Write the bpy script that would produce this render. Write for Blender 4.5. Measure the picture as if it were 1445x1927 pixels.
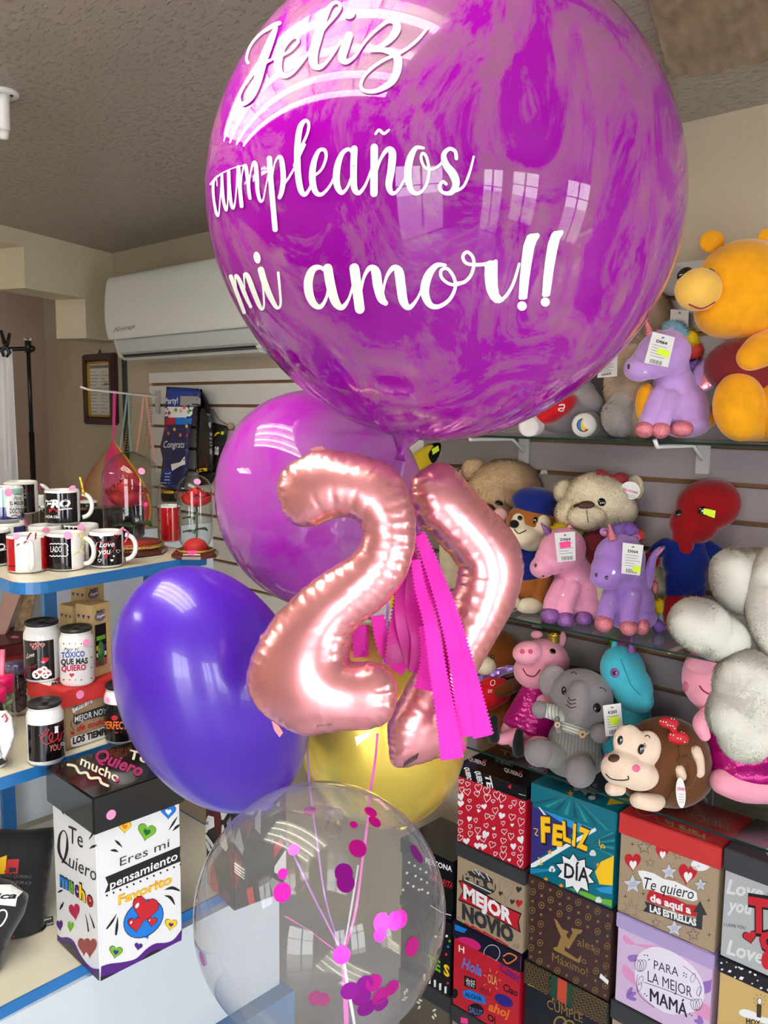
import bpy, bmesh, math, random
import numpy as np
from mathutils import Vector, Matrix
from mathutils.bvhtree import BVHTree
from mathutils.geometry import delaunay_2d_cdt

random.seed(7)
rng = np.random.default_rng(7)
for _o in list(bpy.data.objects):
    bpy.data.objects.remove(_o, do_unlink=True)
scene = bpy.context.scene
COL = scene.collection

# ------------------------------------------------------------------ camera
IMG_W, IMG_H, FOC = 1445.0, 1927.0, 1600.0
CAM = Vector((0, 0, 1.72))
YAW, PITCH, ROLL = math.radians(43), math.atan((963.5 - 772) / FOC), 0.010
_R = Vector((math.cos(YAW), math.sin(YAW), 0))
_f = Vector((-math.sin(YAW), math.cos(YAW), 0))
FWD = (_f * math.cos(PITCH) - Vector((0, 0, 1)) * math.sin(PITCH)).normalized()
_U = _R.cross(FWD)
RIGHT = _R * math.cos(ROLL) + _U * math.sin(ROLL)
UP = _U * math.cos(ROLL) - _R * math.sin(ROLL)
cam_data = bpy.data.cameras.new('camera')
cam = bpy.data.objects.new('camera', cam_data)
COL.objects.link(cam)
cam_data.sensor_fit = 'HORIZONTAL'
cam_data.sensor_width = 36.0
cam_data.lens = 36.0 * FOC / IMG_W
cam_data.clip_start = 0.02
cam.matrix_world = Matrix(((RIGHT.x, UP.x, -FWD.x, CAM.x), (RIGHT.y, UP.y, -FWD.y, CAM.y),
                           (RIGHT.z, UP.z, -FWD.z, CAM.z), (0, 0, 0, 1)))
scene.camera = cam

# ------------------------------------------------------------------ exposure, sky, lights
scene.view_settings.view_transform = 'Standard'
scene.view_settings.look = 'None'
scene.view_settings.gamma = 1.0
scene.view_settings.exposure = 1.0
scene.view_settings.use_curve_mapping = False
world = bpy.data.worlds.new('sky')
scene.world = world
world.use_nodes = True
_bg = world.node_tree.nodes['Background']
_bg.inputs[0].default_value = (0.93, 0.97, 1.0, 1)
_bg.inputs[1].default_value = 7.6
TUBE_STRENGTH = 10.0
scene.cycles.max_bounces = 10
scene.cycles.diffuse_bounces = 4
scene.cycles.glossy_bounces = 4
scene.cycles.transmission_bounces = 4
scene.cycles.transparent_max_bounces = 16
scene.cycles.sample_clamp_indirect = 6.0
scene.cycles.caustics_reflective = False
scene.cycles.caustics_refractive = False


def portal(loc, sx, sy, rot):
    l = bpy.data.lights.new('daylight_opening', 'AREA')
    l.shape = 'RECTANGLE'; l.size = sx; l.size_y = sy
    l.cycles.is_portal = True
    o = bpy.data.objects.new('daylight_opening', l)
    o.location = loc; o.rotation_euler = rot
    COL.objects.link(o)


FLOOR = -0.20
XW, YF, XL, YB, CEIL = 3.1, -2.6, -4.41, 2.1, 2.43     # room: right wall, front wall, left wall, back wall, ceiling
OPEN_R = [(-1.8, -1.0, FLOOR, 2.05), (-0.75, 0.15, 0.45, 2.05), (0.95, 1.8, 0.3, 2.05)]            # (y0, y1, z0, z1) openings in the right wall
OPEN_F = [(0.5, 2.2, FLOOR, 2.1)]   # (x0, x1, z0, z1) in the front wall
for y0, y1, z0, z1 in OPEN_R:
    portal((XW, (y0 + y1) / 2, (z0 + z1) / 2), z1 - z0, y1 - y0, (0, math.pi / 2, 0))
for x0, x1, z0, z1 in OPEN_F:
    portal(((x0 + x1) / 2, YF, (z0 + z1) / 2), x1 - x0, z1 - z0, (math.pi / 2, 0, math.pi))

# ------------------------------------------------------------------ pixel rays
def ray(px, py):
    return FWD + RIGHT * ((px - IMG_W / 2) / FOC) - UP * ((py - IMG_H / 2) / FOC)
def at(px, py, z):
    return CAM + ray(px, py) * z
def on_axis(px, py, axis, val):
    d = ray(px, py)
    return CAM + d * ((val - CAM[axis]) / d[axis])
def onX(px, py, v): return on_axis(px, py, 0, v)
def onY(px, py, v): return on_axis(px, py, 1, v)
def onZ(px, py, v): return on_axis(px, py, 2, v)
def depth(p): return (Vector(p) - CAM).dot(FWD)
def proj(p):
    d = Vector(p) - CAM; z = d.dot(FWD)
    return (IMG_W / 2 + d.dot(RIGHT) / z * FOC, IMG_H / 2 - d.dot(UP) / z * FOC)
def crop(x0, y0, s):
    return lambda *p: [(x0 + a / s, y0 + b / s) for a, b in p]

# ------------------------------------------------------------------ materials
def lin(c):
    return tuple((v / 255 / 12.92) if v / 255 <= 0.04045 else ((v / 255 + 0.055) / 1.055) ** 2.4 for v in c)
_M = {}
def mat(name, col, rough=0.5, metal=0.0, coat=0.0, sheen=0.0, spec=0.5, bump=None, var=None, emit=None, trans=0.0, aniso=0.0):
    """Principled; bump=(scale, strength); var=(scale, amount) varies the colour a little."""
    if name in _M: return _M[name]
    m = bpy.data.materials.new(name); m.use_nodes = True
    nt = m.node_tree; b = nt.nodes['Principled BSDF']
    c = (*lin(col), 1)
    b.inputs['Base Color'].default_value = c
    b.inputs['Roughness'].default_value = rough
    b.inputs['Metallic'].default_value = metal
    b.inputs['Coat Weight'].default_value = coat
    b.inputs['Coat Roughness'].default_value = 0.05
    b.inputs['Sheen Weight'].default_value = sheen
    b.inputs['Sheen Roughness'].default_value = 0.4
    b.inputs['Specular IOR Level'].default_value = spec
    b.inputs['Transmission Weight'].default_value = trans
    if emit:
        b.inputs['Emission Color'].default_value = c; b.inputs['Emission Strength'].default_value = emit
    if bump or var:
        tc = nt.nodes.new('ShaderNodeTexCoord')
    if bump:
        n = nt.nodes.new('ShaderNodeTexNoise'); n.inputs['Scale'].default_value = bump[0]; n.inputs['Detail'].default_value = 3
        nt.links.new(tc.outputs['Object'], n.inputs['Vector'])
        bp = nt.nodes.new('ShaderNodeBump'); bp.inputs['Strength'].default_value = bump[1]
        bp.inputs['Distance'].default_value = bump[2] if len(bump) > 2 else 0.004
        nt.links.new(n.outputs['Fac'], bp.inputs['Height']); nt.links.new(bp.outputs['Normal'], b.inputs['Normal'])
    if var:
        n = nt.nodes.new('ShaderNodeTexNoise'); n.inputs['Scale'].default_value = var[0]; n.inputs['Detail'].default_value = 5
        nt.links.new(tc.outputs['Object'], n.inputs['Vector'])
        rp = nt.nodes.new('ShaderNodeValToRGB')
        k = var[1]
        rp.color_ramp.elements[0].position = 0.3; rp.color_ramp.elements[1].position = 0.7
        rp.color_ramp.elements[0].color = (*[v * (1 - k) for v in c[:3]], 1)
        rp.color_ramp.elements[1].color = (*[min(1, v * (1 + k)) for v in c[:3]], 1)
        nt.links.new(n.outputs['Fac'], rp.inputs['Fac']); nt.links.new(rp.outputs['Color'], b.inputs['Base Color'])
    _M[name] = m
    return m

def print_mat(name, col):
    return mat('ink_' + name, col, rough=0.45)
WHITE = print_mat('white', (238, 238, 240)); BLACK = print_mat('black', (16, 15, 20)); RED = print_mat('red', (196, 26, 40))
PINKINK = print_mat('pink', (214, 30, 120)); YELLOW = print_mat('yellow', (250, 200, 20)); BLUE = print_mat('blue', (20, 120, 215))
ORANGE = print_mat('orange', (235, 120, 40)); GREEN = print_mat('green', (110, 180, 40)); PURPLE = print_mat('purple', (80, 25, 125))
GREYINK = print_mat('grey', (120, 118, 118)); GOLDINK = print_mat('gold', (150, 118, 62)); DKGREY = print_mat('dark_grey', (52, 52, 55))
STICKER = mat('sticker_pink', (245, 150, 200), rough=0.6)
NEON = mat('sticker_neon', (215, 245, 40), rough=0.6)
HOTPINK = mat('sticker_hot_pink', (255, 60, 150), rough=0.6)

# ------------------------------------------------------------------ mesh builder (world coordinates)
class MB:
    def __init__(s):
        s.v = []; s.f = []; s.m = []; s.sm = []; s.mats = []; s.vn = {}
    def mi(s, m):
        if m not in s.mats: s.mats.append(m)
        return s.mats.index(m)
    def add(s, vs, fs, m, smooth=False):
        o = len(s.v); k = s.mi(m)
        s.v.extend([tuple(v) for v in vs])
        for f in fs:
            s.f.append(tuple(i + o for i in f)); s.m.append(k); s.sm.append(smooth)
        return s
    def box(s, p0, p1, m):
        x0, y0, z0 = [min(a, b) for a, b in zip(p0, p1)]; x1, y1, z1 = [max(a, b) for a, b in zip(p0, p1)]
        vs = [(x0, y0, z0), (x1, y0, z0), (x1, y1, z0), (x0, y1, z0), (x0, y0, z1), (x1, y0, z1), (x1, y1, z1), (x0, y1, z1)]
        return s.hexa(vs, m)
    def hexa(s, vs, m):          # bottom ring of four, then top ring
        return s.add(vs, [(3, 2, 1, 0), (4, 5, 6, 7), (0, 1, 5, 4), (1, 2, 6, 5), (2, 3, 7, 6), (3, 0, 4, 7)], m)
    def rbox(s, o, u, v, w, m, r=0.004):   # bevelled box from corner o and three edge vectors
        bm = bmesh.new()
        o, u, v, w = Vector(o), Vector(u), Vector(v), Vector(w)
        if u.cross(v).dot(w) < 0: u, v = v, u
        c = [bm.verts.new(o + a * u + b * v + d * w) for d in (0, 1) for a, b in ((0, 0), (1, 0), (1, 1), (0, 1))]
        for f in [(3, 2, 1, 0), (4, 5, 6, 7), (0, 1, 5, 4), (1, 2, 6, 5), (2, 3, 7, 6), (3, 0, 4, 7)]:
            bm.faces.new([c[i] for i in f])
        if r > 0: bmesh.ops.bevel(bm, geom=bm.edges[:], offset=r, segments=2, affect='EDGES')
        bm.verts.index_update()
        s.add([v_.co for v_ in bm.verts], [[v_.index for v_ in f.verts] for f in bm.faces], m)
        bm.free(); return s
    def ball(s, c, ax, m, nu=24, nv=14):   # ellipsoid: centre, three axis vectors
        c = Vector(c); a, b, d = [Vector(q) for q in ax]
        vs = [c + d]
        for i in range(1, nv):
            t = math.pi * i / nv
            for j in range(nu):
                p = 2 * math.pi * j / nu
                vs.append(c + d * math.cos(t) + (a * math.cos(p) + b * math.sin(p)) * math.sin(t))
        vs.append(c - d); n = len(vs) - 1
        fs = [(0, 1 + j, 1 + (j + 1) % nu) for j in range(nu)]
        for i in range(nv - 2):
            for j in range(nu):
                q = 1 + i * nu
                fs.append((q + j, q + nu + j, q + nu + (j + 1) % nu, q + (j + 1) % nu))
        q = 1 + (nv - 2) * nu
        fs += [(n, q + (j + 1) % nu, q + j) for j in range(nu)]
        return s.add(vs, fs, m, True)
    def sphere(s, c, r, m, nu=24, nv=14):
        return s.ball(c, ((r, 0, 0), (0, r, 0), (0, 0, r)), m, nu, nv)
    def tube(s, pts, r, m, n=10, caps=True, flat=None):
        pts = [Vector(p) for p in pts]; N = len(pts)
        rr = [r] * N if not hasattr(r, '__len__') else list(r)
        vs = []; prev = None
        for i, p in enumerate(pts):
            t = (pts[min(i + 1, N - 1)] - pts[max(i - 1, 0)]).normalized()
            if prev is None:
                a = t.cross(Vector((0, 0, 1)))
                if a.length < 1e-3: a = t.cross(Vector((1, 0, 0)))
            else:
                a = prev - t * prev.dot(t)
            a.normalize(); prev = a; b = t.cross(a)
            for j in range(n):
                q = 2 * math.pi * j / n
                vs.append(p + (a * math.cos(q) + b * math.sin(q)) * rr[i])
        fs = [(i * n + j, i * n + (j + 1) % n, (i + 1) * n + (j + 1) % n, (i + 1) * n + j) for i in range(N - 1) for j in range(n)]
        if caps:
            fs += [tuple(range(n - 1, -1, -1)), tuple((N - 1) * n + j for j in range(n))]
        return s.add(vs, fs, m, True)
    def lathe(s, c, prof, m, n=48, up=(0, 0, 1), mats=None, ph=0.0):
        c = Vector(c); up = Vector(up).normalized()
        a = up.orthogonal().normalized() if abs(up.z) < 0.999 else Vector((1, 0, 0)); b = up.cross(a)
        vs = []
        for r, h in prof:
            for j in range(n):
                q = 2 * math.pi * (j + ph) / n
                vs.append(c + up * h + (a * math.cos(q) + b * math.sin(q)) * max(r, 1e-5))
        for i in range(len(prof) - 1):
            o = len(s.v) if i == 0 else o
        o0 = len(s.v); s.v.extend([tuple(v) for v in vs])
        for i in range(len(prof) - 1):
            k = s.mi(mats[i] if mats else m)
            for j in range(n):
                s.f.append((o0 + i * n + j, o0 + i * n + (j + 1) % n, o0 + (i + 1) * n + (j + 1) % n, o0 + (i + 1) * n + j))
                s.m.append(k); s.sm.append(n > 12)
        return s
    def prism(s, poly, d, m):       # planar polygon (world points) extruded along d
        d = Vector(d); p = [Vector(q) for q in poly]; n = len(p)
        nn = Vector((0, 0, 0))
        for i in range(n): nn += p[i].cross(p[(i + 1) % n])
        if nn.dot(d) > 0: p.reverse()
        vs = p + [q + d for q in p]
        fs = [tuple(range(n)), tuple(range(2 * n - 1, n - 1, -1))] + [(i, i + n, (i + 1) % n + n, (i + 1) % n) for i in range(n)]
        return s.add(vs, fs, m)
    def grid(s, fn, nu, nv, m, smooth=True, closed=False):
        vs = [fn(i / nu, j / nv) for j in range(nv + 1) for i in range(nu + 1)]
        fs = [(j * (nu + 1) + i, j * (nu + 1) + i + 1, (j + 1) * (nu + 1) + i + 1, (j + 1) * (nu + 1) + i) for j in range(nv) for i in range(nu)]
        return s.add(vs, fs, m, smooth)
    def merge(s, o):
        off = len(s.v); s.v += o.v; mp = [s.mi(m) for m in o.mats]
        for f, k, q in zip(o.f, o.m, o.sm):
            s.f.append(tuple(i + off for i in f)); s.m.append(mp[k]); s.sm.append(q)
        return s
    def mesh(s, name, off=(0, 0, 0)):
        me = bpy.data.meshes.new(name)
        o = Vector(off)
        me.from_pydata([Vector(v) - o for v in s.v], [], s.f)
        for m in s.mats: me.materials.append(m)
        me.polygons.foreach_set('material_index', s.m)
        me.polygons.foreach_set('use_smooth', s.sm)
        me.update()
        if s.vn:
            nn = np.array([v.normal for v in me.vertices])
            for a, n_ in s.vn.items(): nn[a:a + len(n_)] = n_
            me.normals_split_custom_set_from_vertices(nn.tolist())
        return me
    def build(s, name, parent=None, base=None, **kw):
        if parent is not None:
            off = Vector(parent['_w'])
            ob = bpy.data.objects.new(name, s.mesh(name, off))
            ob.parent = parent; ob['_w'] = off[:]
        else:
            if base is None:
                a = np.array(s.v); base = ((a[:, 0].min() + a[:, 0].max()) / 2, (a[:, 1].min() + a[:, 1].max()) / 2, a[:, 2].min())
            ob = bpy.data.objects.new(name, s.mesh(name, base))
            ob.location = base; ob['_w'] = tuple(base)
        COL.objects.link(ob)
        tag(ob, **kw)
        return ob

def tag(o, label=None, cat=None, group=None, kind=None):
    if label: o['label'] = label
    if cat: o['category'] = cat
    if group: o['group'] = group
    if kind: o['kind'] = kind
def thing(name, label, cat, base, group=None):
    o = bpy.data.objects.new(name, None); COL.objects.link(o)
    o.location = base; o['_w'] = tuple(base); o.empty_display_size = 0.05
    tag(o, label, cat, group)
    return o
def smooth_pts(pts, n=6, closed=False):
    """Catmull-Rom through 2-D or 3-D points (tuples)."""
    P = [np.array(p, float) for p in pts]; N = len(P)
    if N < 3: return [tuple(P[0] + (P[-1] - P[0]) * i / n) for i in range(n + 1)]
    out = []
    for i in range(N if closed else N - 1):
        g = (lambda k: P[k % N]) if closed else (lambda k: P[min(max(k, 0), N - 1)])
        a, b, c, d = g(i - 1), g(i), g(i + 1), g(i + 2)
        for j in range(n):
            t = j / n
            out.append(0.5 * (2 * b + (c - a) * t + (2 * a - 5 * b + 4 * c - d) * t * t + (3 * b - a - 3 * c + d) * t ** 3))
    if not closed: out.append(P[-1])
    return [tuple(o) for o in out]

# ------------------------------------------------------------------ prints on a surface: traced outlines laid onto the real mesh
class Surf:
    def __init__(s, mb=None, verts=None, faces=None, flat=False):
        v, f = (mb.v, mb.f) if mb else (verts, faces)
        s.t = BVHTree.FromPolygons([Vector(q) for q in v], f, all_triangles=False)
        s.d = depth(np.mean(np.array(v), axis=0)); s.step = None; s.flat = flat; s.pl = None
    def hit(s, px, py):
        d = ray(px, py); r = s.t.ray_cast(CAM, d.normalized())
        if r[0] is None:
            r = s.t.find_nearest(CAM + d * s.d)
            return r[0], r[1] if r[1].dot(d) < 0 else -r[1]
        return r[0], r[1] if r[1].dot(d) < 0 else -r[1]
    def start(s, pts):
        """on a flat-faced thing: lay one whole motif on the face under its middle"""
        if s.flat:
            s.pl = None; s.pl = s.hit(sum(p[0] for p in pts) / len(pts), sum(p[1] for p in pts) / len(pts))
    def P(s, px, py, h=0.0004):
        if s.pl:
            o, n = s.pl; d = ray(px, py); p = CAM + d * ((o - CAM).dot(n) / d.dot(n))
            q, n2, _, dd = s.t.find_nearest(p)
            if dd > 1e-4: p = q - n * (q - o).dot(n)
            return p + n * h
        l, n = s.hit(px, py)
        return l + n * h
def fill(mb, S, pts, m, h=0.0004, step=None, smooth=False):
    step = step or S.step; S.start(pts)
    if step:
        if len(pts) < 24: pts = [(pts[i][0] + (pts[(i + 1) % len(pts)][0] - pts[i][0]) * t / 4, pts[i][1] + (pts[(i + 1) % len(pts)][1] - pts[i][1]) * t / 4) for i in range(len(pts)) for t in range(4)]
        n = len(pts); P = [Vector(p) for p in pts]
        xs = [p[0] for p in pts]; ys = [p[1] for p in pts]
        x = min(xs) + step / 2
        while x < max(xs):
            y = min(ys) + step / 2
            while y < max(ys):
                if inside(pts, x, y) and dist_edge(pts, x, y) > step * .35: P.append(Vector((x, y)))
                y += step
            x += step
        r = delaunay_2d_cdt(P, [], [tuple(range(n))], 1, 1e-4)
        mb.add([S.P(v[0], v[1], h) for v in r[0]], [tuple(f) for f in r[2]], m, smooth)
    else:
        mb.add([S.P(x, y, h) for x, y in pts], [tuple(range(len(pts)))], m)
def inside(pts, x, y):
    c = False; n = len(pts)
    for i in range(n):
        (x0, y0), (x1, y1) = pts[i], pts[(i + 1) % n]
        if (y0 > y) != (y1 > y) and x < (x1 - x0) * (y - y0) / (y1 - y0) + x0: c = not c
    return c
def dist_edge(pts, x, y):
    a = np.array(pts, float); b = np.roll(a, -1, 0); p = np.array((x, y))
    d = b - a; t = np.clip(((p - a) * d).sum(1) / np.maximum((d * d).sum(1), 1e-9), 0, 1)
    return np.sqrt((((a + d * t[:, None]) - p) ** 2).sum(1)).min()
def stroke(mb, S, pts, w, m, h=0.0005, n=6, closed=False, caps=True):
    k = len(pts); S.start(pts)
    ws = [w] * k if not hasattr(w, '__len__') else list(w)
    p3 = smooth_pts([(x, y, q) for (x, y), q in zip(pts, ws)], n, closed)
    N = len(p3); L = []; Rr = []
    for i in range(N):
        a = p3[(i - 1) % N] if closed else p3[max(i - 1, 0)]; b = p3[(i + 1) % N] if closed else p3[min(i + 1, N - 1)]
        tx, ty = b[0] - a[0], b[1] - a[1]; q = math.hypot(tx, ty) or 1
        nx, ny = -ty / q, tx / q; r = max(p3[i][2], .2) / 2
        L.append((p3[i][0] + nx * r, p3[i][1] + ny * r)); Rr.append((p3[i][0] - nx * r, p3[i][1] - ny * r))
    vs = [S.P(*q, h) for q in L] + [S.P(*q, h) for q in Rr]
    rng_ = range(N) if closed else range(N - 1)
    mb.add(vs, [(i, (i + 1) % N, N + (i + 1) % N, N + i) for i in rng_], m)
    if caps and not closed:
        for e in (0, N - 1):
            x, y, r = p3[e]; r = max(r, .2) / 2
            fill(mb, S, [(x + r * math.cos(t * math.pi / 5), y + r * math.sin(t * math.pi / 5)) for t in range(10)], m, h * 1.02)
def ell(c, a, b=None, ang=0, n=20):
    b = a if b is None else b; q = math.radians(ang)
    return [(c[0] + a * math.cos(t) * math.cos(q) - b * math.sin(t) * math.sin(q), c[1] + a * math.cos(t) * math.sin(q) + b * math.sin(t) * math.cos(q))
            for t in [2 * math.pi * i / n for i in range(n)]]
def heart_pts(c, w, ang=0, sy=1.0, n=22):
    q = math.radians(ang); o = []
    for i in range(n):
        t = 2 * math.pi * i / n
        x = 16 * math.sin(t) ** 3 / 32 * w; y = -(13 * math.cos(t) - 5 * math.cos(2 * t) - 2 * math.cos(3 * t) - math.cos(4 * t)) / 32 * w * sy
        o.append((c[0] + x * math.cos(q) - y * math.sin(q), c[1] + x * math.sin(q) + y * math.cos(q)))
    return o
def star_pts(c, r, k=5, inner=.45, ang=-90, sx=1.0):
    return [(c[0] + sx * (r if i % 2 == 0 else r * inner) * math.cos(math.radians(ang + 180 * i / k)),
             c[1] + (r if i % 2 == 0 else r * inner) * math.sin(math.radians(ang + 180 * i / k))) for i in range(2 * k)]
def heart(mb, S, c, w, m, h=0.0006, ang=0, sy=1.0): fill(mb, S, heart_pts(c, w, ang, sy), m, h)
def outline(mb, S, pts, w, m, h=0.0006): stroke(mb, S, pts, w, m, h, n=1, closed=True)
_G = {}
def glyphs(s, bold=0.0, shear=0.0):
    k = (s, bold, shear)
    if k in _G: return _G[k]
    cu = bpy.data.curves.new('t', 'FONT'); cu.body = s; cu.resolution_u = 2; cu.offset = bold; cu.shear = shear
    ob = bpy.data.objects.new('t', cu); COL.objects.link(ob)
    dg = bpy.context.evaluated_depsgraph_get(); dg.update()
    me = ob.evaluated_get(dg).to_mesh()
    v = [(p.co.x, p.co.y) for p in me.vertices]; f = [tuple(p.vertices) for p in me.polygons]
    ob.evaluated_get(dg).to_mesh_clear()
    bpy.data.objects.remove(ob, do_unlink=True); bpy.data.curves.remove(cu)
    _G[k] = (v, f); return _G[k]
def text(mb, S, s, p0, p1, hpx, m, h=0.0007, bold=0.0, shear=0.0, up=None, h1=None, arc=0.0):
    """Lettering whose baseline runs from p0 to p1 (photo pixels traced on the surface), capitals hpx tall."""
    v, f = glyphs(s, bold, shear)
    if not v: return
    S.start([p0, p1])
    xs = [a for a, _ in v]; x0, x1 = min(xs), max(xs)
    up = up or (0, -1)
    h1 = hpx if h1 is None else h1
    vs = []
    for a, b in v:
        t = (a - x0) / (x1 - x0); q = b / 0.70 * (hpx + (h1 - hpx) * t)
        x = p0[0] + (p1[0] - p0[0]) * t + up[0] * q; y = p0[1] + (p1[1] - p0[1]) * t + up[1] * q - arc * 4 * t * (1 - t)
        vs.append(S.P(x, y, h))
    mb.add(vs, f, m)

def vert(p, py):
    """height on the vertical through p whose image is at row py"""
    a, b = -1.0, 3.2
    for _ in range(40):
        m = (a + b) / 2
        if proj((p[0], p[1], m))[1] > py: a = m
        else: b = m
    return (a + b) / 2
# ================================================================== the setting
def wall_mat(name, col, scale=60, strength=0.35, var=0.05):
    return mat(name, col, rough=0.85, bump=(scale, strength, 0.006), var=(3.0, var), spec=0.2)
PAINT = wall_mat('wall_paint', (184, 170, 149))
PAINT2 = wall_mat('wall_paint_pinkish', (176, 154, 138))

def ceiling_mat():
    m = wall_mat('ceiling_plaster', (180,172,162))
    nt = m.node_tree; nt.nodes.clear()
    out = nt.nodes.new('ShaderNodeOutputMaterial'); b = nt.nodes.new('ShaderNodeBsdfPrincipled')
    b.inputs['Roughness'].default_value = 0.38; b.inputs['Specular IOR Level'].default_value = 0.35
    tc = nt.nodes.new('ShaderNodeTexCoord')
    mp = nt.nodes.new('ShaderNodeMapping'); mp.inputs['Scale'].default_value = (1.0, 2.2, 1.0)
    nt.links.new(tc.outputs['Object'], mp.inputs['Vector'])
    n = nt.nodes.new('ShaderNodeTexNoise'); n.inputs['Scale'].default_value = 44; n.inputs['Detail'].default_value = 4
    nt.links.new(mp.outputs['Vector'], n.inputs['Vector'])
    r = nt.nodes.new('ShaderNodeValToRGB'); r.color_ramp.elements[0].position = 0.55; r.color_ramp.elements[1].position = 0.70
    nt.links.new(n.outputs['Fac'], r.inputs['Fac'])
    bp = nt.nodes.new('ShaderNodeBump'); bp.inputs['Strength'].default_value = 0.6; bp.inputs['Distance'].default_value = 0.012
    nt.links.new(r.outputs['Color'], bp.inputs['Height']); nt.links.new(bp.outputs['Normal'], b.inputs['Normal'])
    n2 = nt.nodes.new('ShaderNodeTexNoise'); n2.inputs['Scale'].default_value = 1.2
    nt.links.new(tc.outputs['Object'], n2.inputs['Vector'])
    r2 = nt.nodes.new('ShaderNodeValToRGB')
    r2.color_ramp.elements[0].color = (*lin((160, 150, 138)), 1); r2.color_ramp.elements[1].color = (*lin((178, 168, 155)), 1)
    nt.links.new(n2.outputs['Fac'], r2.inputs['Fac']); nt.links.new(r2.outputs['Color'], b.inputs['Base Color'])
    nt.links.new(b.outputs[0], out.inputs[0])
    return m
CEILM = ceiling_mat()
T = 0.12
MB().box((XL - T, YB, FLOOR), (XW + T, YB + T, CEIL), PAINT).build('wall_back', kind='structure')
MB().box((XL - T, YF - T, FLOOR), (XL, YB, CEIL), PAINT2).build('wall_left', kind='structure')
floor_m = mat('floor_tile', (186, 190, 194), rough=0.35, var=(2.5, 0.08))
MB().box((XL - T, YF - T, FLOOR - 0.1), (XW + T, YB + T, FLOOR), floor_m).build('floor', kind='structure')
MB().box((XL - T, YF - T, CEIL), (XW + T, YB + T, CEIL + 0.1), CEILM).build('ceiling', kind='structure')

def wall_with_holes(a0, a1, holes, z1, put):
    """put(a, b, z0, z1) makes one solid; holes (a0, a1, z0, z1) sorted along the wall."""
    p = a0
    for h0, h1, q0, q1 in holes:
        put(p, h0, FLOOR, z1)
        if q0 > FLOOR: put(h0, h1, FLOOR, q0)
        put(h0, h1, q1, z1)
        p = h1
    put(p, a1, FLOOR, z1)
mb = MB(); wall_with_holes(YF, YB, OPEN_R, CEIL, lambda a, b, c, d: mb.box((XW, a, c), (XW + T, b, d), PAINT)); mb.build('wall_right', kind='structure')
mb = MB(); wall_with_holes(XL, XW, OPEN_F, CEIL, lambda a, b, c, d: mb.box((a, YF - T, c), (b, YF, d), PAINT)); mb.build('wall_front', kind='structure')
alu = mat('white_aluminium', (205, 205, 205), rough=0.4)
GLASSPANE = None
def pane_mat():
    m = bpy.data.materials.new('window_glass'); m.use_nodes = True; nt = m.node_tree; nt.nodes.clear()
    out = nt.nodes.new('ShaderNodeOutputMaterial'); t = nt.nodes.new('ShaderNodeBsdfTransparent'); g = nt.nodes.new('ShaderNodeBsdfGlossy')
    g.inputs['Roughness'].default_value = 0.02
    mx = nt.nodes.new('ShaderNodeMixShader'); mx.inputs[0].default_value = 0.06
    nt.links.new(t.outputs[0], mx.inputs[1]); nt.links.new(g.outputs[0], mx.inputs[2]); nt.links.new(mx.outputs[0], out.inputs[0])
    return m
PANE = pane_mat()
k = 0
for side, holes in (('r', OPEN_R), ('f', OPEN_F)):
    for a0, a1, z0, z1 in holes:
        k += 1
        mb = MB(); g = MB()
        def bar(a, b, c, d, m_=alu, t_=(0.03, 0.08), B=None):
            B = B or mb
            if side == 'r': B.box((XW + t_[0], a, c), (XW + t_[1], b, d), m_)
            else: B.box((a, YF - t_[1], c), (b, YF - t_[0], d), m_)
        w = 0.05
        bar(a0, a0 + w, z0, z1); bar(a1 - w, a1, z0, z1); bar(a0, a1, z1 - w, z1); bar(a0, a1, z0, z0 + w)
        am = (a0 + a1) / 2; bar(am - w / 2, am + w / 2, z0, z1); bar(a0, a1, z0 + (z1 - z0) * .72, z0 + (z1 - z0) * .72 + .03)
        bar(a0 + w, a1 - w, z0 + w, z1 - w, PANE, (0.052, 0.056), g)
        fr = mb.build('door_%d' % k if z0 == FLOOR else 'window_%d' % k, kind='structure')
        g.build('window_glass', fr)
# street outside the openings
street = mat('street_concrete', (170, 168, 162), rough=0.8, var=(1.5, 0.1))
MB().box((XW + T, -9, FLOOR - .12), (12, 9, FLOOR - .02), street).box((XL, -9, FLOOR - .12), (XW + T, YF - T, FLOOR - .02), street).build('pavement', kind='structure')

# hanging stepped beam between the shop and the alcove
b0 = onZ(0, 422, CEIL); b1 = onZ(250, 487, CEIL)
bd = (b1 - b0); bd.z = 0; bd.normalize()
bn = Vector((bd.y, -bd.x, 0))                       # towards the shop
def beam_pt(px, py):
    d = ray(px, py); t = (b0 - CAM).dot(bn) / d.dot(bn)
    return CAM + d * t
zb = crop(0, 400, 3.0104)
s_end = beam_pt(258, 600); sa = (s_end - b0).dot(bd)
q = [beam_pt(*p) for p in zb((-300, 85), (133, 193), (133, 430), (482, 488), (482, 710))]
S_ = [((p - b0).dot(bd), p.z) for p in q]
sA, zA = S_[0]
wall_s = (YB - b0.y) / bd.y + 0.02
prof = [(-3.6, CEIL), (-3.6, S_[1][1]), S_[1], (S_[1][0], S_[3][1]), (S_[3][0], S_[3][1]), (S_[3][0], S_[4][1] - 0.0), (wall_s, S_[4][1] - 0.0), (wall_s, CEIL)]
mb = MB(); mb.prism([b0 + bd * s_ + Vector((0, 0, z_ - b0.z)) for s_, z_ in prof], -bn * 0.17, wall_mat('beam_paint', (216, 204, 176)))
mb.build('beam', kind='structure')

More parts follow.
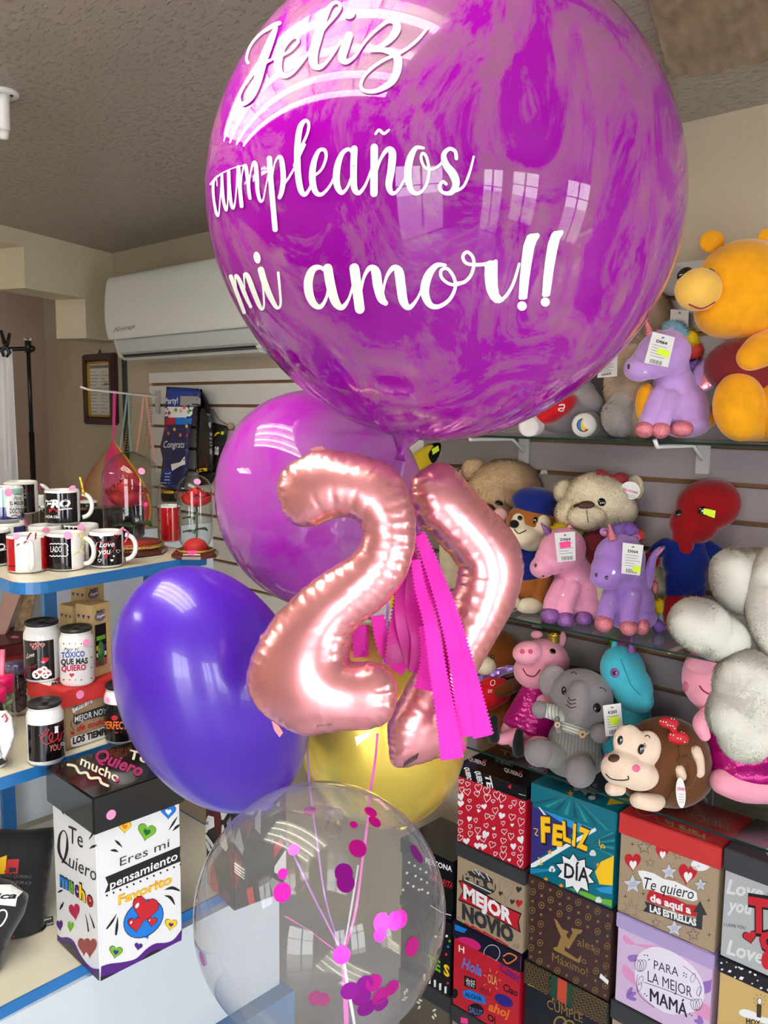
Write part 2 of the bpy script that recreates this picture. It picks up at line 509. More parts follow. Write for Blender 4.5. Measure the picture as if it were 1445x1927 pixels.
# ------------------------------------------------------------------ ceiling light (out of the frame, seen in the balloons) and an added fill fitting
tube_m = mat('fluorescent_tube', (255, 250, 235), emit=TUBE_STRENGTH)
steel = mat('white_enamel', (225, 225, 222), rough=0.35)
acry = mat('prismatic_panel', (250, 248, 235), rough=0.2, emit=.7)
def ceiling_light(x0, x1, y0, y1, label):
    r = thing('ceiling_light', label, 'ceiling light', ((x0 + x1) / 2, (y0 + y1) / 2, CEIL - .09), 'fluorescent fittings on the ceiling')
    fr = MB(); z0, z1 = CEIL - .045, CEIL - .001
    fr.box((x0, y0, z0), (x0 + .02, y1, z1), steel).box((x1 - .02, y0, z0), (x1, y1, z1), steel)
    fr.box((x0, y0, z0), (x1, y0 + .02, z1), steel).box((x0, y1 - .02, z0), (x1, y1, z1), steel).box((x0, y0, CEIL - .012), (x1, y1, CEIL - .001), acry)
    fr.build('frame', r)
    for i in range(4):
        y = y0 + (y1 - y0) * (i + .5) / 4
        MB().tube([(x0 + .03, y, CEIL - .062), (x1 - .03, y, CEIL - .062)], .016, tube_m, 8).build('lamp_tube', r)
    lv = MB()
    for i in range(1, 6):
        x = x0 + (x1 - x0) * i / 6
        lv.box((x - .004, y0 + .02, z0 - .012), (x + .004, y1 - .02, z0 + .02), steel)
    lv.build('louvre', r)
ceiling_light(-1.72, -.42, .02, .58, 'louvred fluorescent fitting on the ceiling above the balloon bunch')
ceiling_light(-3.6, -2.3, -1.5, -.94, 'added unseen louvred fitting on the ceiling, brightening the left side')  # added fill fitting out of view, brightens the left of the shop

# white mount on the ceiling at the left edge, crinkled plastic sheet taped to the ceiling at the right
mp = onZ(4, 172, CEIL)
cm = thing('ceiling_mount', 'white camera mount screwed to the ceiling at the left edge', 'ceiling mount', mp - Vector((0, 0, .09)))
k_ = depth(mp) / FOC
mb = MB(); mb.lathe(mp - Vector((0, 0, .0105)), [(0, 0), (k_ * 26, 0), (k_ * 30, .003), (k_ * 31, .010), (0, .010)], steel); mb.build('base_plate', cm)
mb = MB(); mb.lathe(mp - Vector((0, 0, .085)), [(0, 0), (k_ * 11, 0), (k_ * 12, .004), (k_ * 12, .062), (k_ * 16, .074), (0, .075)], steel); mb.build('stem', cm)
mb = MB(); mb.lathe(mp - Vector((0, 0, .105)), [(0, 0), (k_ * 8, .002), (k_ * 10, .018), (0, .02)], steel); mb.build('joint', cm)
scr = mat('screw_steel', (70, 66, 60), rough=.4, metal=.6)
for dx, dy in ((20, -6), (2, -22), (-16, 4)): MB().sphere(mp + RIGHT * dx * k_ + _f * dy * k_ - Vector((0, 0, .0105)), .0045, scr, 10, 6).build('screw', cm)
sh = mat('plastic_sheet_brown', (150, 128, 104), rough=.25, coat=.4, var=(9, .25))
mb = MB(); A4 = [onZ(1190, -120, CEIL), onZ(1560, -120, CEIL), onZ(1490, 100, CEIL), onZ(1262, 140, CEIL)]
R_ = np.random.default_rng(4); hts = R_.random((40, 30)) * .010
def sheet(u, v):
    p = A4[0] * (1 - u) * (1 - v) + A4[1] * u * (1 - v) + A4[2] * u * v + A4[3] * (1 - u) * v
    return p - Vector((0, 0, .004 + hts[int(u * 28), int(v * 20)]))
mb.grid(sheet, 28, 20, sh, True); mb.build('plastic_sheet', label='crinkled brown plastic sheet taped to the ceiling at upper right', cat='plastic sheet', base=(A4[0] + A4[2]) / 2)
# ================================================================== soft inflated shapes (bags, cushions, foil)
def resample(pts, step, closed=True):
    P = [np.array(p, float) for p in pts]
    if closed: P.append(P[0])
    seg = [np.linalg.norm(P[i + 1] - P[i]) for i in range(len(P) - 1)]
    L = sum(seg); n = max(3, int(round(L / step))); out = []; i = 0; acc = 0
    for k in range(n):
        d = L * k / n
        while i < len(seg) - 1 and acc + seg[i] < d: acc += seg[i]; i += 1
        out.append(tuple(P[i] + (P[i + 1] - P[i]) * ((d - acc) / max(seg[i], 1e-9))))
    return out
def inflate(mb, pts, step, to3d, Hh, m, power=.5, pleat=None, back=1.0, base=None):
    """A pillow on the outline pts (2-D); to3d(x, y, h) puts a point at height h off the outline's plane."""
    B = resample(pts, step); n = len(B); P = [Vector(p) for p in B]
    xs = [p[0] for p in B]; ys = [p[1] for p in B]
    y = min(ys) + step * .5; row = 0
    while y < max(ys):
        x = min(xs) + (step * .5 if row % 2 else 0)
        while x < max(xs):
            if inside(B, x, y) and dist_edge(B, x, y) > step * .55: P.append(Vector((x, y)))
            x += step
        y += step * .866; row += 1
    r = delaunay_2d_cdt(P, [], [tuple(range(n))], 1, 1e-5)
    V = np.array([(a.x, a.y) for a in r[0]]); F = [tuple(f) for f in r[2]]
    N = len(V); A = np.zeros((N, N)); edges = {}
    for f in F:
        for i in range(3):
            e = tuple(sorted((f[i], f[(i + 1) % 3]))); edges[e] = edges.get(e, 0) + 1
    bd = set()
    for (a, b), c in edges.items():
        if c == 1: bd |= {a, b}
        A[a, b] = A[b, a] = -1
    for i in range(N): A[i, i] = -A[i].sum()
    rhs = np.ones(N)
    for i in bd: A[i] = 0; A[i, i] = 1; rhs[i] = 0
    u = np.linalg.solve(A, rhs); u = np.clip(u, 0, None); u /= u.max()
    h = Hh * u ** power
    if pleat:
        lam, amp, fall = pleat
        b = np.array(B); acc = np.concatenate([[0], np.cumsum(np.linalg.norm(np.roll(b, -1, 0) - b, axis=1))])
        for i in range(N):
            if i in bd: continue
            d = np.linalg.norm(b - V[i], axis=1); j = int(d.argmin())
            h[i] += amp * math.exp(-d[j] / fall) * math.sin(2 * math.pi * acc[j] / lam + math.sin(acc[j] * .013) * 2.2) * (d[j] / (d[j] + fall * .25))
    if base: h0 = [base(*v) for v in V]
    else: h0 = [0] * N
    vs = [to3d(V[i][0], V[i][1], h[i] + h0[i]) for i in range(N)]
    bk = {}
    for i in range(N):
        if i in bd: bk[i] = i
        else: bk[i] = len(vs); vs.append(to3d(V[i][0], V[i][1], -h[i] * back + h0[i]))
    mb.add(vs, F + [tuple(bk[i] for i in reversed(f)) for f in F], m, True)
    return mb
def plane_map(p0, n, ):
    """photo pixel -> point on the plane through p0 with normal n (n turned to the camera), lifted by h."""
    n = Vector(n).normalized(); p0 = Vector(p0)
    if n.dot(CAM - p0) < 0: n = -n
    def f(x, y, h=0.0):
        d = ray(x, y); t = (p0 - CAM).dot(n) / d.dot(n)
        return CAM + d * t + n * h
    return f

# ------------------------------------------------------------------ slatted display wall
slat_m = mat('slatwall_white', (214, 210, 208), rough=0.35, coat=0.2)
core_m = mat('slatwall_core', (128, 92, 60), rough=0.8)
PITCH_S, Z0S = 0.0908, 1.55
def slatwall(x0, x1, z0, z1, label, slat_m=slat_m):
    mb = MB(); mb.box((x0, 2.085, z0), (x1, YB - .004, z1), core_m)
    k = math.floor((z0 - Z0S) / PITCH_S); z = Z0S + k * PITCH_S
    while z < z1:
        a, b = max(z + .006, z0), min(z + PITCH_S - .006, z1)
        if b - a > .01: mb.rbox((x0, 2.068, a), (x1 - x0, 0, 0), (0, .017, 0), (0, 0, b - a), slat_m, .0015)
        z += PITCH_S
    o = mb.build('slatwall_panel', label=label, cat='display wall'); return o
xs0 = onY(281, 720, 2.07).x; xm = onY(800, 800, 2.07).x
slatwall(xs0, xm - .004, .57, onY(285, 702, 2.07).z, 'white slatted display panel under the air conditioner, with party bags hung on it')
slatwall(xm, 1.5, .82, onY(1290, 491, 2.07).z, 'greyish slatted display panel carrying the glass shelves of soft toys', mat('slatwall_grey_dimmed', (140, 130, 134), rough=0.4, coat=0.1))  # slat colour lowered beyond its own grey to keep this panel in shade

# ------------------------------------------------------------------ glass shelves
def schlick(nt, f0):
    lw = nt.nodes.new('ShaderNodeLayerWeight'); lw.inputs['Blend'].default_value = 0.5
    p = nt.nodes.new('ShaderNodeMath'); p.operation = 'POWER'; p.inputs[1].default_value = 4.0
    nt.links.new(lw.outputs['Facing'], p.inputs[0])
    q = nt.nodes.new('ShaderNodeMath'); q.operation = 'MULTIPLY_ADD'; q.inputs[1].default_value = 1 - f0; q.inputs[2].default_value = f0
    nt.links.new(p.outputs[0], q.inputs[0]); return q.outputs[0]
def glass_mat(name, tint, refl=0.05, rough=0.02, haze=0.0, edge=None):
    m = bpy.data.materials.new(name); m.use_nodes = True; nt = m.node_tree; nt.nodes.clear()
    out = nt.nodes.new('ShaderNodeOutputMaterial'); t = nt.nodes.new('ShaderNodeBsdfTransparent'); g = nt.nodes.new('ShaderNodeBsdfGlossy')
    t.inputs[0].default_value = (*tint, 1); g.inputs['Roughness'].default_value = rough
    if edge:
        lw = nt.nodes.new('ShaderNodeLayerWeight'); lw.inputs['Blend'].default_value = 0.5
        pw = nt.nodes.new('ShaderNodeMath'); pw.operation = 'POWER'; pw.inputs[1].default_value = 2.5
        nt.links.new(lw.outputs['Facing'], pw.inputs[0])
        cm = nt.nodes.new('ShaderNodeMixRGB'); cm.inputs[1].default_value = (*tint, 1); cm.inputs[2].default_value = (*edge, 1)
        nt.links.new(pw.outputs[0], cm.inputs[0]); nt.links.new(cm.outputs[0], t.inputs[0])
    mx = nt.nodes.new('ShaderNodeMixShader')
    nt.links.new(schlick(nt, refl), mx.inputs[0]); nt.links.new(t.outputs[0], mx.inputs[1]); nt.links.new(g.outputs[0], mx.inputs[2])
    last = mx
    if haze:
        d = nt.nodes.new('ShaderNodeBsdfDiffuse'); d.inputs[0].default_value = (.95, .95, .97, 1)
        m2 = nt.nodes.new('ShaderNodeMixShader'); m2.inputs[0].default_value = haze
        nt.links.new(mx.outputs[0], m2.inputs[1]); nt.links.new(d.outputs[0], m2.inputs[2]); last = m2
    nt.links.new(last.outputs[0], out.inputs[0])
    return m
SHELFG = glass_mat('shelf_glass', (.90, .95, .93), .05)
edge_m = mat('glass_edge', (14, 52, 46), rough=0.15)
hook_m = mat('white_coated_wire', (228, 226, 222), rough=0.35)
plate_m = mat('bracket_plate', (176, 172, 172), rough=0.4)
YS = 1.82
ZT, ZM, ZL = onY(1213, 829, YS).z, onY(1120, 1195, YS).z, onY(1150, 1498, YS).z
def shelf(x0, x1, z, label, brackets, hooks, short=False):
    r = thing('glass_shelf', label, 'shelf', ((x0 + x1) / 2, 1.95, z))
    g = MB(); y0, y1, t = YS, 2.066, .006
    v = [(x0, y0, z - t), (x1, y0, z - t), (x1, y1, z - t), (x0, y1, z - t), (x0, y0, z), (x1, y0, z), (x1, y1, z), (x0, y1, z)]
    g.add(v, [(4, 5, 6, 7), (3, 2, 1, 0)], SHELFG); g.add(v, [(0, 1, 5, 4), (1, 2, 6, 5), (2, 3, 7, 6), (3, 0, 4, 7)], edge_m)
    g.build('glass_pane', r)
    for x in brackets:
        b = MB()
        b.box((x - .016, 2.058, z - .085), (x + .016, 2.067, z - .006), plate_m)
        pts = [(x, 2.06, z - .05), (x, 2.0, z - .014), (x, y0 + .03, z - .0125)]
        if short: pts = pts[:1] + [(x, 2.02, z - .013), (x, 2.0, z - .012)]
        if hooks: pts += [(x, y0 - .012, z - .0125), (x, y0 - .026, z + .004)]
        b.tube(pts, .005, hook_m, 8)
        b.build('shelf_bracket', r)
    return r
shelf(xm + .02, 1.25, ZT, 'uppermost glass shelf, holding the golden bear and a lavender unicorn', [onY(985, 850, 2.06).x, onY(1322, 860, 2.06).x, .35], True)
shelf(onY(735, 1120, YS).x, onY(1560, 1290, YS).x, ZM, 'middle glass shelf, holding the pink and purple unicorns and teddy bears', [onY(1010, 1180, 2.06).x, onY(1330, 1180, 2.06).x], False)
shelf(onY(845, 1385, YS).x, .75, ZL, 'lowest glass shelf, above the stacked gift boxes', [onY(900, 1400, 2.06).x, onY(1330, 1480, 2.06).x], False, True)

# ------------------------------------------------------------------ air conditioner
acw = mat('ac_white_plastic', (222, 224, 220), rough=0.16, coat=0.4)
acg = mat('ac_flap_grey', (196, 199, 200), rough=0.3)
dark = mat('dark_gap', (20, 20, 22), rough=0.7)
YA = 1.90
xa = onY(200, 580, YA).x; xb = xa + 1.0
zt, zb1, zb2 = onY(206, 523, YA + .02).z, onY(206, 640, YA + .01).z, onY(255, 672, 1.95).z
ac = thing('air_conditioner', 'white wall-mounted air conditioner high on the back wall', 'air conditioner', ((xa + xb) / 2, 2.0, zb2))
def ac_shell(mb, prof, x0, x1, m):
    n = len(prof)
    vs = [(x0, y, z) for y, z in prof] + [(x1, y, z) for y, z in prof]
    mb.add(vs, [(i, (i + 1) % n, n + (i + 1) % n, n + i) for i in range(n)], m, False)
    mb.add(vs[:n], [tuple(range(n - 1, -1, -1))], m); mb.add(vs[n:], [tuple(range(n))], m)
hh = zt - zb1
front = [(2.02, zt + .012), (1.96, zt + .012), (1.925, zt + .004), (1.905, zt - .02), (YA - .006, zt - hh * .35), (YA - .008, zt - hh * .7), (YA + .004, zb1 + .01), (YA + .016, zb1)]
body = [(2.10, zt + .01)] + [(y + .012, z) for y, z in front[1:]] + [(1.95, zb2 + .005), (1.975, zb2 - .008), (2.10, zb2 - .012)]
mb = MB(); ac_shell(mb, body, xa + .004, xb - .004, acw); mb.build('body', ac)
mb = MB()
fp = smooth_pts([(y, z) for y, z in front[1:]], 4)
fp = fp + [(y + .01, z) for y, z in reversed(fp)]
ac_shell(mb, fp, xa, xb, acw)
S = Surf(mb)
text(mb, S, 'mirage', (225, 623), (254, 617), 8, mat('logo_silver', (150, 140, 140), rough=.3), shear=.3, bold=.02)
stroke(mb, S, [(215, 625), (219, 616), (221, 624), (225, 615)], 2.0, mat('logo_silver', (150, 140, 140)), n=3)
mb.build('front_panel', ac)
mb = MB()
flap = [(YA + .02, zb1 - .004), (1.935, zb2 + .022), (1.95, zb2 + .012), (1.96, zb2 + .016), (1.94, zb1 - .004)]
ac_shell(mb, flap, xa + .03, xb - .03, acg); mb.build('flap', ac)
mb = MB(); ac_shell(mb, [(1.942, zb2 + .012), (1.955, zb2 + .001), (1.97, zb2 + .004), (1.97, zb2 + .018)], xa + .045, xb - .045, dark); mb.build('air_outlet', ac)
mb = MB(); ac_shell(mb, [(1.955, zb2 - .002), (1.965, zb2 - .010), (2.0, zb2 - .012), (2.0, zb2)], xa + .04, xb - .04, acw); mb.build('lower_lip', ac)

# ------------------------------------------------------------------ framed document, cable duct
wood = mat('frame_dark_wood', (58, 34, 34), rough=0.35, coat=0.3, var=(20, .2))
gold = mat('gold_fillet', (205, 165, 70), rough=0.3, metal=0.8)
paper = mat('document_paper', (214, 210, 198), rough=0.7)
A, B_ = onY(158, 668, 2.08), onY(219, 800, 2.08)
fr = thing('picture_frame', 'small dark wooden frame with a printed document, hung beside the air conditioner', 'picture frame', ((A.x + B_.x) / 2, 2.09, B_.z))
x0, x1, z0, z1 = A.x, B_.x, B_.z, A.z; w = .036
mb = MB()
for a, b, c, d in ((x0, x0 + w, z0, z1), (x1 - w, x1, z0, z1), (x0 + w * .6, x1 - w * .6, z1 - w, z1), (x0 + w * .6, x1 - w * .6, z0, z0 + w)):
    mb.rbox((a, 2.065, c), (b - a, 0, 0), (0, .034, 0), (0, 0, d - c), wood, .007)
mb.build('frame', fr)
mb = MB(); v = .010
for a, b, c, d in ((x0 + w - .004, x0 + w + v, z0 + w - .004, z1 - w + .004), (x1 - w - v, x1 - w + .004, z0 + w - .004, z1 - w + .004), (x0 + w, x1 - w, z1 - w - v, z1 - w + .004), (x0 + w, x1 - w, z0 + w - .004, z0 + w + v)):
    mb.box((a, 2.072, c), (b, 2.095, d), gold)
mb.build('gold_fillet', fr)
mb = MB(); mb.box((x0 + w, 2.084, z0 + w), (x1 - w, 2.096, z1 - w), paper); S = Surf(mb)
fill(mb, S, [(168, 688), (208, 686), (208, 692), (168, 694)], GREYINK)
for i in range(13):
    y = 700 + i * 6.2
    for a, b in ((170, 170 + 10 + (i * 7) % 9), (190, 190 + 8 + (i * 5) % 10)):
        stroke(mb, S, [(a, y), (b, y)], 1.1, GREYINK, n=2, caps=False)
fill(mb, S, ell((200, 723), 5, 2.2), GREYINK)
mb.build('document', fr)
MB().tube([Vector(((x0 + x1) / 2 + a, 2.085, z1 + b)) for a, b in ((-.012, 0), (0, .02), (.012, 0))], .003, dark, 6).build('hanger', fr)
mb = MB(); p = onY(233, 690, 2.09)
mb.box((p.x - .016, 2.088, .67), (p.x - .006, YB, zb2 + .03), mat('dark_cable', (60, 56, 52), rough=.5)).box((p.x, 2.086, .67), (p.x + .012, YB, zb2 + .03), mat('dark_cable', (60, 56, 52)))
mb.build('cable_duct', label='dark cable pair running down the wall beside the framed document', cat='cable')

# ------------------------------------------------------------------ backdrop stand with a white cloth
blk = mat('black_plastic', (22, 22, 24), rough=0.4)
blkm = mat('black_metal', (34, 33, 33), rough=0.3, metal=0.5)
zd = 3.55
pt = at(53, 655, zd)
st = thing('backdrop_stand', 'black telescopic backdrop stand by the alcove wall', 'stand', (pt.x, pt.y, FLOOR))
MB().tube([(pt.x, pt.y, FLOOR + .15), (pt.x, pt.y, pt.z - .35)], .0115, blkm).tube([(pt.x, pt.y, pt.z - .36), (pt.x, pt.y, pt.z)], .0085, blkm).build('pole', st)
l0, l1 = at(-60, 659, zd), at(60, 656, zd)
MB().tube([l0, l1], .009, blkm).build('crossbar', st)
MB().sphere(l1, .014, blkm).tube([pt + Vector((0, 0, -.02)), pt + Vector((0, 0, .03))], .013, blkm, 12).build('joint', st)
for s_ in (-1, 1):
    MB().tube([pt + Vector((0, 0, .02)), pt + RIGHT * .015 * s_ + Vector((0, 0, .04))], .004, hook_m, 6).build('wing_nut', st)
for a in (20, 140, 260):
    q = math.radians(a)
    MB().tube([(pt.x, pt.y, FLOOR + .45), (pt.x + .4 * math.cos(q), pt.y + .4 * math.sin(q), FLOOR + .009)], .009, blkm).build('leg', st)
cloth = mat('white_cloth', (222, 216, 218), rough=0.9, sheen=.3)
mb = MB(); c0, c1 = at(-70, 657, zd - .02), at(22, 657, zd - .02)
mb.grid(lambda u, v: tuple(c0 + (c1 - c0) * u + Vector((0, 0, -1.35 * v)) + FWD * (.018 * math.sin(u * 26 + v * 2) * (.3 + v))), 60, 14, cloth)
mb.build('backdrop_cloth', label='white cloth hanging from the black backdrop stand', cat='cloth')
cl = thing('spring_clamp', 'black spring clamp gripping the white cloth', 'clamp', at(9, 664, zd - .03))
for pts in ([(2, 622), (8, 645), (18, 664), (12, 672)], [(18, 627), (14, 648), (3, 660), (7, 671)]):
    MB().tube([at(x, y, zd - .03) for x, y in pts], [.006, .008, .008, .005], blk, 8).build('jaw', cl)
MB().tube([at(11, 648, zd - .05), at(11, 648, zd - .01)], .009, blkm).build('pivot', cl)

# ------------------------------------------------------------------ peg rod with hanging ribbons
hp = thing('display_hook', 'white wire display hook jutting from the slatted panel with ribbons', 'hook', onY(295, 750, 2.06))
yh = 2.06
tip = at(151, 728, depth(onY(295, 748, yh)) - .55)
root_ = onY(296, 748, yh)
MB().tube([tip, at(166, 733, depth(tip) + .02), root_ + Vector((0, 0, .004)), root_], .0042, hook_m, 8).build('rod', hp)
MB().box(root_ + Vector((-.012, -.004, -.07)), root_ + Vector((.012, .006, .03)), plate_m).build('bracket_plate', hp)
def along_rod(px):
    a = (px - 166) / (296 - 166); return at(166, 733, depth(tip) + .02).lerp(root_, max(0, min(1, a)))
def ribbon(px, pts, m, name, label, w=.006, bead=False):
    o = along_rod(px); d = depth(o); P = [at(x, y, d) for x, y in pts]
    mb = MB(); sp = [Vector(p) for p in smooth_pts([tuple(p) for p in P], 10)]
    if bead:
        L = sum((sp[i + 1] - sp[i]).length for i in range(len(sp) - 1)); n = int(L / .011); acc = 0
        rs = resample([tuple(p) for p in sp], .011, False)
        for p in rs: mb.sphere(p, .0036, m, 6, 4)
    else:
        n = len(sp); vs = []
        for i, p in enumerate(sp):
            off = RIGHT * (w / 2) * (1 if i % 2 else 1)
            vs += [p - off, p + off]
        mb.add(vs, [(2 * i, 2 * i + 1, 2 * i + 3, 2 * i + 2) for i in range(n - 1)], m, True)
    return mb.build(name, label=label, cat='ribbon')
teal = mat('ribbon_teal', (110, 140, 135), rough=.5); rose = mat('ribbon_rose', (205, 140, 130), rough=.5)
goldb = mat('gold_bead', (178, 150, 96), rough=.35, metal=.3)
ribbon(241, [(222, 872), (232, 800), (241, 739), (243, 800), (247, 858)], teal, 'teal_ribbon', 'teal ribbon loop hanging from the white display hook', .008)
ribbon(247, [(232, 860), (240, 800), (247, 739), (246, 780), (240, 850)], goldb, 'bead_string', 'gold bead string looped beside the teal ribbon', bead=True)
ribbon(272, [(256, 858), (265, 795), (272, 741), (280, 790), (292, 868)], rose, 'rose_ribbon', 'rose ribbon loop hanging nearest the slatted panel', .009)
ribbon(283, [(270, 855), (277, 790), (283, 741), (284, 790), (280, 850)], goldb, 'bead_string', 'gold bead string looped beside the rose ribbon', bead=True)

# rainbow teardrop hanging from a magenta strap
d_ = depth(along_rod(215)) + .1
tr = thing('hanging_ornament', 'rainbow-striped fabric teardrop hanging by a magenta strap', 'ornament', at(213, 1000, d_))
mag = mat('strap_magenta', (190, 30, 110), rough=.5)
mb = MB(); a, b, c = at(215.5, 735, d_), at(214, 800, d_), at(213, 828, d_)
for p, q_, w_ in ((a, b, 3.4), (b, c, 2.5)):
    o = RIGHT * w_ * d_ / FOC
    mb.add([p - o, p + o, q_ + o * .8, q_ - o * .8], [(0, 1, 2, 3)], mag)
mb.build('strap', tr)
cols = [(150, 110, 70), (205, 30, 110), (215, 55, 60), (240, 200, 40), (110, 170, 60), (60, 140, 170), (225, 120, 60), (200, 40, 90)]
mb = MB(); n = 48; top = at(213, 828, d_); s_ = d_ / FOC
prof = [(0, 0), (10, -14), (28, -36), (46, -62), (60, -92), (68, -122), (66, -152), (50, -178), (20, -195), (0, -198)]
prof = smooth_pts(prof, 3)
for i in range(len(prof) - 1):
    for j in range(n):
        c_ = mat('gore_%d' % (j * 8 // n), cols[(j * 8 // n)], rough=.45)
        tw = lambda k, r: (2 * math.pi * (j + k) / n + r * .006 + 3.3)
        (r0, h0), (r1, h1) = prof[i], prof[i + 1]
        P = []
        for k_, r_, h_ in ((0, r0, h0), (1, r0, h0), (1, r1, h1), (0, r1, h1)):
            t = tw(k_, r_)
            P.append(top + (RIGHT * math.cos(t) + _f * math.sin(t) * .45) * r_ * s_ + Vector((0, 0, h_ * s_)))
        mb.add(P, [(0, 1, 2, 3)], c_, True)
mb.build('striped_body', tr)

# ------------------------------------------------------------------ party bags on the slatted panel
navy = mat('sash_navy', (38, 42, 88), rough=.3); clearbag = mat('bag_black_film', (14, 14, 16), rough=.12, coat=.5)
royal = mat('card_royal_blue', (26, 62, 160), rough=.4)
zp = crop(140, 690, 4.8167)
pk = thing('party_sash_pack', 'blue carded party sash pack reading Congrats on the slatted panel', 'party pack', onY(330, 920, 2.0))
mpk = plane_map((0, 2.0, 0), (0, -1, 0))
mb = MB(); inflate(mb, zp((835, 180), (1140, 200), (1150, 360), (1085, 370), (1040, 700), (1030, 960), (990, 1105), (885, 1110), (770, 1060), (790, 930), (800, 830), (775, 730), (815, 560), (818, 360)), 6, mpk, .012, navy, .4)
S = Surf(mb); S.step = 4
fill(mb, S, zp((838, 195), (1138, 200), (1138, 262), (835, 262)), royal); fill(mb, S, zp((820, 262), (955, 262), (950, 352), (815, 352)), royal)
fill(mb, S, zp((960, 265), (1145, 268), (1140, 362), (958, 352)), mat('pack_grey', (158, 156, 156), rough=.3))
text(mb, S, 'Party!', zp((822, 338))[0], zp((940, 330))[0], 11, WHITE, bold=.02)
fill(mb, S, zp((812, 362), (1085, 366), (1075, 462), (810, 462)), WHITE)
for (x, y, c_) in ((860, 420, RED), (920, 392, GREEN), (1035, 410, GREEN), (995, 372, ORANGE), (965, 400, STICKER)):
    fill(mb, S, zp((x, y - 22), (x + 16, y), (x, y + 22), (x - 16, y)), c_, .0008)
fill(mb, S, zp((815, 465), (915, 465), (910, 525), (812, 525)), RED); fill(mb, S, zp((918, 465), (1065, 465), (1058, 525), (915, 525)), BLUE)
for (x, y, c_) in ((908, 568, YELLOW), (853, 605, ORANGE), (1018, 540, YELLOW), (832, 560, RED), (960, 620, ORANGE), (1020, 620, RED)):
    fill(mb, S, zp((x, y - 20), (x + 14, y), (x, y + 20), (x - 14, y)), c_, .0008)
text(mb, S, 'Congrats', zp((808, 735))[0], zp((1000, 735))[0], 13, WHITE, shear=.35)
fill(mb, S, zp((875, 885), (960, 865), (1000, 810), (1005, 885), (960, 900), (885, 945)), WHITE)
fill(mb, S, zp((775, 925), (880, 935), (885, 1095), (940, 1105), (940, 1120), (772, 1110)), royal, .0009)
for i in range(4): stroke(mb, S, zp((782, 968 + i * 28), (862, 970 + i * 28)), 1.6, WHITE, .0012, n=2)
mb.build('sash_pouch', pk)
mb = MB(); inflate(mb, zp((775, 1120), (930, 1118), (935, 1225), (790, 1225)), 6, mpk, .008, mat('pack_yellow_black', (30, 28, 20), rough=.3), .4); S = Surf(mb); S.step = 4
fill(mb, S, zp((780, 1125), (925, 1125), (922, 1150), (782, 1150)), YELLOW); mb.build('lower_pouch', pk)
pk2 = thing('black_party_pack', 'black film party pack hanging behind the blue sash pack', 'party pack', onY(385, 880, 2.03))
mb = MB(); inflate(mb, zp((1100, 230), (1150, 200), (1200, 300), (1250, 420), (1258, 700), (1255, 940), (1170, 960), (1095, 955)), 6, plane_map((0, 2.03, 0), (0, -1, 0)), .016, clearbag, .5, pleat=(16, .004, 8))
S = Surf(mb); S.step = 4; fill(mb, S, zp((1105, 930), (1200, 915), (1205, 945), (1110, 955)), YELLOW); mb.build('film_bag', pk2)
pk3 = thing('black_party_pack', 'small black party card pack with a lime sticker beside the lilac balloon', 'party pack', onY(410, 840, 2.05))
mb = MB(); inflate(mb, zp((1255, 505), (1390, 540), (1370, 700), (1330, 830), (1250, 1060), (1130, 1080), (1130, 960), (1255, 950)), 6, plane_map((0, 2.05, 0), (0, -1, 0)), .008, mat('black_card', (18, 18, 20), rough=.4), .4); S = Surf(mb)
fill(mb, S, zp((1332, 585), (1355, 588), (1350, 618), (1328, 616)), NEON); stroke(mb, S, zp((1270, 630), (1290, 605), (1312, 600)), 3, YELLOW, n=4)
text(mb, S, 'es', zp((1268, 790))[0], zp((1310, 800))[0], 22, WHITE, bold=.03, shear=.2); text(mb, S, 'e', zp((1255, 700))[0], zp((1285, 710))[0], 16, GREYINK, bold=.03)
mb.build('card', pk3)
MB().tube([onY(400, 770, 2.065), onY(412, 790, 2.06), onY(432, 802, 2.06)], .003, mat('jute', (170, 150, 120), rough=.8), 6).sphere(onY(434, 802, 2.055), .014, mat('jute', (170, 150, 120)), 10, 6).build('jute_tassel', label='jute cord with a small tassel on the slatted panel', cat='cord')
# ================================================================== display counter on the left
lam = mat('counter_laminate', (226, 220, 204), rough=0.3, coat=0.15)
bluee = mat('counter_blue_edge', (34, 110, 178), rough=0.35, coat=0.2)
whitep = mat('counter_white_panel', (200, 208, 216), rough=0.4)
plinth_m = mat('counter_plinth', (92, 128, 168), rough=0.45)
ZA, ZB, ZC = 1.375, 1.015, 0.67
xA = onZ(427, 1051, ZA).x * .6 + onZ(48, 1087, ZA).x * .4
xB = (onZ(0, 1470, ZB).x + onZ(99, 1443, ZB).x) / 2
xC = (onZ(0, 1901, ZC).x + onZ(169, 1828, ZC).x + onZ(360, 1732, ZC).x) / 3
yA0, yA1 = onZ(20, 1088, ZA).y - .01, onZ(427, 1051, ZA).y
yC1 = onX(538, 1750, xC).y
dc = thing('display_counter', 'tiered white display counter with blue edges along the left side', 'display counter', (xC - .4, .9, FLOOR))
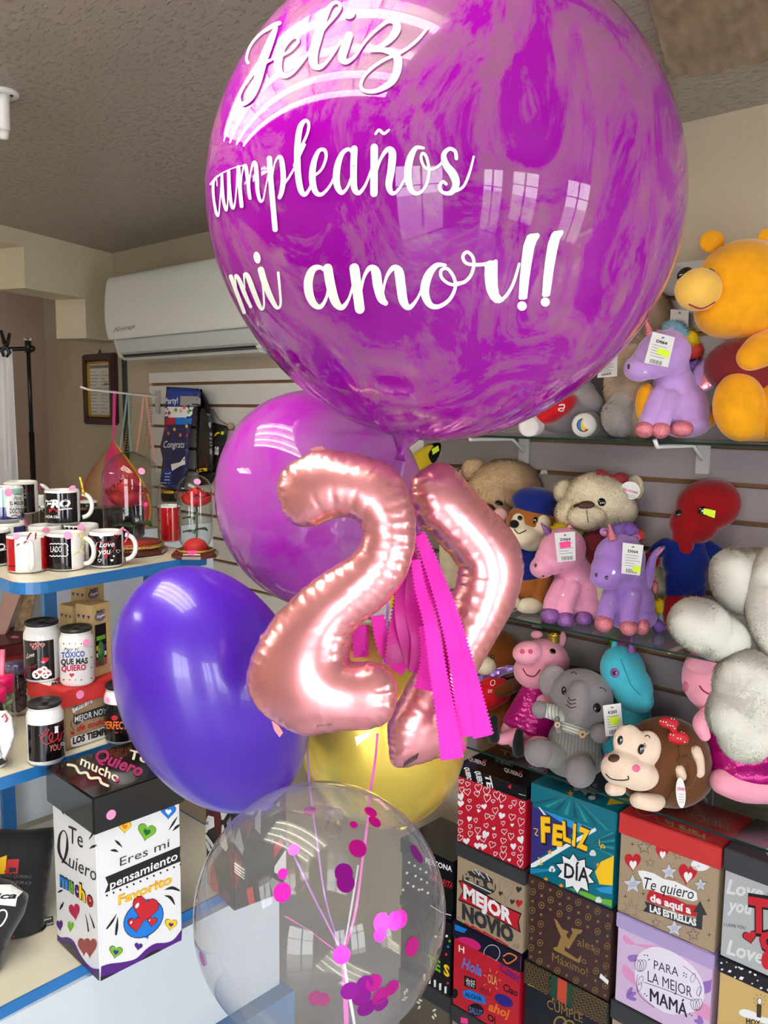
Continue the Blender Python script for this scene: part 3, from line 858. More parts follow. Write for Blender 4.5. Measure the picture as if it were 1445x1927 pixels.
def board(x0, x1, y0, y1, z, name, t=.022, r=.05):
    mb = MB()
    z -= .0018
    def rc(e):
        c = []
        for cx, cy, a in ((x1 - r, y0 + r, -90), (x1 - r, y1 - .01, 0)):
            rr = r if a == -90 else .01
            for i in range(7):
                q = math.radians(a + 90 * i / 6); c.append((cx + (rr + e) * math.cos(q), cy + (rr + e) * math.sin(q)))
        return [(x0, y0 - e)] + c + [(x0, y1 + e)]
    mb.prism([(x, y, z - t) for x, y in rc(0)], (0, 0, t), lam)
    o = rc(.0); e = rc(.0035); n = len(o)
    vs = [(x, y, z - t - .001) for x, y in e] + [(x, y, z + .0006) for x, y in e] + [(x, y, z + .0006) for x, y in o]
    mb.add(vs, [(i, i + 1, n + i + 1, n + i) for i in range(n - 1)] + [(n + i, n + i + 1, 2 * n + i + 1, 2 * n + i) for i in range(n - 1)], bluee)
    mb.build(name, dc); return mb
board(xA - .70, xA, yA0, yA1, ZA, 'top_shelf')
board(xB - .85, xB, -.1, yC1, ZB, 'middle_shelf')
board(xC - .62, xC, -.2, yC1, ZC, 'bottom_shelf')
def post(x, y, z0, z1):
    MB().rbox((x - .02, y - .015, z0), (.02, 0, 0), (0, .03, 0), (0, 0, z1 - z0), bluee, .002).build('post', dc)
for px in (92, 283):
    p = onX(px, 1120, xA - .28); post(xA - .27, p.y, ZB, ZA - .024)
p = onX(19, 1520, xB - .44); post(xB - .44, p.y, ZC, ZB - .023)
post(xB - .02, yC1 - .04, ZC, ZB - .023)
MB().box((xA - .66, yA0 - .25, ZB), (xA - .645, yA1 + .45, ZA - .023), whitep).build('upper_back_panel', dc)
MB().box((xB - .50, -.1, ZC), (xB - .485, yC1 - .02, ZB - .023), whitep).build('lower_back_panel', dc)
MB().box((xC - .6, -.18, .39), (xC - .012, yC1 - .01, ZC - .023), whitep).build('front_panel', dc)
MB().box((xC - .6, -.18, FLOOR), (xC + .03, yC1, .39), plinth_m).build('plinth', dc)

# ------------------------------------------------------------------ mugs
cer = mat('white_ceramic', (236, 236, 238), rough=0.12, coat=0.5)
inkb = mat('mug_black', (15, 13, 18), rough=0.12, coat=0.5); inkr = mat('mug_red', (190, 22, 30), rough=0.12, coat=0.5)
inkblue = mat('mug_blue', (40, 40, 120), rough=.12, coat=.5); inkmint = mat('mug_mint', (150, 205, 190), rough=.12, coat=.5)
HR = Vector((RIGHT.x, RIGHT.y, 0)).normalized()
class Can:
    """an upright round thing seen between columns x0..x1 of the photo, its base centre at row yb on height z"""
    def __init__(s, x0, x1, yt, yb, z, h=None):
        s.c = onZ((x0 + x1) / 2, yb, z); d = depth(s.c); s.r = (x1 - x0) / 2 * d / FOC
        s.h = h or vert(s.c, yt) - z
        t = CAM - s.c; t.z = 0; s.t = t.normalized(); s.rt = Vector((-s.t.y, s.t.x, 0))   # to camera, to its right
    def dirn(s, deg):
        q = math.radians(deg); return s.rt * math.sin(q) + s.t * math.cos(q)
    def at(s, deg, v, dr=0.0, rad=None): return s.c + s.dirn(deg) * ((rad or s.r) + dr) + Vector((0, 0, s.h * v))
    def wrap(s, mb, a0, a1, v0, v1, m, dr=.0005):
        n = max(4, int(abs(a1 - a0) / 6))
        mb.grid(lambda u, v: s.at(a0 + (a1 - a0) * u, v0 + (v1 - v0) * v, dr), n, 1, m)
def sticker(parent, S, c, r, m=STICKER, h=.0012, name='price_sticker'):
    mb = MB(); n = 20
    l, nn = S.hit(*c); a = nn.orthogonal().normalized(); b = nn.cross(a); k = depth(l) / FOC * r
    mb.add([l + nn * (h + .0004) + (a * math.cos(t) + b * math.sin(t)) * k for t in [2 * math.pi * i / n for i in range(n)]] +
           [l + nn * .0002 + (a * math.cos(t) + b * math.sin(t)) * k for t in [2 * math.pi * i / n for i in range(n)]],
           [tuple(range(n))] + [(i, (i + 1) % n, n + (i + 1) % n, n + i) for i in range(n)], m)
    return mb.build(name, parent)
def mug(label, x0, x1, yt, yb, z, hang, deco, stick=None, group='mugs on the display counter', bow=None, handle=True, hh=None):
    c = Can(x0, x1, yt, yb, z, hh); r, h = c.r, c.h
    root = thing('mug', label, 'mug', c.c, group)
    mb = MB()
    mb.lathe(c.c, [(0, 0), (r * .86, 0), (r * .97, .004), (r, .010), (r, h - .004), (r - .001, h - .001), (r - .0025, h), (r - .0045, h - .002), (r - .005, h - .01), (r - .005, .012), (r * .7, .007), (0, .007)], cer)
    S = Surf(mb)
    if deco: deco(mb, S, c)
    mb.build('body', root)
    if handle:
        pts = []
        for i in range(13):
            t = math.radians(-78 + 156 * i / 12)
            pts.append(c.at(hang, .5 + .36 * math.sin(t), -.004 + .030 * max(0, math.cos(t)) ** .7 + (0 if i not in (0, 12) else -.002)))
        hb = MB(); hb.tube(pts, .0052, cer, 10); hb.build('handle', root)
    if stick: sticker(root, S, *stick)
    if bow: bow(root, c)
    return root
def bow_fn(pts_list, m, w=2.2):
    def f(root, c):
        mb = MB(); d = depth(c.c) - c.r * 1.15
        for pts in pts_list:
            P = smooth_pts(pts, 6); k = d / FOC
            vs = []
            for i, (x, y) in enumerate(P):
                a = P[max(i - 1, 0)]; b = P[min(i + 1, len(P) - 1)]; tx, ty = b[0] - a[0], b[1] - a[1]; q = math.hypot(tx, ty) or 1
                vs += [at(x - ty / q * w / 2, y + tx / q * w / 2, d - .004 * math.sin(i)), at(x + ty / q * w / 2, y - tx / q * w / 2, d + .004 * math.cos(i))]
            mb.add(vs, [(2 * i, 2 * i + 1, 2 * i + 3, 2 * i + 2) for i in range(len(P) - 1)], m, True)
        mb.build('ribbon', root)
    return f
zm = crop(0, 880, 4.8167)
raff = mat('raffia', (222, 204, 120), rough=.7); plum = mat('ribbon_plum', (150, 60, 100), rough=.35); yel = mat('ribbon_yellow', (235, 200, 40), rough=.5); pinkr = mat('ribbon_pink', (220, 120, 170), rough=.5)

def d_love(mb, S, c):
    c.wrap(mb, -150, 62, .07, .90, inkb)
    heart(mb, S, zm((955, 735))[0], 37, RED, .0009, sy=1.05)
    text(mb, S, 'i Love', zm((865, 722))[0], zm((1035, 715))[0], 10, WHITE, .0014, shear=.3, bold=.012)
    text(mb, S, 'you', zm((890, 790))[0], zm((1000, 782))[0], 12, WHITE, .0014, shear=.2, bold=.012)
    for x, y, w, m in ((915, 620, 10, WHITE), (1050, 622, 9, RED), (905, 840, 8, WHITE), (1012, 840, 6, WHITE), (835, 635, 5, RED), (1068, 757, 8, WHITE), (1030, 802, 4, WHITE)):
        heart(mb, S, zm((x, y))[0], w, m, .0010)
    heart(mb, S, zm((1068, 757))[0], 6, inkb, .0014); heart(mb, S, zm((905, 840))[0], 5.5, inkb, .0014); heart(mb, S, zm((1050, 622))[0], 6, inkb, .0014)
mug('white mug with a black wrap and a red I love you heart', 170, 232, 998, 1064, ZA, 92, d_love, (zm((1098, 566))[0], 7.2), bow=bow_fn([zm((1120, 560), (1160, 600), (1130, 680)), zm((1120, 555), (1165, 590), (1150, 650))], pinkr))
def d_lado(mb, S, c):
    c.wrap(mb, -150, 14, .05, .92, inkb)
    pts = [(455 + 150 * t, 695 - 8 * abs(math.sin(t * 16))) for t in [i / 24 for i in range(25)]] + [(605 + 10 * abs(math.sin(t * 9)), 695 + 100 * t) for t in [i / 12 for i in range(13)]] + [(605 - 150 * t, 795 + 9 * abs(math.sin(t * 16))) for t in [i / 24 for i in range(25)]]
    stroke(mb, S, zm(*pts), 1.6, WHITE, .0010, n=1)
    text(mb, S, 'LADO', zm((462, 765))[0], zm((560, 765))[0], 11, WHITE, .0010, bold=.0)
mug('white mug lettered LADO in a white cloud outline, raffia on its handle', 92, 160, 1001, 1069, ZA, 58, d_lado, (zm((613, 615))[0], 7.5),
    bow=bow_fn([zm((700, 590), (740, 640), (760, 680), (730, 750), (655, 795)), zm((765, 575), (750, 640), (765, 690), (740, 740), (765, 785)), zm((700, 590), (720, 620), (770, 610))], raff))
def d_redw(mb, S, c):
    c.wrap(mb, -170, -36, .06, .93, inkr); c.wrap(mb, 42, 170, .06, .93, inkr)
    for x in (90, 108, 125, 138): heart(mb, S, zm((x, 893))[0], 3.4, BLACK, .0010, sy=.8)
    for y in (625, 700, 790, 880): heart(mb, S, zm((405, y))[0], 5, mat('mug_dark_red', (120, 10, 20), rough=.2), .0010)
mug('white mug with a red wrap, its handle turned to the front and a plum ribbon', 17, 88, 1005, 1073, ZA, 8, d_redw, (zm((148, 628))[0], 6.5),
    bow=bow_fn([zm((245, 668), (190, 690), (130, 705), (90, 720)), zm((240, 655), (265, 610), (285, 590)), zm((320, 650), (325, 610), (325, 590))], plum, 3))
def d_blk(mb, S, c):
    c.wrap(mb, -170, 170, .06, .92, inkb)
    stroke(mb, S, zm((0, 740), (25, 735), (40, 715), (25, 695), (0, 695)), 2.6, WHITE, .0010); stroke(mb, S, zm((0, 752), (50, 742)), 1.6, WHITE, .001, n=2)
mug('black wrapped mug cut by the left edge of the photo, next to the red mug', -46, 19, 995, 1061, ZA, -100, d_blk, None)
def d_plain(mb, S, c):
    c.wrap(mb, 20, 120, .08, .9, inkblue)
mug('white mug showing blue, under the doctor mug', -18, 48, 983, 1046, ZA, -120, d_plain, (zm((242, 495))[0], 7.4), hh=.080)
mug('plain white mug in the second row, under the black heart mug', 57, 119, 990, 1053, ZA, -150, None, (zm((418, 572))[0], 7), hh=.080)
def d_dots(mb, S, c):
    c.wrap(mb, -130, 5, .1, .97, inkb)
    for i in range(12): fill(mb, S, ell(zm((590 + (i * 37) % 110, 530 + (i * 13) % 22))[0], 1.1), WHITE, .001)
mug('white mug with a dotted black print, under the hero mug', 122, 186, 989, 1051, ZA, 160, d_dots, (zm((735, 545))[0], 7), hh=.080)
Z2 = ZA + .0925
def d_hero(mb, S, c):
    c.wrap(mb, -170, 55, .05, .93, inkb)
    text(mb, S, 'ERO', zm((405, 362))[0], zm((638, 355))[0], 14, WHITE, .0010, bold=.045, shear=.15)
    stroke(mb, S, zm((540, 380), (600, 374), (648, 370)), 2.2, WHITE, .001, n=3)
    fill(mb, S, zm((445, 380), (480, 365), (560, 385), (520, 400), (450, 408)), RED, .001)
    text(mb, S, 'CADA DÍA', zm((395, 452))[0], zm((540, 460))[0], 5, WHITE, .001, bold=.02)
mug('white mug wrapped in black with large white letters ERO, yellow ribbon on its handle', 87, 150, 921, 984, Z2 - .012, 92, d_hero, (zm((655, 190))[0], 6.8),
    bow=bow_fn([zm((722, 85), (740, 150), (750, 200), (748, 240)), zm((748, 200), (765, 240), (760, 250))], yel, 3.4))
def d_doc(mb, S, c):
    c.wrap(mb, -170, 170, .05, .5, inkblue); c.wrap(mb, -170, 170, .42, .95, inkmint, .0007)
    fill(mb, S, zm((60, 240), (205, 235), (212, 450), (150, 462), (60, 440), (50, 330)), WHITE, .0012, step=5)
    text(mb, S, 'Para', zm((122, 295))[0], zm((185, 290))[0], 7, BLACK, .0018, shear=.3)
    text(mb, S, 'EL MEJOR', zm((88, 337))[0], zm((212, 337))[0], 6.5, BLACK, .0018, bold=.02)
    text(mb, S, 'DOCTOR', zm((88, 415))[0], zm((212, 413))[0], 9.5, BLACK, .0018, bold=.02)
    stroke(mb, S, zm((100, 440), (140, 430), (160, 440), (195, 430)), 1.4, BLACK, .0018); stroke(mb, S, zm((125, 245), (150, 240), (190, 242)), 1.4, BLACK, .0018)
    stroke(mb, S, zm((90, 355), (205, 353)), .7, BLACK, .0018, n=2)
mug('mint and blue mug with a white label lettered Para el mejor doctor', -22, 43.5, 915, 977, Z2 - .012, -90, d_doc, (zm((75, 225))[0], 7.5))
def d_bh(mb, S, c):
    c.wrap(mb, -170, 50, .05, .92, inkb)
    for y in (205, 235, 270, 358): heart(mb, S, zm((226, y))[0], 4.5, RED if y < 215 else GREYINK, .001)
mug('black wrapped mug with small hearts standing behind the doctor mug', 10, 71, 905, 965, Z2 - .012, 88, d_bh, None, bow=bow_fn([zm((345, 185), (365, 165), (372, 200)), zm((345, 190), (360, 205), (390, 195))], plum))
# dark and red cups standing further back
def d_dk(mb, S, c):
    c.wrap(mb, -170, 170, .04, .93, inkb); heart(mb, S, zm((790, 345))[0], 6, GREYINK, .001)
mug('black cup with a small grey heart, behind the handle of the hero mug', 150, 184, 942, 992, ZA, 150, d_dk, None, handle=False)
def d_brown(mb, S, c):
    c.wrap(mb, -170, 170, .1, .75, mat('mug_brown', (70, 58, 50), rough=.2)); text(mb, S, 'E', zm((345, 395))[0], zm((390, 398))[0], 7, WHITE, .001, bold=.03)
mug('small clear and brown cup between the two black mugs', 66, 90, 932, 1006, ZA, 150, d_brown, None, handle=False)
def d_redc(mb, S, c):
    c.wrap(mb, -170, 170, .04, .95, inkr)
    for i in range(7): heart(mb, S, (302 + i * 5, 1014 - i * 1.6), 3, BLACK, .001)
mug('red cup standing between the two glass rose domes', 298, 340, 950, 1018, ZA, 150, d_redc, None, handle=False)
gb = Can(186, 292, 950, 1012, ZA)
mb = MB(); p = onZ(225, 1020, ZA)
mb.rbox(p + Vector((-.10, -.10, 0)), (.06, 0, 0), (0, .20, 0), (0, 0, .085), inkb, .004)
mb.build('dark_box', label='dark glossy box standing behind the large rose dome', cat='box')

# ------------------------------------------------------------------ rose domes
domeg = glass_mat('dome_glass', (.95, .97, .96), .045, .03, edge=(.34, .44, .40))
mahog = mat('mahogany', (84, 32, 26), rough=0.25, coat=0.4, var=(30, .25))
rosem = mat('rose_petal', (176, 26, 40), rough=0.6, var=(60, .25)); rosem2 = mat('rose_petal_bright', (206, 30, 34), rough=0.6, var=(60, .2))
leafm = mat('rose_leaf', (40, 84, 48), rough=0.5, var=(40, .2)); stemm = mat('rose_stem', (58, 70, 46), rough=.6)
rope = mat('gold_rope', (196, 160, 84), rough=.35, metal=.6); redplate = mat('red_plate', (196, 26, 28), rough=.35, coat=.3)
def rose_head(mb, c, R, Hh, m):
    """overlapping shells of petals: inner ones close over the bud, outer ones open with rolled rims"""
    for n, sc, close, flare in ((3, .20, .55, 0), (3, .34, .45, 0), (4, .48, .35, .02), (5, .62, .22, .05), (6, .76, .10, .09), (7, .90, .02, .13), (7, .98, 0, .18)):
        a0 = random.uniform(0, 6)
        for i in range(n):
            ac = a0 + 2 * math.pi * i / n; wid = 2 * math.pi / n * 1.5; rr = sc * random.uniform(.95, 1.04); dz = random.uniform(-.04, .04)
            def fn(u, v):
                ph = ac + (u - .5) * wid * (.45 + .55 * math.sin(math.pi * min(1, v * .8 + .12))); e = max(0, v - .65) / .35
                q = R * (rr * math.sin(.5 * math.pi * min(1, v * 1.7 + .08)) ** .7 * (1 - close * v ** 3) + flare * e * e + .03 * math.sin(6 * u + ac * 3) * e) * (1 + .06 * u)
                z0_, z1_ = -.62 * (.35 + .65 * sc), .52 - .30 * sc * sc + dz
                return c + Vector((q * math.cos(ph), q * math.sin(ph), Hh * (z0_ + (z1_ - z0_) * v - .10 * (2 * u - 1) ** 2 * v - flare * 1.1 * e * e)))
            mb.grid(fn, 8, 8, m)
def leaf(mb, p0, dr, ln, w):
    dr = Vector(dr).normalized(); sd = dr.cross(Vector((0, 0, 1))).normalized()
    mb.grid(lambda u, v: p0 + dr * ln * v + sd * (u - .5) * w * math.sin(math.pi * min(1, v ** .8)) + Vector((0, 0, -.4 * ln * v * v + .25 * w * abs(u - .5))), 4, 7, leafm)
def rose_dome(label, cx, base_r, ybase, dome_r, ytop, ydome, head, hw, hh_, m, rope_on):
    c = onZ(cx, ybase, ZA + .0012); k = depth(c) / FOC
    r = thing('rose_dome', label, 'rose dome', c)
    br, dr = base_r * k, dome_r * k; zb = vert(c, ydome) - c.z; zt_ = vert(c, ytop) - c.z
    mb = MB(); mb.lathe(c, [(0, 0), (br, 0), (br, zb * .55), (br * .93, zb * .75), (br * .9, zb), (0, zb)], mahog, n=8, ph=.5); mb.build('wooden_base', r)
    mb = MB()
    if rope_on:
        for i in range(60):
            t = 2 * math.pi * i / 60; p = c + Vector((math.cos(t) * dr * 1.05, math.sin(t) * dr * 1.05, zb + .004)); tt = Vector((-math.sin(t), math.cos(t), .55)).normalized()
            mb.tube([p - tt * .006, p + tt * .006], .003, rope, 6)
    else:
        mb.lathe(c + Vector((0, 0, zb)), [(dr * 1.0, 0), (dr * 1.04, .002), (dr * 1.0, .005)], rope)
    mb.build('gold_rope', r)
    mb = MB()
    if rope_on: mb.lathe(c + Vector((0, 0, zb)), [(0, .001), (dr * .96, .001), (dr * .96, .012), (0, .012)], redplate)
    else: mb.ball(c + Vector((0, 0, zb + .004)), ((dr * .75, 0, 0), (0, dr * .75, 0), (0, 0, .026)), rosem2, 16, 8)
    mb.build('red_plate' if rope_on else 'fallen_petals', r)
    hc = c + Vector((0, 0, vert(c, head[1]) - c.z)) + HR * (head[0] - cx) * k
    mb = MB(); rose_head(mb, hc, hw * k * .88, hh_ * k * 1.45, m); mb.build('rose_head', r)
    st_ = [c + Vector((0, 0, zb)), c + Vector((.004, .003, zb + (hc.z - c.z - zb) * .5)), hc]
    MB().tube([tuple(p) for p in smooth_pts([tuple(p) for p in st_], 5)], .0028, stemm, 8).build('stem', r)
    for i, (f, s_) in enumerate(((.30, -1), (.55, -1), (.36, 1))):
        mb = MB(); p = c + Vector((0, 0, zb + (hc.z - c.z - zb) * f))
        leaf(mb, p, HR * s_ - _f * .4 * s_ + Vector((0, 0, .5)), dr * .95, dr * .75); mb.build('leaf', r)
    H2 = zt_ - zb; cap = min(dr * .95, H2 * .4)
    prof = [(dr * .99, zb + .002)] + [(dr, zb + (H2 - cap) * t) for t in (.02, .5, 1)] + [(dr * math.cos(q), zb + H2 - cap + cap * math.sin(q)) for q in [math.pi / 2 * i / 10 for i in range(1, 11)]]
    if not rope_on: prof = [(dr * .72, zb + .002), (dr * .78, zb + .014), (dr * .97, zb + .03)] + prof[2:]
    mb = MB(); mb.lathe(c, prof, domeg); S = Surf(mb); mb.build('glass_dome', r)
    return r, S
r, S = rose_dome('large red rose with leaves under a glass dome on an octagonal wooden base', 250, 64, 1038, 53, 849, 1027, (240, 925), 38, 34, rosem, True)
sticker(r, S, (266, 887), 6.6); sticker(r, S, (274, 949), 4, HOTPINK)
r, S = rose_dome('small red rose under a slim glass dome, at the end of the counter', 368, 45, 1046, 32.5, 893, 1036, (371, 933), 30, 23, rosem2, False)
sticker(r, S, (371, 907), 6.6)
mb = MB(); q = plane_map(onZ(361, 1050, ZA) - _f * .075, -_f); mb.add([q(*p, .001) for p in ((353, 1036), (369, 1036), (368, 1042), (364, 1044), (355, 1044))], [(0, 1, 2, 3, 4)], HOTPINK); mb.build('base_sticker', r)
# ================================================================== middle tier
kraft = mat('kraft_card', (158, 130, 98), rough=0.75, var=(90, .06)); redlid = mat('red_card', (200, 48, 48), rough=0.55)
def corner_box(front, left, right, z, top):
    """front/left/right: base corners seen in the photo at height z; returns the four base corners and the top height"""
    f, l, r = onZ(*front, z), onZ(*left, z), onZ(*right, z)
    u, v = l - f, r - f
    u = u - v * (u.dot(v) / v.dot(v))          # square it up
    return f, u, v, top
zq = crop(0, 1280, 5.5577)
f = onZ(124, 1413, ZB); l = onZ(37, 1393, ZB); r_ = onZ(232, 1375, ZB)
v = (r_ - f); u = l - f; u -= v * (u.dot(v) / v.dot(v))
ztop = vert(f, 1301); zlid = vert(f, 1333)
nb = thing('gift_box', 'kraft gift box with a red lid lettered Para la mejor novia, cans standing on it', 'gift box', f + (u + v) / 2, 'gift boxes on the display counter')
mb = MB(); mb.rbox(f, u, v, (0, 0, ztop - .006 - ZB), kraft, .002); S = Surf(mb, flat=True)
text(mb, S, 'Para la', zq((770, 310))[0], zq((945, 245))[0], 8, BLACK, .0012, shear=.2)
fill(mb, S, zq((748, 300), (960, 205), (965, 235), (785, 325), (775, 360)), WHITE, .0006)
fill(mb, S, zq((768, 370), (1110, 255), (1110, 365), (860, 425), (800, 470), (762, 440)), DKGREY, .0006)
text(mb, S, 'MEJOR NOVIA', zq((778, 440))[0], zq((1170, 325))[0], 11, WHITE, .0012, bold=.01)
text(mb, S, 'de todos', zq((800, 535))[0], zq((1130, 440))[0], 11, RED, .0012, shear=.25, bold=.02)
text(mb, S, 'LOS TIEMPOS', zq((758, 668))[0], zq((1190, 535))[0], 12, BLACK, .0014, bold=.05)
cl_ = zq((735, 620), (760, 590), (820, 575), (900, 555), (960, 530), (1040, 505), (1100, 480), (1150, 470), (1160, 560), (1080, 605), (1000, 635), (930, 665), (850, 685), (780, 700), (745, 690))
fill(mb, S, cl_, WHITE, .0006); heart(mb, S, zq((755, 552))[0], 8, RED, .0012)
for pts in ([(745, 425), (740, 470), (770, 520)], [(775, 345), (768, 365)]): stroke(mb, S, zq(*pts), 1, BLACK, .001)
text(mb, S, 'POR TU', zq((215, 222))[0], zq((300, 228))[0], 3.6, WHITE, .0012); fill(mb, S, zq((205, 190), (330, 205), (330, 235), (205, 228)), DKGREY, .0007)
text(mb, S, 'TRAE', zq((250, 325))[0], zq((320, 335))[0], 8.5, BLACK, .001, bold=.03); stroke(mb, S, zq((240, 260), (232, 300), (245, 340), (290, 350)), 1.1, BLACK)
fill(mb, S, ell(zq((278, 460))[0], 9, 12), RED); text(mb, S, 'LO', zq((250, 495))[0], zq((300, 500))[0], 8, WHITE, .001, bold=.03); heart(mb, S, zq((258, 595))[0], 7, WHITE)
mb.build('body', nb)
mb = MB(); e = .004; uh, vh = u.normalized(), v.normalized()
mb.rbox(f - (uh + vh) * e + Vector((0, 0, zlid - ZB)), u + uh * 2 * e, v + vh * 2 * e, (0, 0, ztop - zlid), redlid, .0025); S = Surf(mb, flat=True)
fill(mb, S, zq((390, 30), (450, 5), (640, 15), (520, 60), (450, 45)), WHITE); text(mb, S, 'MEJ', zq((540, 55))[0], zq((650, 30))[0], 5, BLACK, .001, bold=.03)
mb.build('lid', nb); sticker(nb, S, zq((835, 150))[0], 8)

canw = mat('can_white', (234, 234, 236), rough=0.15, coat=0.5); lidk = mat('can_lid_black', (26, 26, 28), rough=.4)
def drink_can(label, x0, x1, yt, yb, z, deco, stick=None):
    c = Can(x0, x1, yt, yb, z); r, h = c.r, c.h
    root = thing('can_mug', label, 'can', c.c, 'can-shaped tumblers on the display counter')
    mb = MB()
    mb.lathe(c.c, [(0, 0), (r * .84, 0), (r * .93, h * .015), (r, h * .06), (r, h * .78), (r * .97, h * .84), (r * .87, h * .91), (r * .855, h * .935), (r * .9, h * .955), (r * .9, h * .965), (r * .8, h * .968), (0, h * .968)], canw)
    S = Surf(mb); deco(mb, S, c); mb.build('body', root)
    mb = MB(); mb.lathe(c.c + Vector((0, 0, h * .968)), [(0, .004), (r * .78, .004), (r * .80, .007), (r * .90, .007), (r * .92, .003), (r * .90, 0), (0, 0)], lidk)
    mb.rbox(c.c + c.rt * (-r * .15) + c.t * (-r * .25) + Vector((0, 0, h * .968 + .004)), c.rt * r * .35, c.t * r * .5, (0, 0, .003), lidk, .001)
    mb.build('lid', root)
    if stick: sticker(root, S, *stick)
    return root
z4 = crop(0, 1080, 3.1413); z5 = crop(0, 1090, 4.9417)
def d_c1(mb, S, c):
    c.wrap(mb, -150, 36, .06, .74, inkb)
    for x, y, w in ((348, 604, 9), (302, 612, 8.5), (395, 612, 9), (322, 640, 8)):
        heart(mb, S, z5((x, y))[0], w, WHITE, .0009); heart(mb, S, z5((x, y))[0], w * .8, RED, .0013)
    for x in (348, 358, 370): stroke(mb, S, z5((x, 650), (362 + (x - 360) * .2, 760)), .7, GREYINK, .001, n=2, caps=False)
    text(mb, S, 'Love', z5((250, 735))[0], z5((322, 715))[0], 8.5, WHITE, .001, shear=.4); text(mb, S, 'love', z5((248, 850))[0], z5((345, 815))[0], 9, mat('ink_dull_red', (130, 30, 40)), .001, shear=.4)
    heart(mb, S, z5((418, 750))[0], 14, RED, .001); heart(mb, S, z5((400, 770))[0], 7, STICKER, .0014)
    for x, y, w in ((340, 885, 16), (375, 860, 15), (410, 840, 13), (445, 870, 13), (420, 885, 16), (460, 880, 8)):
        fill(mb, S, ell(z5((x, y))[0], w * .5), WHITE, .001)
    for x, y, w in ((372, 862, 8), (333, 880, 5), (412, 835, 4.5), (447, 872, 5), (410, 875, 4)): heart(mb, S, z5((x, y))[0], w, RED, .0014)
drink_can('white can with a black panel of red heart balloons, on the red lid', 49, 115, 1170, 1276, ztop, d_c1)
def d_c2(mb, S, c):
    text(mb, S, 'Para el', z4((378, 455))[0], z4((465, 450))[0], 6, BLACK, .001, shear=.35)
    text(mb, S, 'TOXICO', z4((364, 497))[0], z4((500, 487))[0], 10.5, mat('ink_slate_blue', (60, 90, 170)), .001, bold=.04); stroke(mb, S, z4((400, 461), (410, 452)), 2, mat('ink_slate_blue', (60, 90, 170)), .001, n=2)
    text(mb, S, 'QUE MAS', z4((362, 537))[0], z4((518, 528))[0], 10.5, BLACK, .001, bold=.04)
    text(mb, S, 'QUIERO', z4((364, 576))[0], z4((508, 566))[0], 10.5, mat('ink_crimson', (180, 30, 80)), .001, bold=.04)
    heart(mb, S, z4((425, 597))[0], 9, mat('ink_crimson', (180, 30, 80)), .001)
    cs = [BLACK, RED, GREEN, PURPLE, BLUE]
    for i in range(9):
        fill(mb, S, ell(z4((378 + (i % 5) * 34, 412 if i < 5 else 625))[0], 1.3), cs[i % 5], .001, step=9)
    for i in range(4): fill(mb, S, ell(z4((538, 430 + i * 62))[0], 1.2), cs[(i + 2) % 5], .001, step=9)
drink_can('white can lettered Para el toxico que mas quiero, on the red lid', 115, 178, 1182, 1284, ztop, d_c2, (z4((510, 408))[0], 7.2))
def d_c3(mb, S, c):
    c.wrap(mb, -62, 78, .09, .71, inkb)
    fill(mb, S, ell(z5((525, 1330))[0], .5), WHITE, .001, step=9)
    text(mb, S, 'I', zq((570, 550))[0], zq((605, 545))[0], 12, WHITE, .001); stroke(mb, S, zq((568, 486), (608, 480)), 1.2, WHITE, .001, n=2); stroke(mb, S, zq((568, 550), (608, 545)), 1.2, WHITE, .001, n=2)
    stroke(mb, S, zq((410, 572), (440, 590), (480, 560), (510, 520), (490, 512), (460, 545), (440, 610), (470, 665), (520, 655), (545, 610), (550, 560), (530, 555), (512, 590), (525, 635), (560, 640), (600, 600), (610, 560), (600, 580), (618, 640), (640, 560), (655, 540), (665, 520)), 1.6, RED, .001)
    text(mb, S, 'YOU', zq((518, 745))[0], zq((632, 725))[0], 12, mat('ink_rose', (215, 120, 110)), .001, shear=.05)
    outline(mb, S, heart_pts(zq((650, 665))[0], 6, 20), .9, WHITE, .001)
drink_can('white can with a black panel lettered I love you, standing on the shelf', 54, 121, 1322, 1430, ZB, d_c3)
def d_c4(mb, S, c):
    c.wrap(mb, -170, 170, .07, .73, inkb)
    fill(mb, S, zq((1100, 305), (1260, 325), (1260, 365), (1100, 350)), WHITE, .0009); text(mb, S, 'ERES POR MI', zq((1102, 345))[0], zq((1262, 358))[0], 4, BLACK, .0014)
    text(mb, S, 'PERFECTA', zq((1085, 505))[0], zq((1370, 512))[0], 14, ORANGE, .001, bold=.02)
    fill(mb, S, ell(zq((1200, 393))[0], 6, 5), RED, .001); heart(mb, S, zq((1218, 548))[0], 4.5, RED, .001)
    for i in range(5): fill(mb, S, ell(zq((1145 + i * 30, 545))[0], .8), RED, .001, step=9)
    fill(mb, S, zq((1085, 520), (1130, 570), (1132, 610), (1085, 600)), WHITE, .0009)
drink_can('white can with a black print lettered perfecta, half hidden by the purple balloon', 199, 264, 1288, 1391, ZB, d_c4, (zq((1125, 210))[0], 5.5))

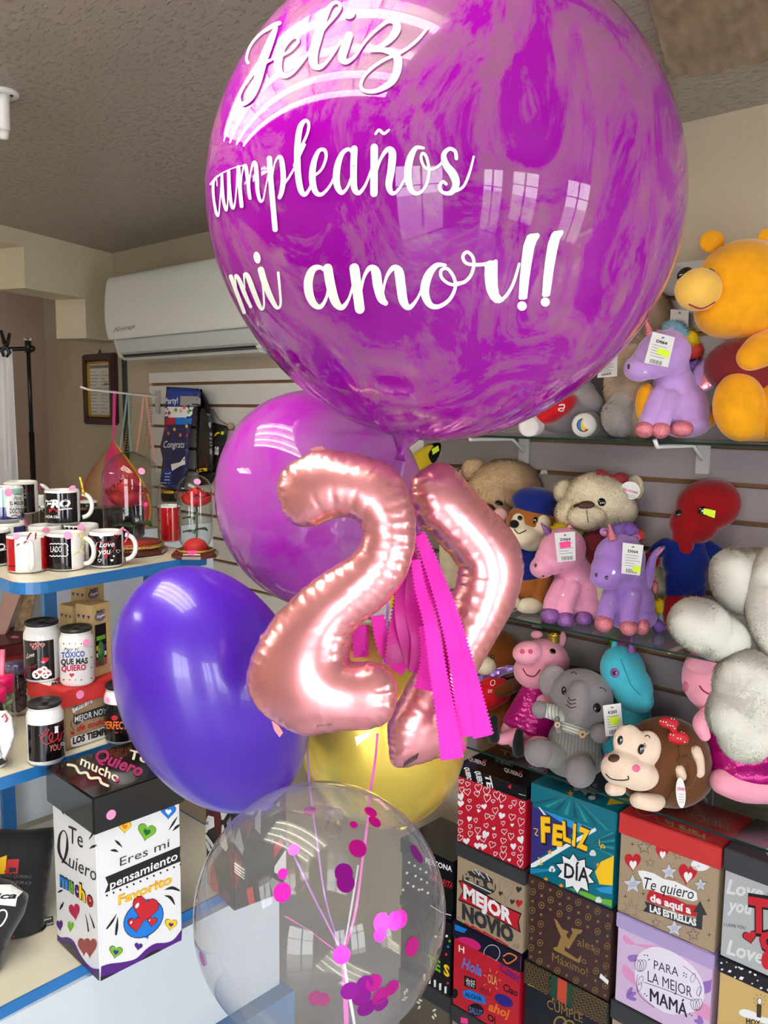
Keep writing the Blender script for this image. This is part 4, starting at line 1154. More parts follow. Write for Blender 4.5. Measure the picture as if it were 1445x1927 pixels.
# kraft bottle boxes with a die-cut window
def bottle_box(label, front, left, right, ytop, z):
    f, l, r_ = onZ(*front, z), onZ(*left, z), onZ(*right, z); v = r_ - f; u = l - f; u -= v * (u.dot(v) / v.dot(v))
    u = u.normalized() * max(u.length, .05)
    zt_ = vert(f, ytop); H_ = zt_ - z
    r = thing('bottle_box', label, 'box', f + (u + v) / 2, 'kraft bottle boxes')
    mb = MB(); mb.rbox(f, u, v, (0, 0, H_), mat('kraft_light', (196, 168, 118), rough=.7, var=(80, .06)), .0015)
    n = v.cross(Vector((0, 0, 1))).normalized(); n = n if n.dot(CAM - f) > 0 else -n
    W = lambda a, b, h: f + v * a + Vector((0, 0, H_ * b)) + n * h
    quad = lambda a0, a1, b0, b1, m, h: mb.add([W(a0, b0, h), W(a1, b0, h), W(a1, b1, h), W(a0, b1, h)], [(0, 1, 2, 3)], m)
    quad(.12, .72, .14, .72, mat('window_dark', (24, 20, 26), rough=.2), .0005)
    quad(.14, .70, .14, .24, PINKINK, .0008); quad(.16, .7, .27, .33, WHITE, .0008); quad(.16, .68, .36, .43, YELLOW, .0008); quad(.3, .7, .36, .43, PURPLE, .0009); quad(.18, .66, .50, .56, GREEN, .0008)
    S = Surf(mb, flat=True)
    mb.add([W(.42 + .3 * math.cos(t), .83 + .07 * math.sin(t), .0007) for t in [i * .4 for i in range(16)]], [tuple(range(16))], mat('ink_grey_violet', (110, 100, 120)))
    a, b = proj(W(.22, .81, 0)), proj(W(.70, .82, 0)); text(mb, S, 'Regalo', a, b, 5.5, WHITE, .0012, shear=.3, bold=.02)
    a, b = proj(W(.22, .885, 0)), proj(W(.66, .893, 0)); text(mb, S, 'BUEN', a, b, 4, BLACK, .0012, bold=.02)
    n2 = u.cross(Vector((0, 0, 1))).normalized(); n2 = n2 if n2.dot(CAM - f) > 0 else -n2
    W2 = lambda a, b: f + u * a + Vector((0, 0, H_ * b)) + n2 * .0006
    for a in (.2, .5, .8): mb.add([W2(a - .1, .86), W2(a + .1, .85), W2(a, .80)], [(0, 1, 2)], PURPLE)
    for b in (.1, .3, .52): mb.add([W2(.35, b + .05), W2(.6, b + .06), W2(.7, b), W2(.45, b - .05)], [(0, 1, 2, 3)], PURPLE)
    mb.build('carton', r)
    mb = MB(); p = W(.41, .15, -.004); k = v.length * .22
    mb.lathe(p - n * .001, [(0, .0), (k, 0), (k, H_ * .2), (k * .9, H_ * .27), (k * .4, H_ * .36), (k * .38, H_ * .5), (0, H_ * .5)], mat('bottle_green', (50, 110, 50), rough=.1, coat=.4), 16)
    mb.build('bottle', r); return r
bottle_box('kraft bottle box with a window, rearmost of the three', (164, 1220), (143, 1214), (199, 1209), 1101, ztop)
bottle_box('kraft bottle box with a window, left of the front pair', (141, 1262), (118, 1256), (180, 1251), 1142, ztop)
bottle_box('kraft bottle box with a window showing a bottle, right of the front pair', (177, 1276), (159, 1270), (211, 1264), 1140, ztop)

# left edge odds and ends
pinklid = mat('jar_lid_pink', (232, 20, 110), rough=.3, coat=.3); jarg = glass_mat('jar_glass', (.93, .95, .94), .06, .03); candy = mat('candy_green', (150, 190, 150), rough=.6, var=(40, .2))
def jar(label, x0, x1, yt, ylid, yb, z, lid_m, content, straw=None):
    c = Can(x0, x1, ylid, yb, z); d = depth(c.c); k = d / FOC
    r = thing('jar', label, 'jar', c.c, 'lidded jars at the left edge'); hl = vert(c.c, yt) - z
    mb = MB(); mb.lathe(c.c, [(0, 0.002), (c.r * .85, .002), (c.r * .97, .012), (c.r * .97, c.h * .82), (c.r * .85, c.h * .97), (c.r * .85, c.h)], jarg); mb.build('glass_body', r)
    if content:
        mb = MB()
        for i in range(46):
            a = random.uniform(0, 6.28); q = c.r * .6 * math.sqrt(random.random()); zz = .016 + random.random() * c.h * .75
            e = [Vector(np.random.RandomState(i * 3 + j).normal(size=3)).normalized() for j in range(2)]; w = e[0].cross(e[1]).normalized(); e1 = w.cross(e[0])
            mb.ball(c.c + Vector((q * math.cos(a), q * math.sin(a), zz)), (e[0] * .013, e1 * .009, w * .007), content, 8, 6)
        mb.build('sweets', r); r.children[-1]['kind'] = 'stuff'
    mb = MB(); mb.lathe(c.c, [(0, hl), (c.r * .97, hl), (c.r, hl - .004), (c.r, c.h * .985), (c.r * .9, c.h * .985)], lid_m); mb.build('lid', r)
    if straw:
        MB().tube([c.c + Vector((0, 0, c.h * .3)), c.c + Vector((0, 0, c.h)), at(*straw, d)], .0055, mat('straw_pink', (236, 120, 160), rough=.3, coat=.3), 10).build('straw', r)
    return r
jar('glass jar of green sweets with a pink lid and a pink straw', -18, 30, 1272, 1300, 1385, ZB, pinklid, candy, (5, 1222))
jar('glass jar with a pink lid, nearest the left edge', -40, 14, 1297, 1322, 1420, ZB, pinklid, mat('candy_pale', (200, 205, 195), rough=.6))
jd = jar('glass jar with a violet metal lid behind the red-lidded box', 15, 56, 1246, 1263, 1345, ZB, mat('lid_violet', (120, 110, 150), rough=.25, metal=.7), mat('filling_dark', (70, 40, 50), rough=.6))
tb = thing('tumbler', 'white tumbler with a dark print and black cap at the left edge', 'tumbler', onZ(-12, 1440, ZB))
c = Can(-42, 12, 1338, 1440, ZB); mb = MB(); mb.lathe(c.c, [(0, 0), (c.r * .9, 0), (c.r, .01), (c.r, c.h * .85), (c.r * .85, c.h), (0, c.h)], canw); c.wrap(mb, -170, 170, .06, .18, inkb); c.wrap(mb, -30, 62, .3, .5, inkb); S = Surf(mb)
heart(mb, S, (9, 1417), 4, RED); mb.build('body', tb)
mb = MB(); mb.lathe(c.c + Vector((0, 0, c.h)), [(0, .016), (c.r * .7, .016), (c.r * .85, .01), (c.r * .9, 0), (0, 0)], lidk); mb.build('cap', tb)
mb = MB(); m_ = plane_map(c.c + c.t * (c.r + .006), c.t)
inflate(mb, [(-8, 1335), (5, 1338), (12, 1336), (24, 1350), (28, 1380), (26, 1395), (10, 1432), (3, 1425), (-4, 1390)], 5, m_, .0018, mat('tag_card_white', (226, 224, 230), rough=.6)); mb.build('paper_tag', tb)
MB().tube([m_(4, 1348, .004), m_(9, 1341, .008), m_(14, 1352, .004), m_(10, 1357, .006)], .0016, mat('twine_red', (190, 60, 70), rough=.7), 6).build('twine_bow', tb)

rb = onZ(-10, 1300, ZB)
mb = MB(); o = onZ(52, 1292, ZB) + Vector((-.16, -.15, 0)); zt_ = vert(onZ(50, 1292, ZB), 1206)
mb.rbox(o, (.16, 0, 0), (0, .22, 0), (0, 0, zt_ - ZB - .03), mat('box_red_dark', (150, 16, 22), rough=.35), .003); mb.rbox(o + Vector((-.003, -.003, zt_ - ZB - .03)), (.166, 0, 0), (0, .226, 0), (0, 0, .03), mat('box_oxblood', (96, 16, 22), rough=.35), .003)
S = Surf(mb, flat=True); fill(mb, S, ell((28, 1199), 8, 2.5), STICKER)
mb.build('red_box', label='dark red flat box under the leaning picture slabs', cat='box')
def slab(label, poly, m, dd, th, name):
    P = [at(x, y, dd + (1215 - y) * .0007) for x, y in resample(poly, 8)]
    mb = MB(); n = len(P); mb.prism(P, FWD * th, m); return mb.build(name, label=label, cat='frame', group='leaning acrylic slabs')
ds = depth(onZ(45, 1292, ZB)) + .03
slab('pink rounded acrylic slab leaning at the left edge', [(-12, 1180), (14, 1100), (22, 1092), (45, 1094), (42, 1108), (12, 1190), (4, 1200), (-8, 1198)], mat('acrylic_pink', (206, 160, 150), rough=.15, coat=.5, var=(8, .15)), ds, .014, 'acrylic_slab')
slab('clear acrylic slab filled with gold glitter, leaning beside the pink one', [(25, 1190), (48, 1100), (70, 1094), (66, 1120), (48, 1196), (40, 1202), (30, 1200)], mat('acrylic_glitter', (176, 146, 112), rough=.2, coat=.5, var=(60, .45)), ds + .03, .014, 'acrylic_slab')

# ================================================================== bottom tier
z6 = crop(0, 1400, 3.0104)
f, l, r_ = onZ(189, 1848, ZC), onZ(104, 1772, ZC), onZ(343, 1770, ZC)
v = r_ - f; u = l - f; u -= v * (u.dot(v) / v.dot(v)); uh, vh = u.normalized(), v.normalized()
zl0 = vert(f, 1568); zl1 = vert(f, 1497)
tq = thing('gift_box', 'tall white gift box with a black lid, lettered Te quiero mucho', 'gift box', f + (u + v) / 2, 'gift boxes on the display counter')
boxw = mat('gift_white_print', (228, 228, 232), rough=.35, coat=.2)
mb = MB(); mb.rbox(f, u, v, (0, 0, zl1 - .01 - ZC), boxw, .002); S = Surf(mb, flat=True)
# right face
text(mb, S, 'Eres mi', z6((678, 692))[0], z6((958, 582))[0], 16, DKGREY, .0008)
fill(mb, S, z6((595, 755), (1027, 575), (1018, 628), (1032, 660), (592, 845), (612, 795)), BLACK)
text(mb, S, 'pensamiento', z6((622, 822))[0], z6((1005, 652))[0], 16, WHITE, .001, bold=.015)
for i in range(12): fill(mb, S, ell(z6((605 + 38 * i, 858 - 16 * i))[0], 2), BLACK)
text(mb, S, 'Favorito', z6((668, 912))[0], z6((975, 785))[0], 17, mat('ink_amber', (225, 150, 20)), .001, bold=.035)
text(mb, S, 'Favorito', z6((669, 910))[0], z6((974, 784))[0], 16, YELLOW, .0014, bold=.0)
bub = z6(*[(812 + 112 * math.cos(t) * (1 if math.cos(t) < 0 else 1.0), 990 - (math.cos(t)) * 30 + 105 * math.sin(t)) for t in [i * .25 for i in range(25)]])
fill(mb, S, bub, BLUE); outline(mb, S, bub, 1.3, BLACK, .0008); fill(mb, S, z6((790, 1080), (845, 1060), (838, 1105)), BLUE, .0005)
for x, y, w, a in ((820, 930, 48, 12), (765, 1018, 26, -8), (860, 1003, 17, 8)):
    heart(mb, S, z6((x, y))[0], w + 2.5, BLACK, .0010, a, 1.15); heart(mb, S, z6((x, y))[0], w, RED, .0013, a, 1.15)
    fill(mb, S, ell(z6((x - w * .95, y - w * .35))[0], w * .06, w * .12, 30), WHITE, .0017)
def dh(x, y, w, m1, m2, a=0):
    heart(mb, S, z6((x, y))[0], w + 2, BLACK, .0005, a, 1.05); heart(mb, S, z6((x, y))[0], w, m1, .0008, a, 1.05); heart(mb, S, z6((x, y + 3))[0], w * .42, m2, .0012, a, 1.05)
dh(830, 495, 33, GREEN, mat('ink_dkgreen', (20, 90, 50)), 12); dh(705, 465, 24, YELLOW, ORANGE); dh(952, 380, 28, BLUE, WHITE); dh(967, 1020, 22, YELLOW, PURPLE, 8); dh(655, 1175, 24, GREEN, PURPLE, 10)
heart(mb, S, z6((783, 1145))[0], 16, PURPLE, .0008, 10)
for pts, w in (([(650, 545), (668, 560), (692, 585)], (1.2, 5, .6)), ([(627, 603), (650, 603), (670, 612)], (2, 5, .6)), ([(955, 488), (980, 450), (1003, 412)], (.6, 4, .8)), ([(977, 492), (1000, 470), (1022, 453)], (.6, 5, 1)), ([(932, 826), (975, 815), (1015, 830)], (.6, 6, 3)), ([(930, 858), (965, 870), (988, 908)], (.6, 6, 2)), ([(605, 1045), (635, 1005), (660, 962)], (3, 4, .6)), ([(656, 1078), (662, 1030), (666, 980)], (4, 5, .6))):
    stroke(mb, S, z6(*pts), w, BLACK)
wv = [(567, 1262), (620, 1245), (700, 1235), (770, 1215), (830, 1160), (880, 1130), (940, 1125), (985, 1105), (1032, 1045)]
ps = smooth_pts(wv, 5)
fill(mb, S, z6(*ps, (1032, 1112), (567, 1345)), PURPLE); fill(mb, S, z6(*[(x, min(y + 48 + 12 * math.sin(x * .013), 1345 - (x - 567) * .5)) for x, y in ps], (1032, 1112), (567, 1345)), BLACK, .0008)
# left face
text(mb, S, 'Te', z6((390, 555))[0], z6((472, 590))[0], 32, BLACK, .0008)
stroke(mb, S, z6((395, 690), (360, 660), (335, 600), (340, 520), (362, 490), (380, 520), (382, 590), (368, 650), (352, 670), (372, 668), (392, 690)), (1.5, 3, 5, 4, 2, 2, 5, 4, 2, 2, 1.5), BLACK, .0008)
text(mb, S, 'uiero', z6((392, 695))[0], z6((548, 780))[0], 27, BLACK, .0008, shear=.15)
for ch, x0_, y0_, x1_, y1_, m_ in (('m', 340, 800, 392, 825, BLUE), ('u', 392, 828, 420, 845, GREEN), ('c', 424, 850, 448, 866, PURPLE), ('h', 450, 868, 488, 895, YELLOW), ('o', 492, 905, 530, 925, RED)):
    text(mb, S, ch, z6((x0_, y0_))[0], z6((x1_, y1_))[0], 28, BLACK, .0007, bold=.07); text(mb, S, ch, z6((x0_ + 2, y0_))[0], z6((x1_ - 2, y1_))[0], 26, m_, .0011, bold=.035)
heart(mb, S, z6((424, 945))[0], 21, mat('ink_crimson', (180, 30, 80)), .0008, -8, 1.7); heart(mb, S, z6((340, 1025))[0], 12, PURPLE, .0008, -5, 2); heart(mb, S, z6((402, 1032))[0], 12, GREEN, .0008, 5, 1.9)
for x, y in ((478, 1142), (512, 1148)): heart(mb, S, z6((x, y))[0], 24 if x < 500 else 26, mat('ink_brick', (150, 60, 62)), .0008 + (x > 500) * .0003, 0, 1.6)
for pts, w in (([(505, 540), (525, 510), (533, 485)], (1, 4, 1)), ([(508, 592), (530, 580), (550, 575)], (1, 5, 3)), ([(330, 840), (345, 832), (358, 828)], (2, 4, 1)), ([(342, 935), (352, 915), (362, 895)], (2, 4, 1)), ([(484, 962), (495, 1010), (502, 1060)], (.6, 2, 3)), ([(508, 962), (522, 1000), (535, 1040)], (.6, 2, 3)), ([(345, 360), (355, 385), (362, 400)], (3, 3, 1))):
    stroke(mb, S, z6(*pts), w, BLACK)
wl = smooth_pts([(316, 1065), (345, 1095), (385, 1095), (420, 1120), (455, 1190), (490, 1240), (525, 1270), (563, 1275)], 5)
fill(mb, S, z6(*wl, (563, 1340), (316, 1122)), PURPLE); fill(mb, S, z6(*[(x, y + 26) for x, y in wl], (563, 1343), (316, 1124)), DKGREY, .0008)
mb.build('body', tq)
mb = MB(); e = .008; gl = mat('lid_black_gloss', (22, 20, 22), rough=.18, coat=.5)
mb.rbox(f - (uh + vh) * e + Vector((0, 0, zl0 - ZC)), u + uh * 2 * e, v + vh * 2 * e, (0, 0, zl1 - zl0), gl, .003); S = Surf(mb, flat=True)
crm = mat('ink_cream', (236, 230, 214))
text(mb, S, 'mucho', z6((452, 118))[0], z6((668, 222))[0], 18, crm, .0008, bold=.02, up=(.25, -.97))
heart(mb, S, z6((664, 208))[0], 9, PINKINK, .0012)
text(mb, S, 'Quiero', z6((535, 92))[0], z6((800, 190))[0], 24, mat('ink_berry', (170, 40, 110)), .0008, shear=.3, bold=.03, up=(.25, -.97))
text(mb, S, 'Te', z6((725, 82))[0], z6((830, 110))[0], 17, crm, .0008, bold=.02, up=(.25, -.97))
stroke(mb, S, z6((385, 120), (425, 128), (450, 165), (490, 165), (510, 195), (560, 195), (575, 222), (612, 240)), 5, crm, .0008)
mb.build('lid', tq); sticker(tq, S, z6((628, 400))[0], 9.5)

# comic-print bag box behind it
def comic_mat():
    m = bpy.data.materials.new('comic_print'); m.use_nodes = True; nt = m.node_tree; b = nt.nodes['Principled BSDF']; b.inputs['Roughness'].default_value = .35
    tc = nt.nodes.new('ShaderNodeTexCoord'); v1 = nt.nodes.new('ShaderNodeTexVoronoi'); v1.inputs['Scale'].default_value = 22
    v2 = nt.nodes.new('ShaderNodeTexVoronoi'); v2.inputs['Scale'].default_value = 22; v2.feature = 'DISTANCE_TO_EDGE'
    mp = nt.nodes.new('ShaderNodeMapping'); mp.inputs['Scale'].default_value = (1, 1.2, .6); mp.inputs['Rotation'].default_value = (.5, .3, .4)
    nt.links.new(tc.outputs['Object'], mp.inputs['Vector'])
    for q in (v1, v2): nt.links.new(mp.outputs[0], q.inputs['Vector'])
    sp = nt.nodes.new('ShaderNodeSeparateColor'); nt.links.new(v1.outputs['Color'], sp.inputs[0])
    r = nt.nodes.new('ShaderNodeValToRGB'); r.color_ramp.interpolation = 'CONSTANT'; e = r.color_ramp.elements
    e[0].color = (*lin((26, 22, 26)), 1); e[1].position = .45; e[1].color = (*lin((170, 24, 34)), 1)
    for p_, c_ in ((.62, (205, 200, 198)), (.78, (90, 20, 28)), (.9, (130, 126, 126))): q = e.new(p_); q.color = (*lin(c_), 1)
    nt.links.new(sp.outputs[0], r.inputs[0])
    lt = nt.nodes.new('ShaderNodeMath'); lt.operation = 'LESS_THAN'; lt.inputs[1].default_value = .07; nt.links.new(v2.outputs['Distance'], lt.inputs[0])
    mx = nt.nodes.new('ShaderNodeMixRGB'); mx.inputs[2].default_value = (*lin((18, 16, 18)), 1); nt.links.new(lt.outputs[0], mx.inputs[0]); nt.links.new(r.outputs[0], mx.inputs[1]); nt.links.new(mx.outputs[0], b.inputs['Base Color'])
    return m
f, l, r_ = onZ(440, 1716, ZC), onZ(340, 1680, ZC), onZ(540, 1678, ZC)
v = r_ - f; u = l - f; u -= v * (u.dot(v) / v.dot(v))
mb = MB(); mb.rbox(f, u, v, (0, 0, vert(f, 1488) - ZC), comic_mat(), .003); S = Surf(mb, flat=True)
z7 = crop(0, 1400, 3.0104)
fill(mb, S, z7((1062, 405), (1085, 395), (1120, 400), (1180, 402), (1215, 412), (1218, 470), (1180, 490), (1120, 480), (1062, 470)), WHITE); outline(mb, S, z7((1062, 405), (1085, 395), (1120, 400), (1180, 402), (1215, 412), (1218, 470), (1180, 490), (1120, 480), (1062, 470)), 1.3, BLACK)
text(mb, S, 'I', z7((1092, 450))[0], z7((1100, 452))[0], 8, BLACK, .001); heart(mb, S, z7((1112, 440))[0], 7.5, RED, .001); text(mb, S, 'you', z7((1130, 452))[0], z7((1182, 455))[0], 8, BLACK, .001, bold=.02)
for pts in ([(1070, 560), (1100, 590), (1120, 640)], [(1130, 520), (1170, 560), (1190, 600)], [(1080, 500), (1150, 505), (1210, 580)]):
    stroke(mb, S, z7(*pts), 9, BLACK, .0006); stroke(mb, S, z7(*pts), 6, WHITE, .0010)
mb.build('comic_gift_box', label='black, red and white comic-print gift box behind the clear balloon', cat='gift box')

# black cushions
cush = mat('cushion_black', (30, 30, 33), rough=.8, sheen=.25, bump=(300, .2, .002))
def cushion(label, pts, dd, Hh, deco, nrm):
    m_ = plane_map(at(*pts[0], dd), nrm)
    cx = [p[0] for p in pts]; cy = [p[1] for p in pts]
    r = thing('cushion', label, 'cushion', m_(sum(cx) / len(cx), max(cy)), 'black printed cushions')
    mb = MB(); inflate(mb, pts, 9, m_, Hh, cush, .5, pleat=(44, .005, 14)); mb.v = [(x, y, max(z, ZC + .002)) for x, y, z in mb.v]; S = Surf(mb); S.step = 6
    deco(mb, S); mb.build('cover', r); return r, m_
nrm = CAM - onZ(40, 1780, ZC); nrm.z = .35 * nrm.length
dcu = depth(onZ(60, 1800, ZC)) + .03
def d_cu1(mb, S):
    fill(mb, S, z6((-10, 650), (40, 630), (30, 735), (-10, 738)), YELLOW, .0015); fill(mb, S, z6((45, 655), (108, 652), (100, 735), (22, 735)), RED, .0015)
    fill(mb, S, z6((52, 700), (92, 700), (90, 725), (52, 728)), BLACK, .002)
    for y, s_ in ((750, 'MI NOVIO QUIERO'), (785, 'TE QUIERO')): text(mb, S, s_, z6((-60, y))[0], z6((175, y + 12))[0], 6, GREYINK, .0015, shear=.3)
    fill(mb, S, z6((40, 1135), (80, 1080), (92, 1135), (60, 1145)), RED, .0015); stroke(mb, S, z6((30, 1165), (90, 1170), (135, 1182)), 4, WHITE, .0015)
r, m_ = cushion('black cushion with red and yellow letters behind the front cushion', z6((-120, 480), (0, 480), (160, 485), (318, 468), (300, 590), (288, 700), (270, 850), (262, 1000), (268, 1120), (262, 1198), (150, 1190), (0, 1170), (-120, 1165)), dcu + .08, .05, d_cu1, nrm)
mb = MB(); mb.add([m_(*p, .012) for p in z6((232, 985), (300, 968), (302, 1025), (236, 1037))], [(0, 1, 2, 3)], cush); S = Surf(mb, flat=True); text(mb, S, 'Fashion', z6((238, 1005))[0], z6((290, 992))[0], 4, WHITE, .001, shear=.3); text(mb, S, 'Cojín', z6((262, 1027))[0], z6((300, 1017))[0], 4, WHITE, .001, shear=.3); mb.build('fabric_label', r)
def d_cu2(mb, S):
    fill(mb, S, z6((-60, 800), (60, 800), (128, 840), (95, 870), (85, 920), (-60, 905)), WHITE, .0015)
    text(mb, S, 'ica', z6((-30, 880))[0], z6((90, 876))[0], 11, BLACK, .002, shear=.35, bold=.03)
    stroke(mb, S, z6((-40, 1010), (0, 1030), (35, 980), (30, 945), (0, 945), (-30, 990)), 3, WHITE, .0015)
r, m_ = cushion('black cushion with a white swoosh in front, cut by the left edge', z6((-160, 740), (-60, 745), (60, 770), (165, 855), (140, 960), (80, 1060), (30, 1160), (0, 1290), (-80, 1300), (-160, 1290)), dcu - .05, .04, d_cu2, nrm)
# ================================================================== the balloon bunch
def bobo_mat(name, haze_c, paint_c, sc, lo, hi, a_lo, a_hi, streak=1.0, dist=1.6, pos=(.42, .62), f0=.035, bias=None, rg=.62):
    m = bpy.data.materials.new(name); m.use_nodes = True; nt = m.node_tree; nt.nodes.clear(); L = nt.links.new
    out = nt.nodes.new('ShaderNodeOutputMaterial'); tc = nt.nodes.new('ShaderNodeTexCoord')
    mp = nt.nodes.new('ShaderNodeMapping'); mp.inputs['Scale'].default_value = (sc, sc, sc * streak); mp.inputs['Rotation'].default_value = (.35, -.3, .4)
    L(tc.outputs['Object'], mp.inputs['Vector'])
    n = nt.nodes.new('ShaderNodeTexNoise'); n.inputs['Scale'].default_value = 1.0; n.inputs['Detail'].default_value = 7; n.inputs['Roughness'].default_value = rg; n.inputs['Distortion'].default_value = dist
    L(mp.outputs[0], n.inputs['Vector'])
    r = nt.nodes.new('ShaderNodeValToRGB'); r.color_ramp.elements[0].position = pos[0]; r.color_ramp.elements[1].position = pos[1]
    if bias:
        sp = nt.nodes.new('ShaderNodeSeparateXYZ'); L(tc.outputs['Object'], sp.inputs[0])
        mr = nt.nodes.new('ShaderNodeMapRange'); mr.inputs['From Min'].default_value, mr.inputs['From Max'].default_value, mr.inputs['To Min'].default_value, mr.inputs['To Max'].default_value = bias; L(sp.outputs['Z'], mr.inputs['Value'])
        ad = nt.nodes.new('ShaderNodeMath'); L(n.outputs['Fac'], ad.inputs[0]); L(mr.outputs[0], ad.inputs[1]); L(ad.outputs[0], r.inputs[0])
    else: L(n.outputs['Fac'], r.inputs[0])
    cm = nt.nodes.new('ShaderNodeMixRGB'); cm.inputs[1].default_value = (*lin(haze_c), 1); cm.inputs[2].default_value = (*lin(paint_c), 1); L(r.outputs[0], cm.inputs[0])
    d = nt.nodes.new('ShaderNodeBsdfDiffuse'); t = nt.nodes.new('ShaderNodeBsdfTranslucent'); L(cm.outputs[0], d.inputs[0]); L(cm.outputs[0], t.inputs[0])
    ms = nt.nodes.new('ShaderNodeMixShader'); ms.inputs[0].default_value = .45; L(d.outputs[0], ms.inputs[1]); L(t.outputs[0], ms.inputs[2])
    tr = nt.nodes.new('ShaderNodeBsdfTransparent'); tr.inputs[0].default_value = (1, .93, .99, 1)
    al = nt.nodes.new('ShaderNodeMapRange'); al.inputs['To Min'].default_value = a_lo; al.inputs['To Max'].default_value = a_hi; L(r.outputs[0], al.inputs['Value'])
    m2 = nt.nodes.new('ShaderNodeMixShader'); L(al.outputs[0], m2.inputs[0]); L(tr.outputs[0], m2.inputs[1]); L(ms.outputs[0], m2.inputs[2])
    g = nt.nodes.new('ShaderNodeBsdfGlossy'); g.inputs['Roughness'].default_value = .015
    m3 = nt.nodes.new('ShaderNodeMixShader'); L(schlick(nt, f0), m3.inputs[0]); L(m2.outputs[0], m3.inputs[1]); L(g.outputs[0], m3.inputs[2])
    L(m3.outputs[0], out.inputs[0]); return m
BOBO = bobo_mat('bubble_marbled_magenta', (204, 132, 186), (172, 0, 180), 9.0, .4, .6, .48, .94, .6, 2.0, (.41, .56), bias=(.22, .50, .03, -.05), rg=.70)
LILAC = bobo_mat('bubble_lilac', (206, 130, 214), (205, 40, 215), 4.0, .4, .6, .62, .88, .8, .8, (.42, .64), .04)
latex = mat('latex_purple', (78, 34, 180), rough=.3, coat=.35, spec=.5)
chrome = mat('latex_chrome_gold', (230, 200, 88), rough=.27, metal=.72)
CLEARB = glass_mat('bubble_clear', (.96, .96, .97), .035, .015, haze=.05, edge=(.70, .70, .74))
foilm = mat('foil_rose_gold', (238, 158, 164), rough=.27, metal=.8)
vinyl = mat('vinyl_white', (244, 246, 238), rough=.45)
crepe = mat('crepe_magenta', (250, 40, 190), rough=.75, bump=(240, .25, .002)); crepe2 = mat('crepe_fuchsia', (214, 10, 150), rough=.4, bump=(200, .2, .002))
rib_l = mat('curling_ribbon_lilac', (200, 130, 220), rough=.3, coat=.3); rib_p = mat('curling_ribbon_pink', (245, 100, 200), rough=.3, coat=.3); rib_w = mat('curling_ribbon_white', (235, 225, 235), rough=.3, coat=.3)

def balloon_shape(c, ax, a, b, pear=0.0, neck=.02, pleats=0, pamp=0.0, nu=96, nv=64):
    """surface of revolution round c; ax points to the knot; a = radius, b = half length"""
    ax = Vector(ax).normalized(); e1 = ax.orthogonal().normalized(); e2 = ax.cross(e1)
    vs = []
    for i in range(nv + 1):
        th = math.pi * i / nv * .985 + .0001
        h = -b * math.cos(th); r = a * math.sin(th)
        s_ = max(0, -math.cos(th)) if False else max(0, math.cos(math.pi - th))
        r *= 1 - pear * s_ ** 2
        r = max(r, neck * (i / nv) ** 6)
        w = max(0, (i / nv - .68) / .32) ** 2
        for j in range(nu):
            p = 2 * math.pi * j / nu
            rr = r * (1 + pamp * w * math.cos(pleats * p + 1.3 * math.sin(3 * p)))
            vs.append(c + ax * h + (e1 * math.cos(p) + e2 * math.sin(p)) * rr)
    fs = [(i * nu + j, i * nu + (j + 1) % nu, (i + 1) * nu + (j + 1) % nu, (i + 1) * nu + j) for i in range(nv) for j in range(nu)]
    return vs, fs
def fit_balloon(bbox, z, axf, **kw):
    """centre and size so that the outline fills bbox (x0, x1, y0, y1) at depth z"""
    x0, x1, y0, y1 = bbox; cx, cy = (x0 + x1) / 2, (y0 + y1) / 2; a = (x1 - x0) / 2 * z / FOC; b = (y1 - y0) / 2 * z / FOC
    k2 = dict(kw); k2['nu'] = 36; k2['nv'] = 30
    for _ in range(14):
        c = at(cx, cy, z); ax = RIGHT * axf[0] - UP * axf[1] + FWD * axf[2]
        v, f = balloon_shape(c, ax, a, b, **k2)
        q = np.array([proj(p) for p in v]); X0, X1, Y0, Y1 = q[:, 0].min(), q[:, 0].max(), q[:, 1].min(), q[:, 1].max()
        a *= ((x1 - x0) / (X1 - X0)) ** .8; b *= ((y1 - y0) / (Y1 - Y0)) ** .8
        cx += (x0 + x1 - X0 - X1) / 2; cy += (y0 + y1 - Y0 - Y1) / 2
    return c, ax, a, b
def balloon(name, label, bbox, z, axf, m, pear=0., neck=.012, pleats=0, pamp=0., knot=True, nu=96, nv=64):
    c, ax, a, b = fit_balloon(bbox, z, axf, pear=pear, neck=neck, pleats=pleats, pamp=pamp)
    v, f = balloon_shape(c, ax, a, b, pear, neck, pleats, pamp, nu, nv)
    axn = ax.normalized()
    r = thing(name, label, 'balloon', c + axn * b, 'balloons of the bunch')
    mb = MB(); mb.add(v, f, m, True); S = Surf(mb); mb.build('skin', r)
    if knot:
        kb = MB(); p = c + axn * b * .985
        kb.lathe(p, [(neck, -.004), (neck * .8, .006), (neck * .55, .014), (neck * .95, .020), (neck * 1.05, .024), (neck * .6, .026), (0, .026)], m, 20, axn); kb.build('knot', r)
    return r, S, c, axn, a, b

big, SB, cB, axB, aB, bB = balloon('bubble_balloon', 'huge marbled magenta bubble balloon lettered Feliz cumpleanos mi amor in white', (385, 1295, -125, 829), 1.06, (-.13, 1, .05), BOBO, .10, .016, 26, .03, False, 128, 96)
# gathered neck under the bubble
nk = MB(); p0, p1, p2 = at(765, 812, 1.06), at(757, 838, 1.06), at(752, 866, 1.06)
for ring in (0,):
    pts = [tuple(p) for p in smooth_pts([tuple(p0), tuple(p1), tuple(p2)], 5)]
    nk.tube(pts, [.024, .021, .018, .0155, .0125, .010, .0075, .0055, .0045, .006, .0075], BOBO, 18)
nk.build('gathered_neck', big)
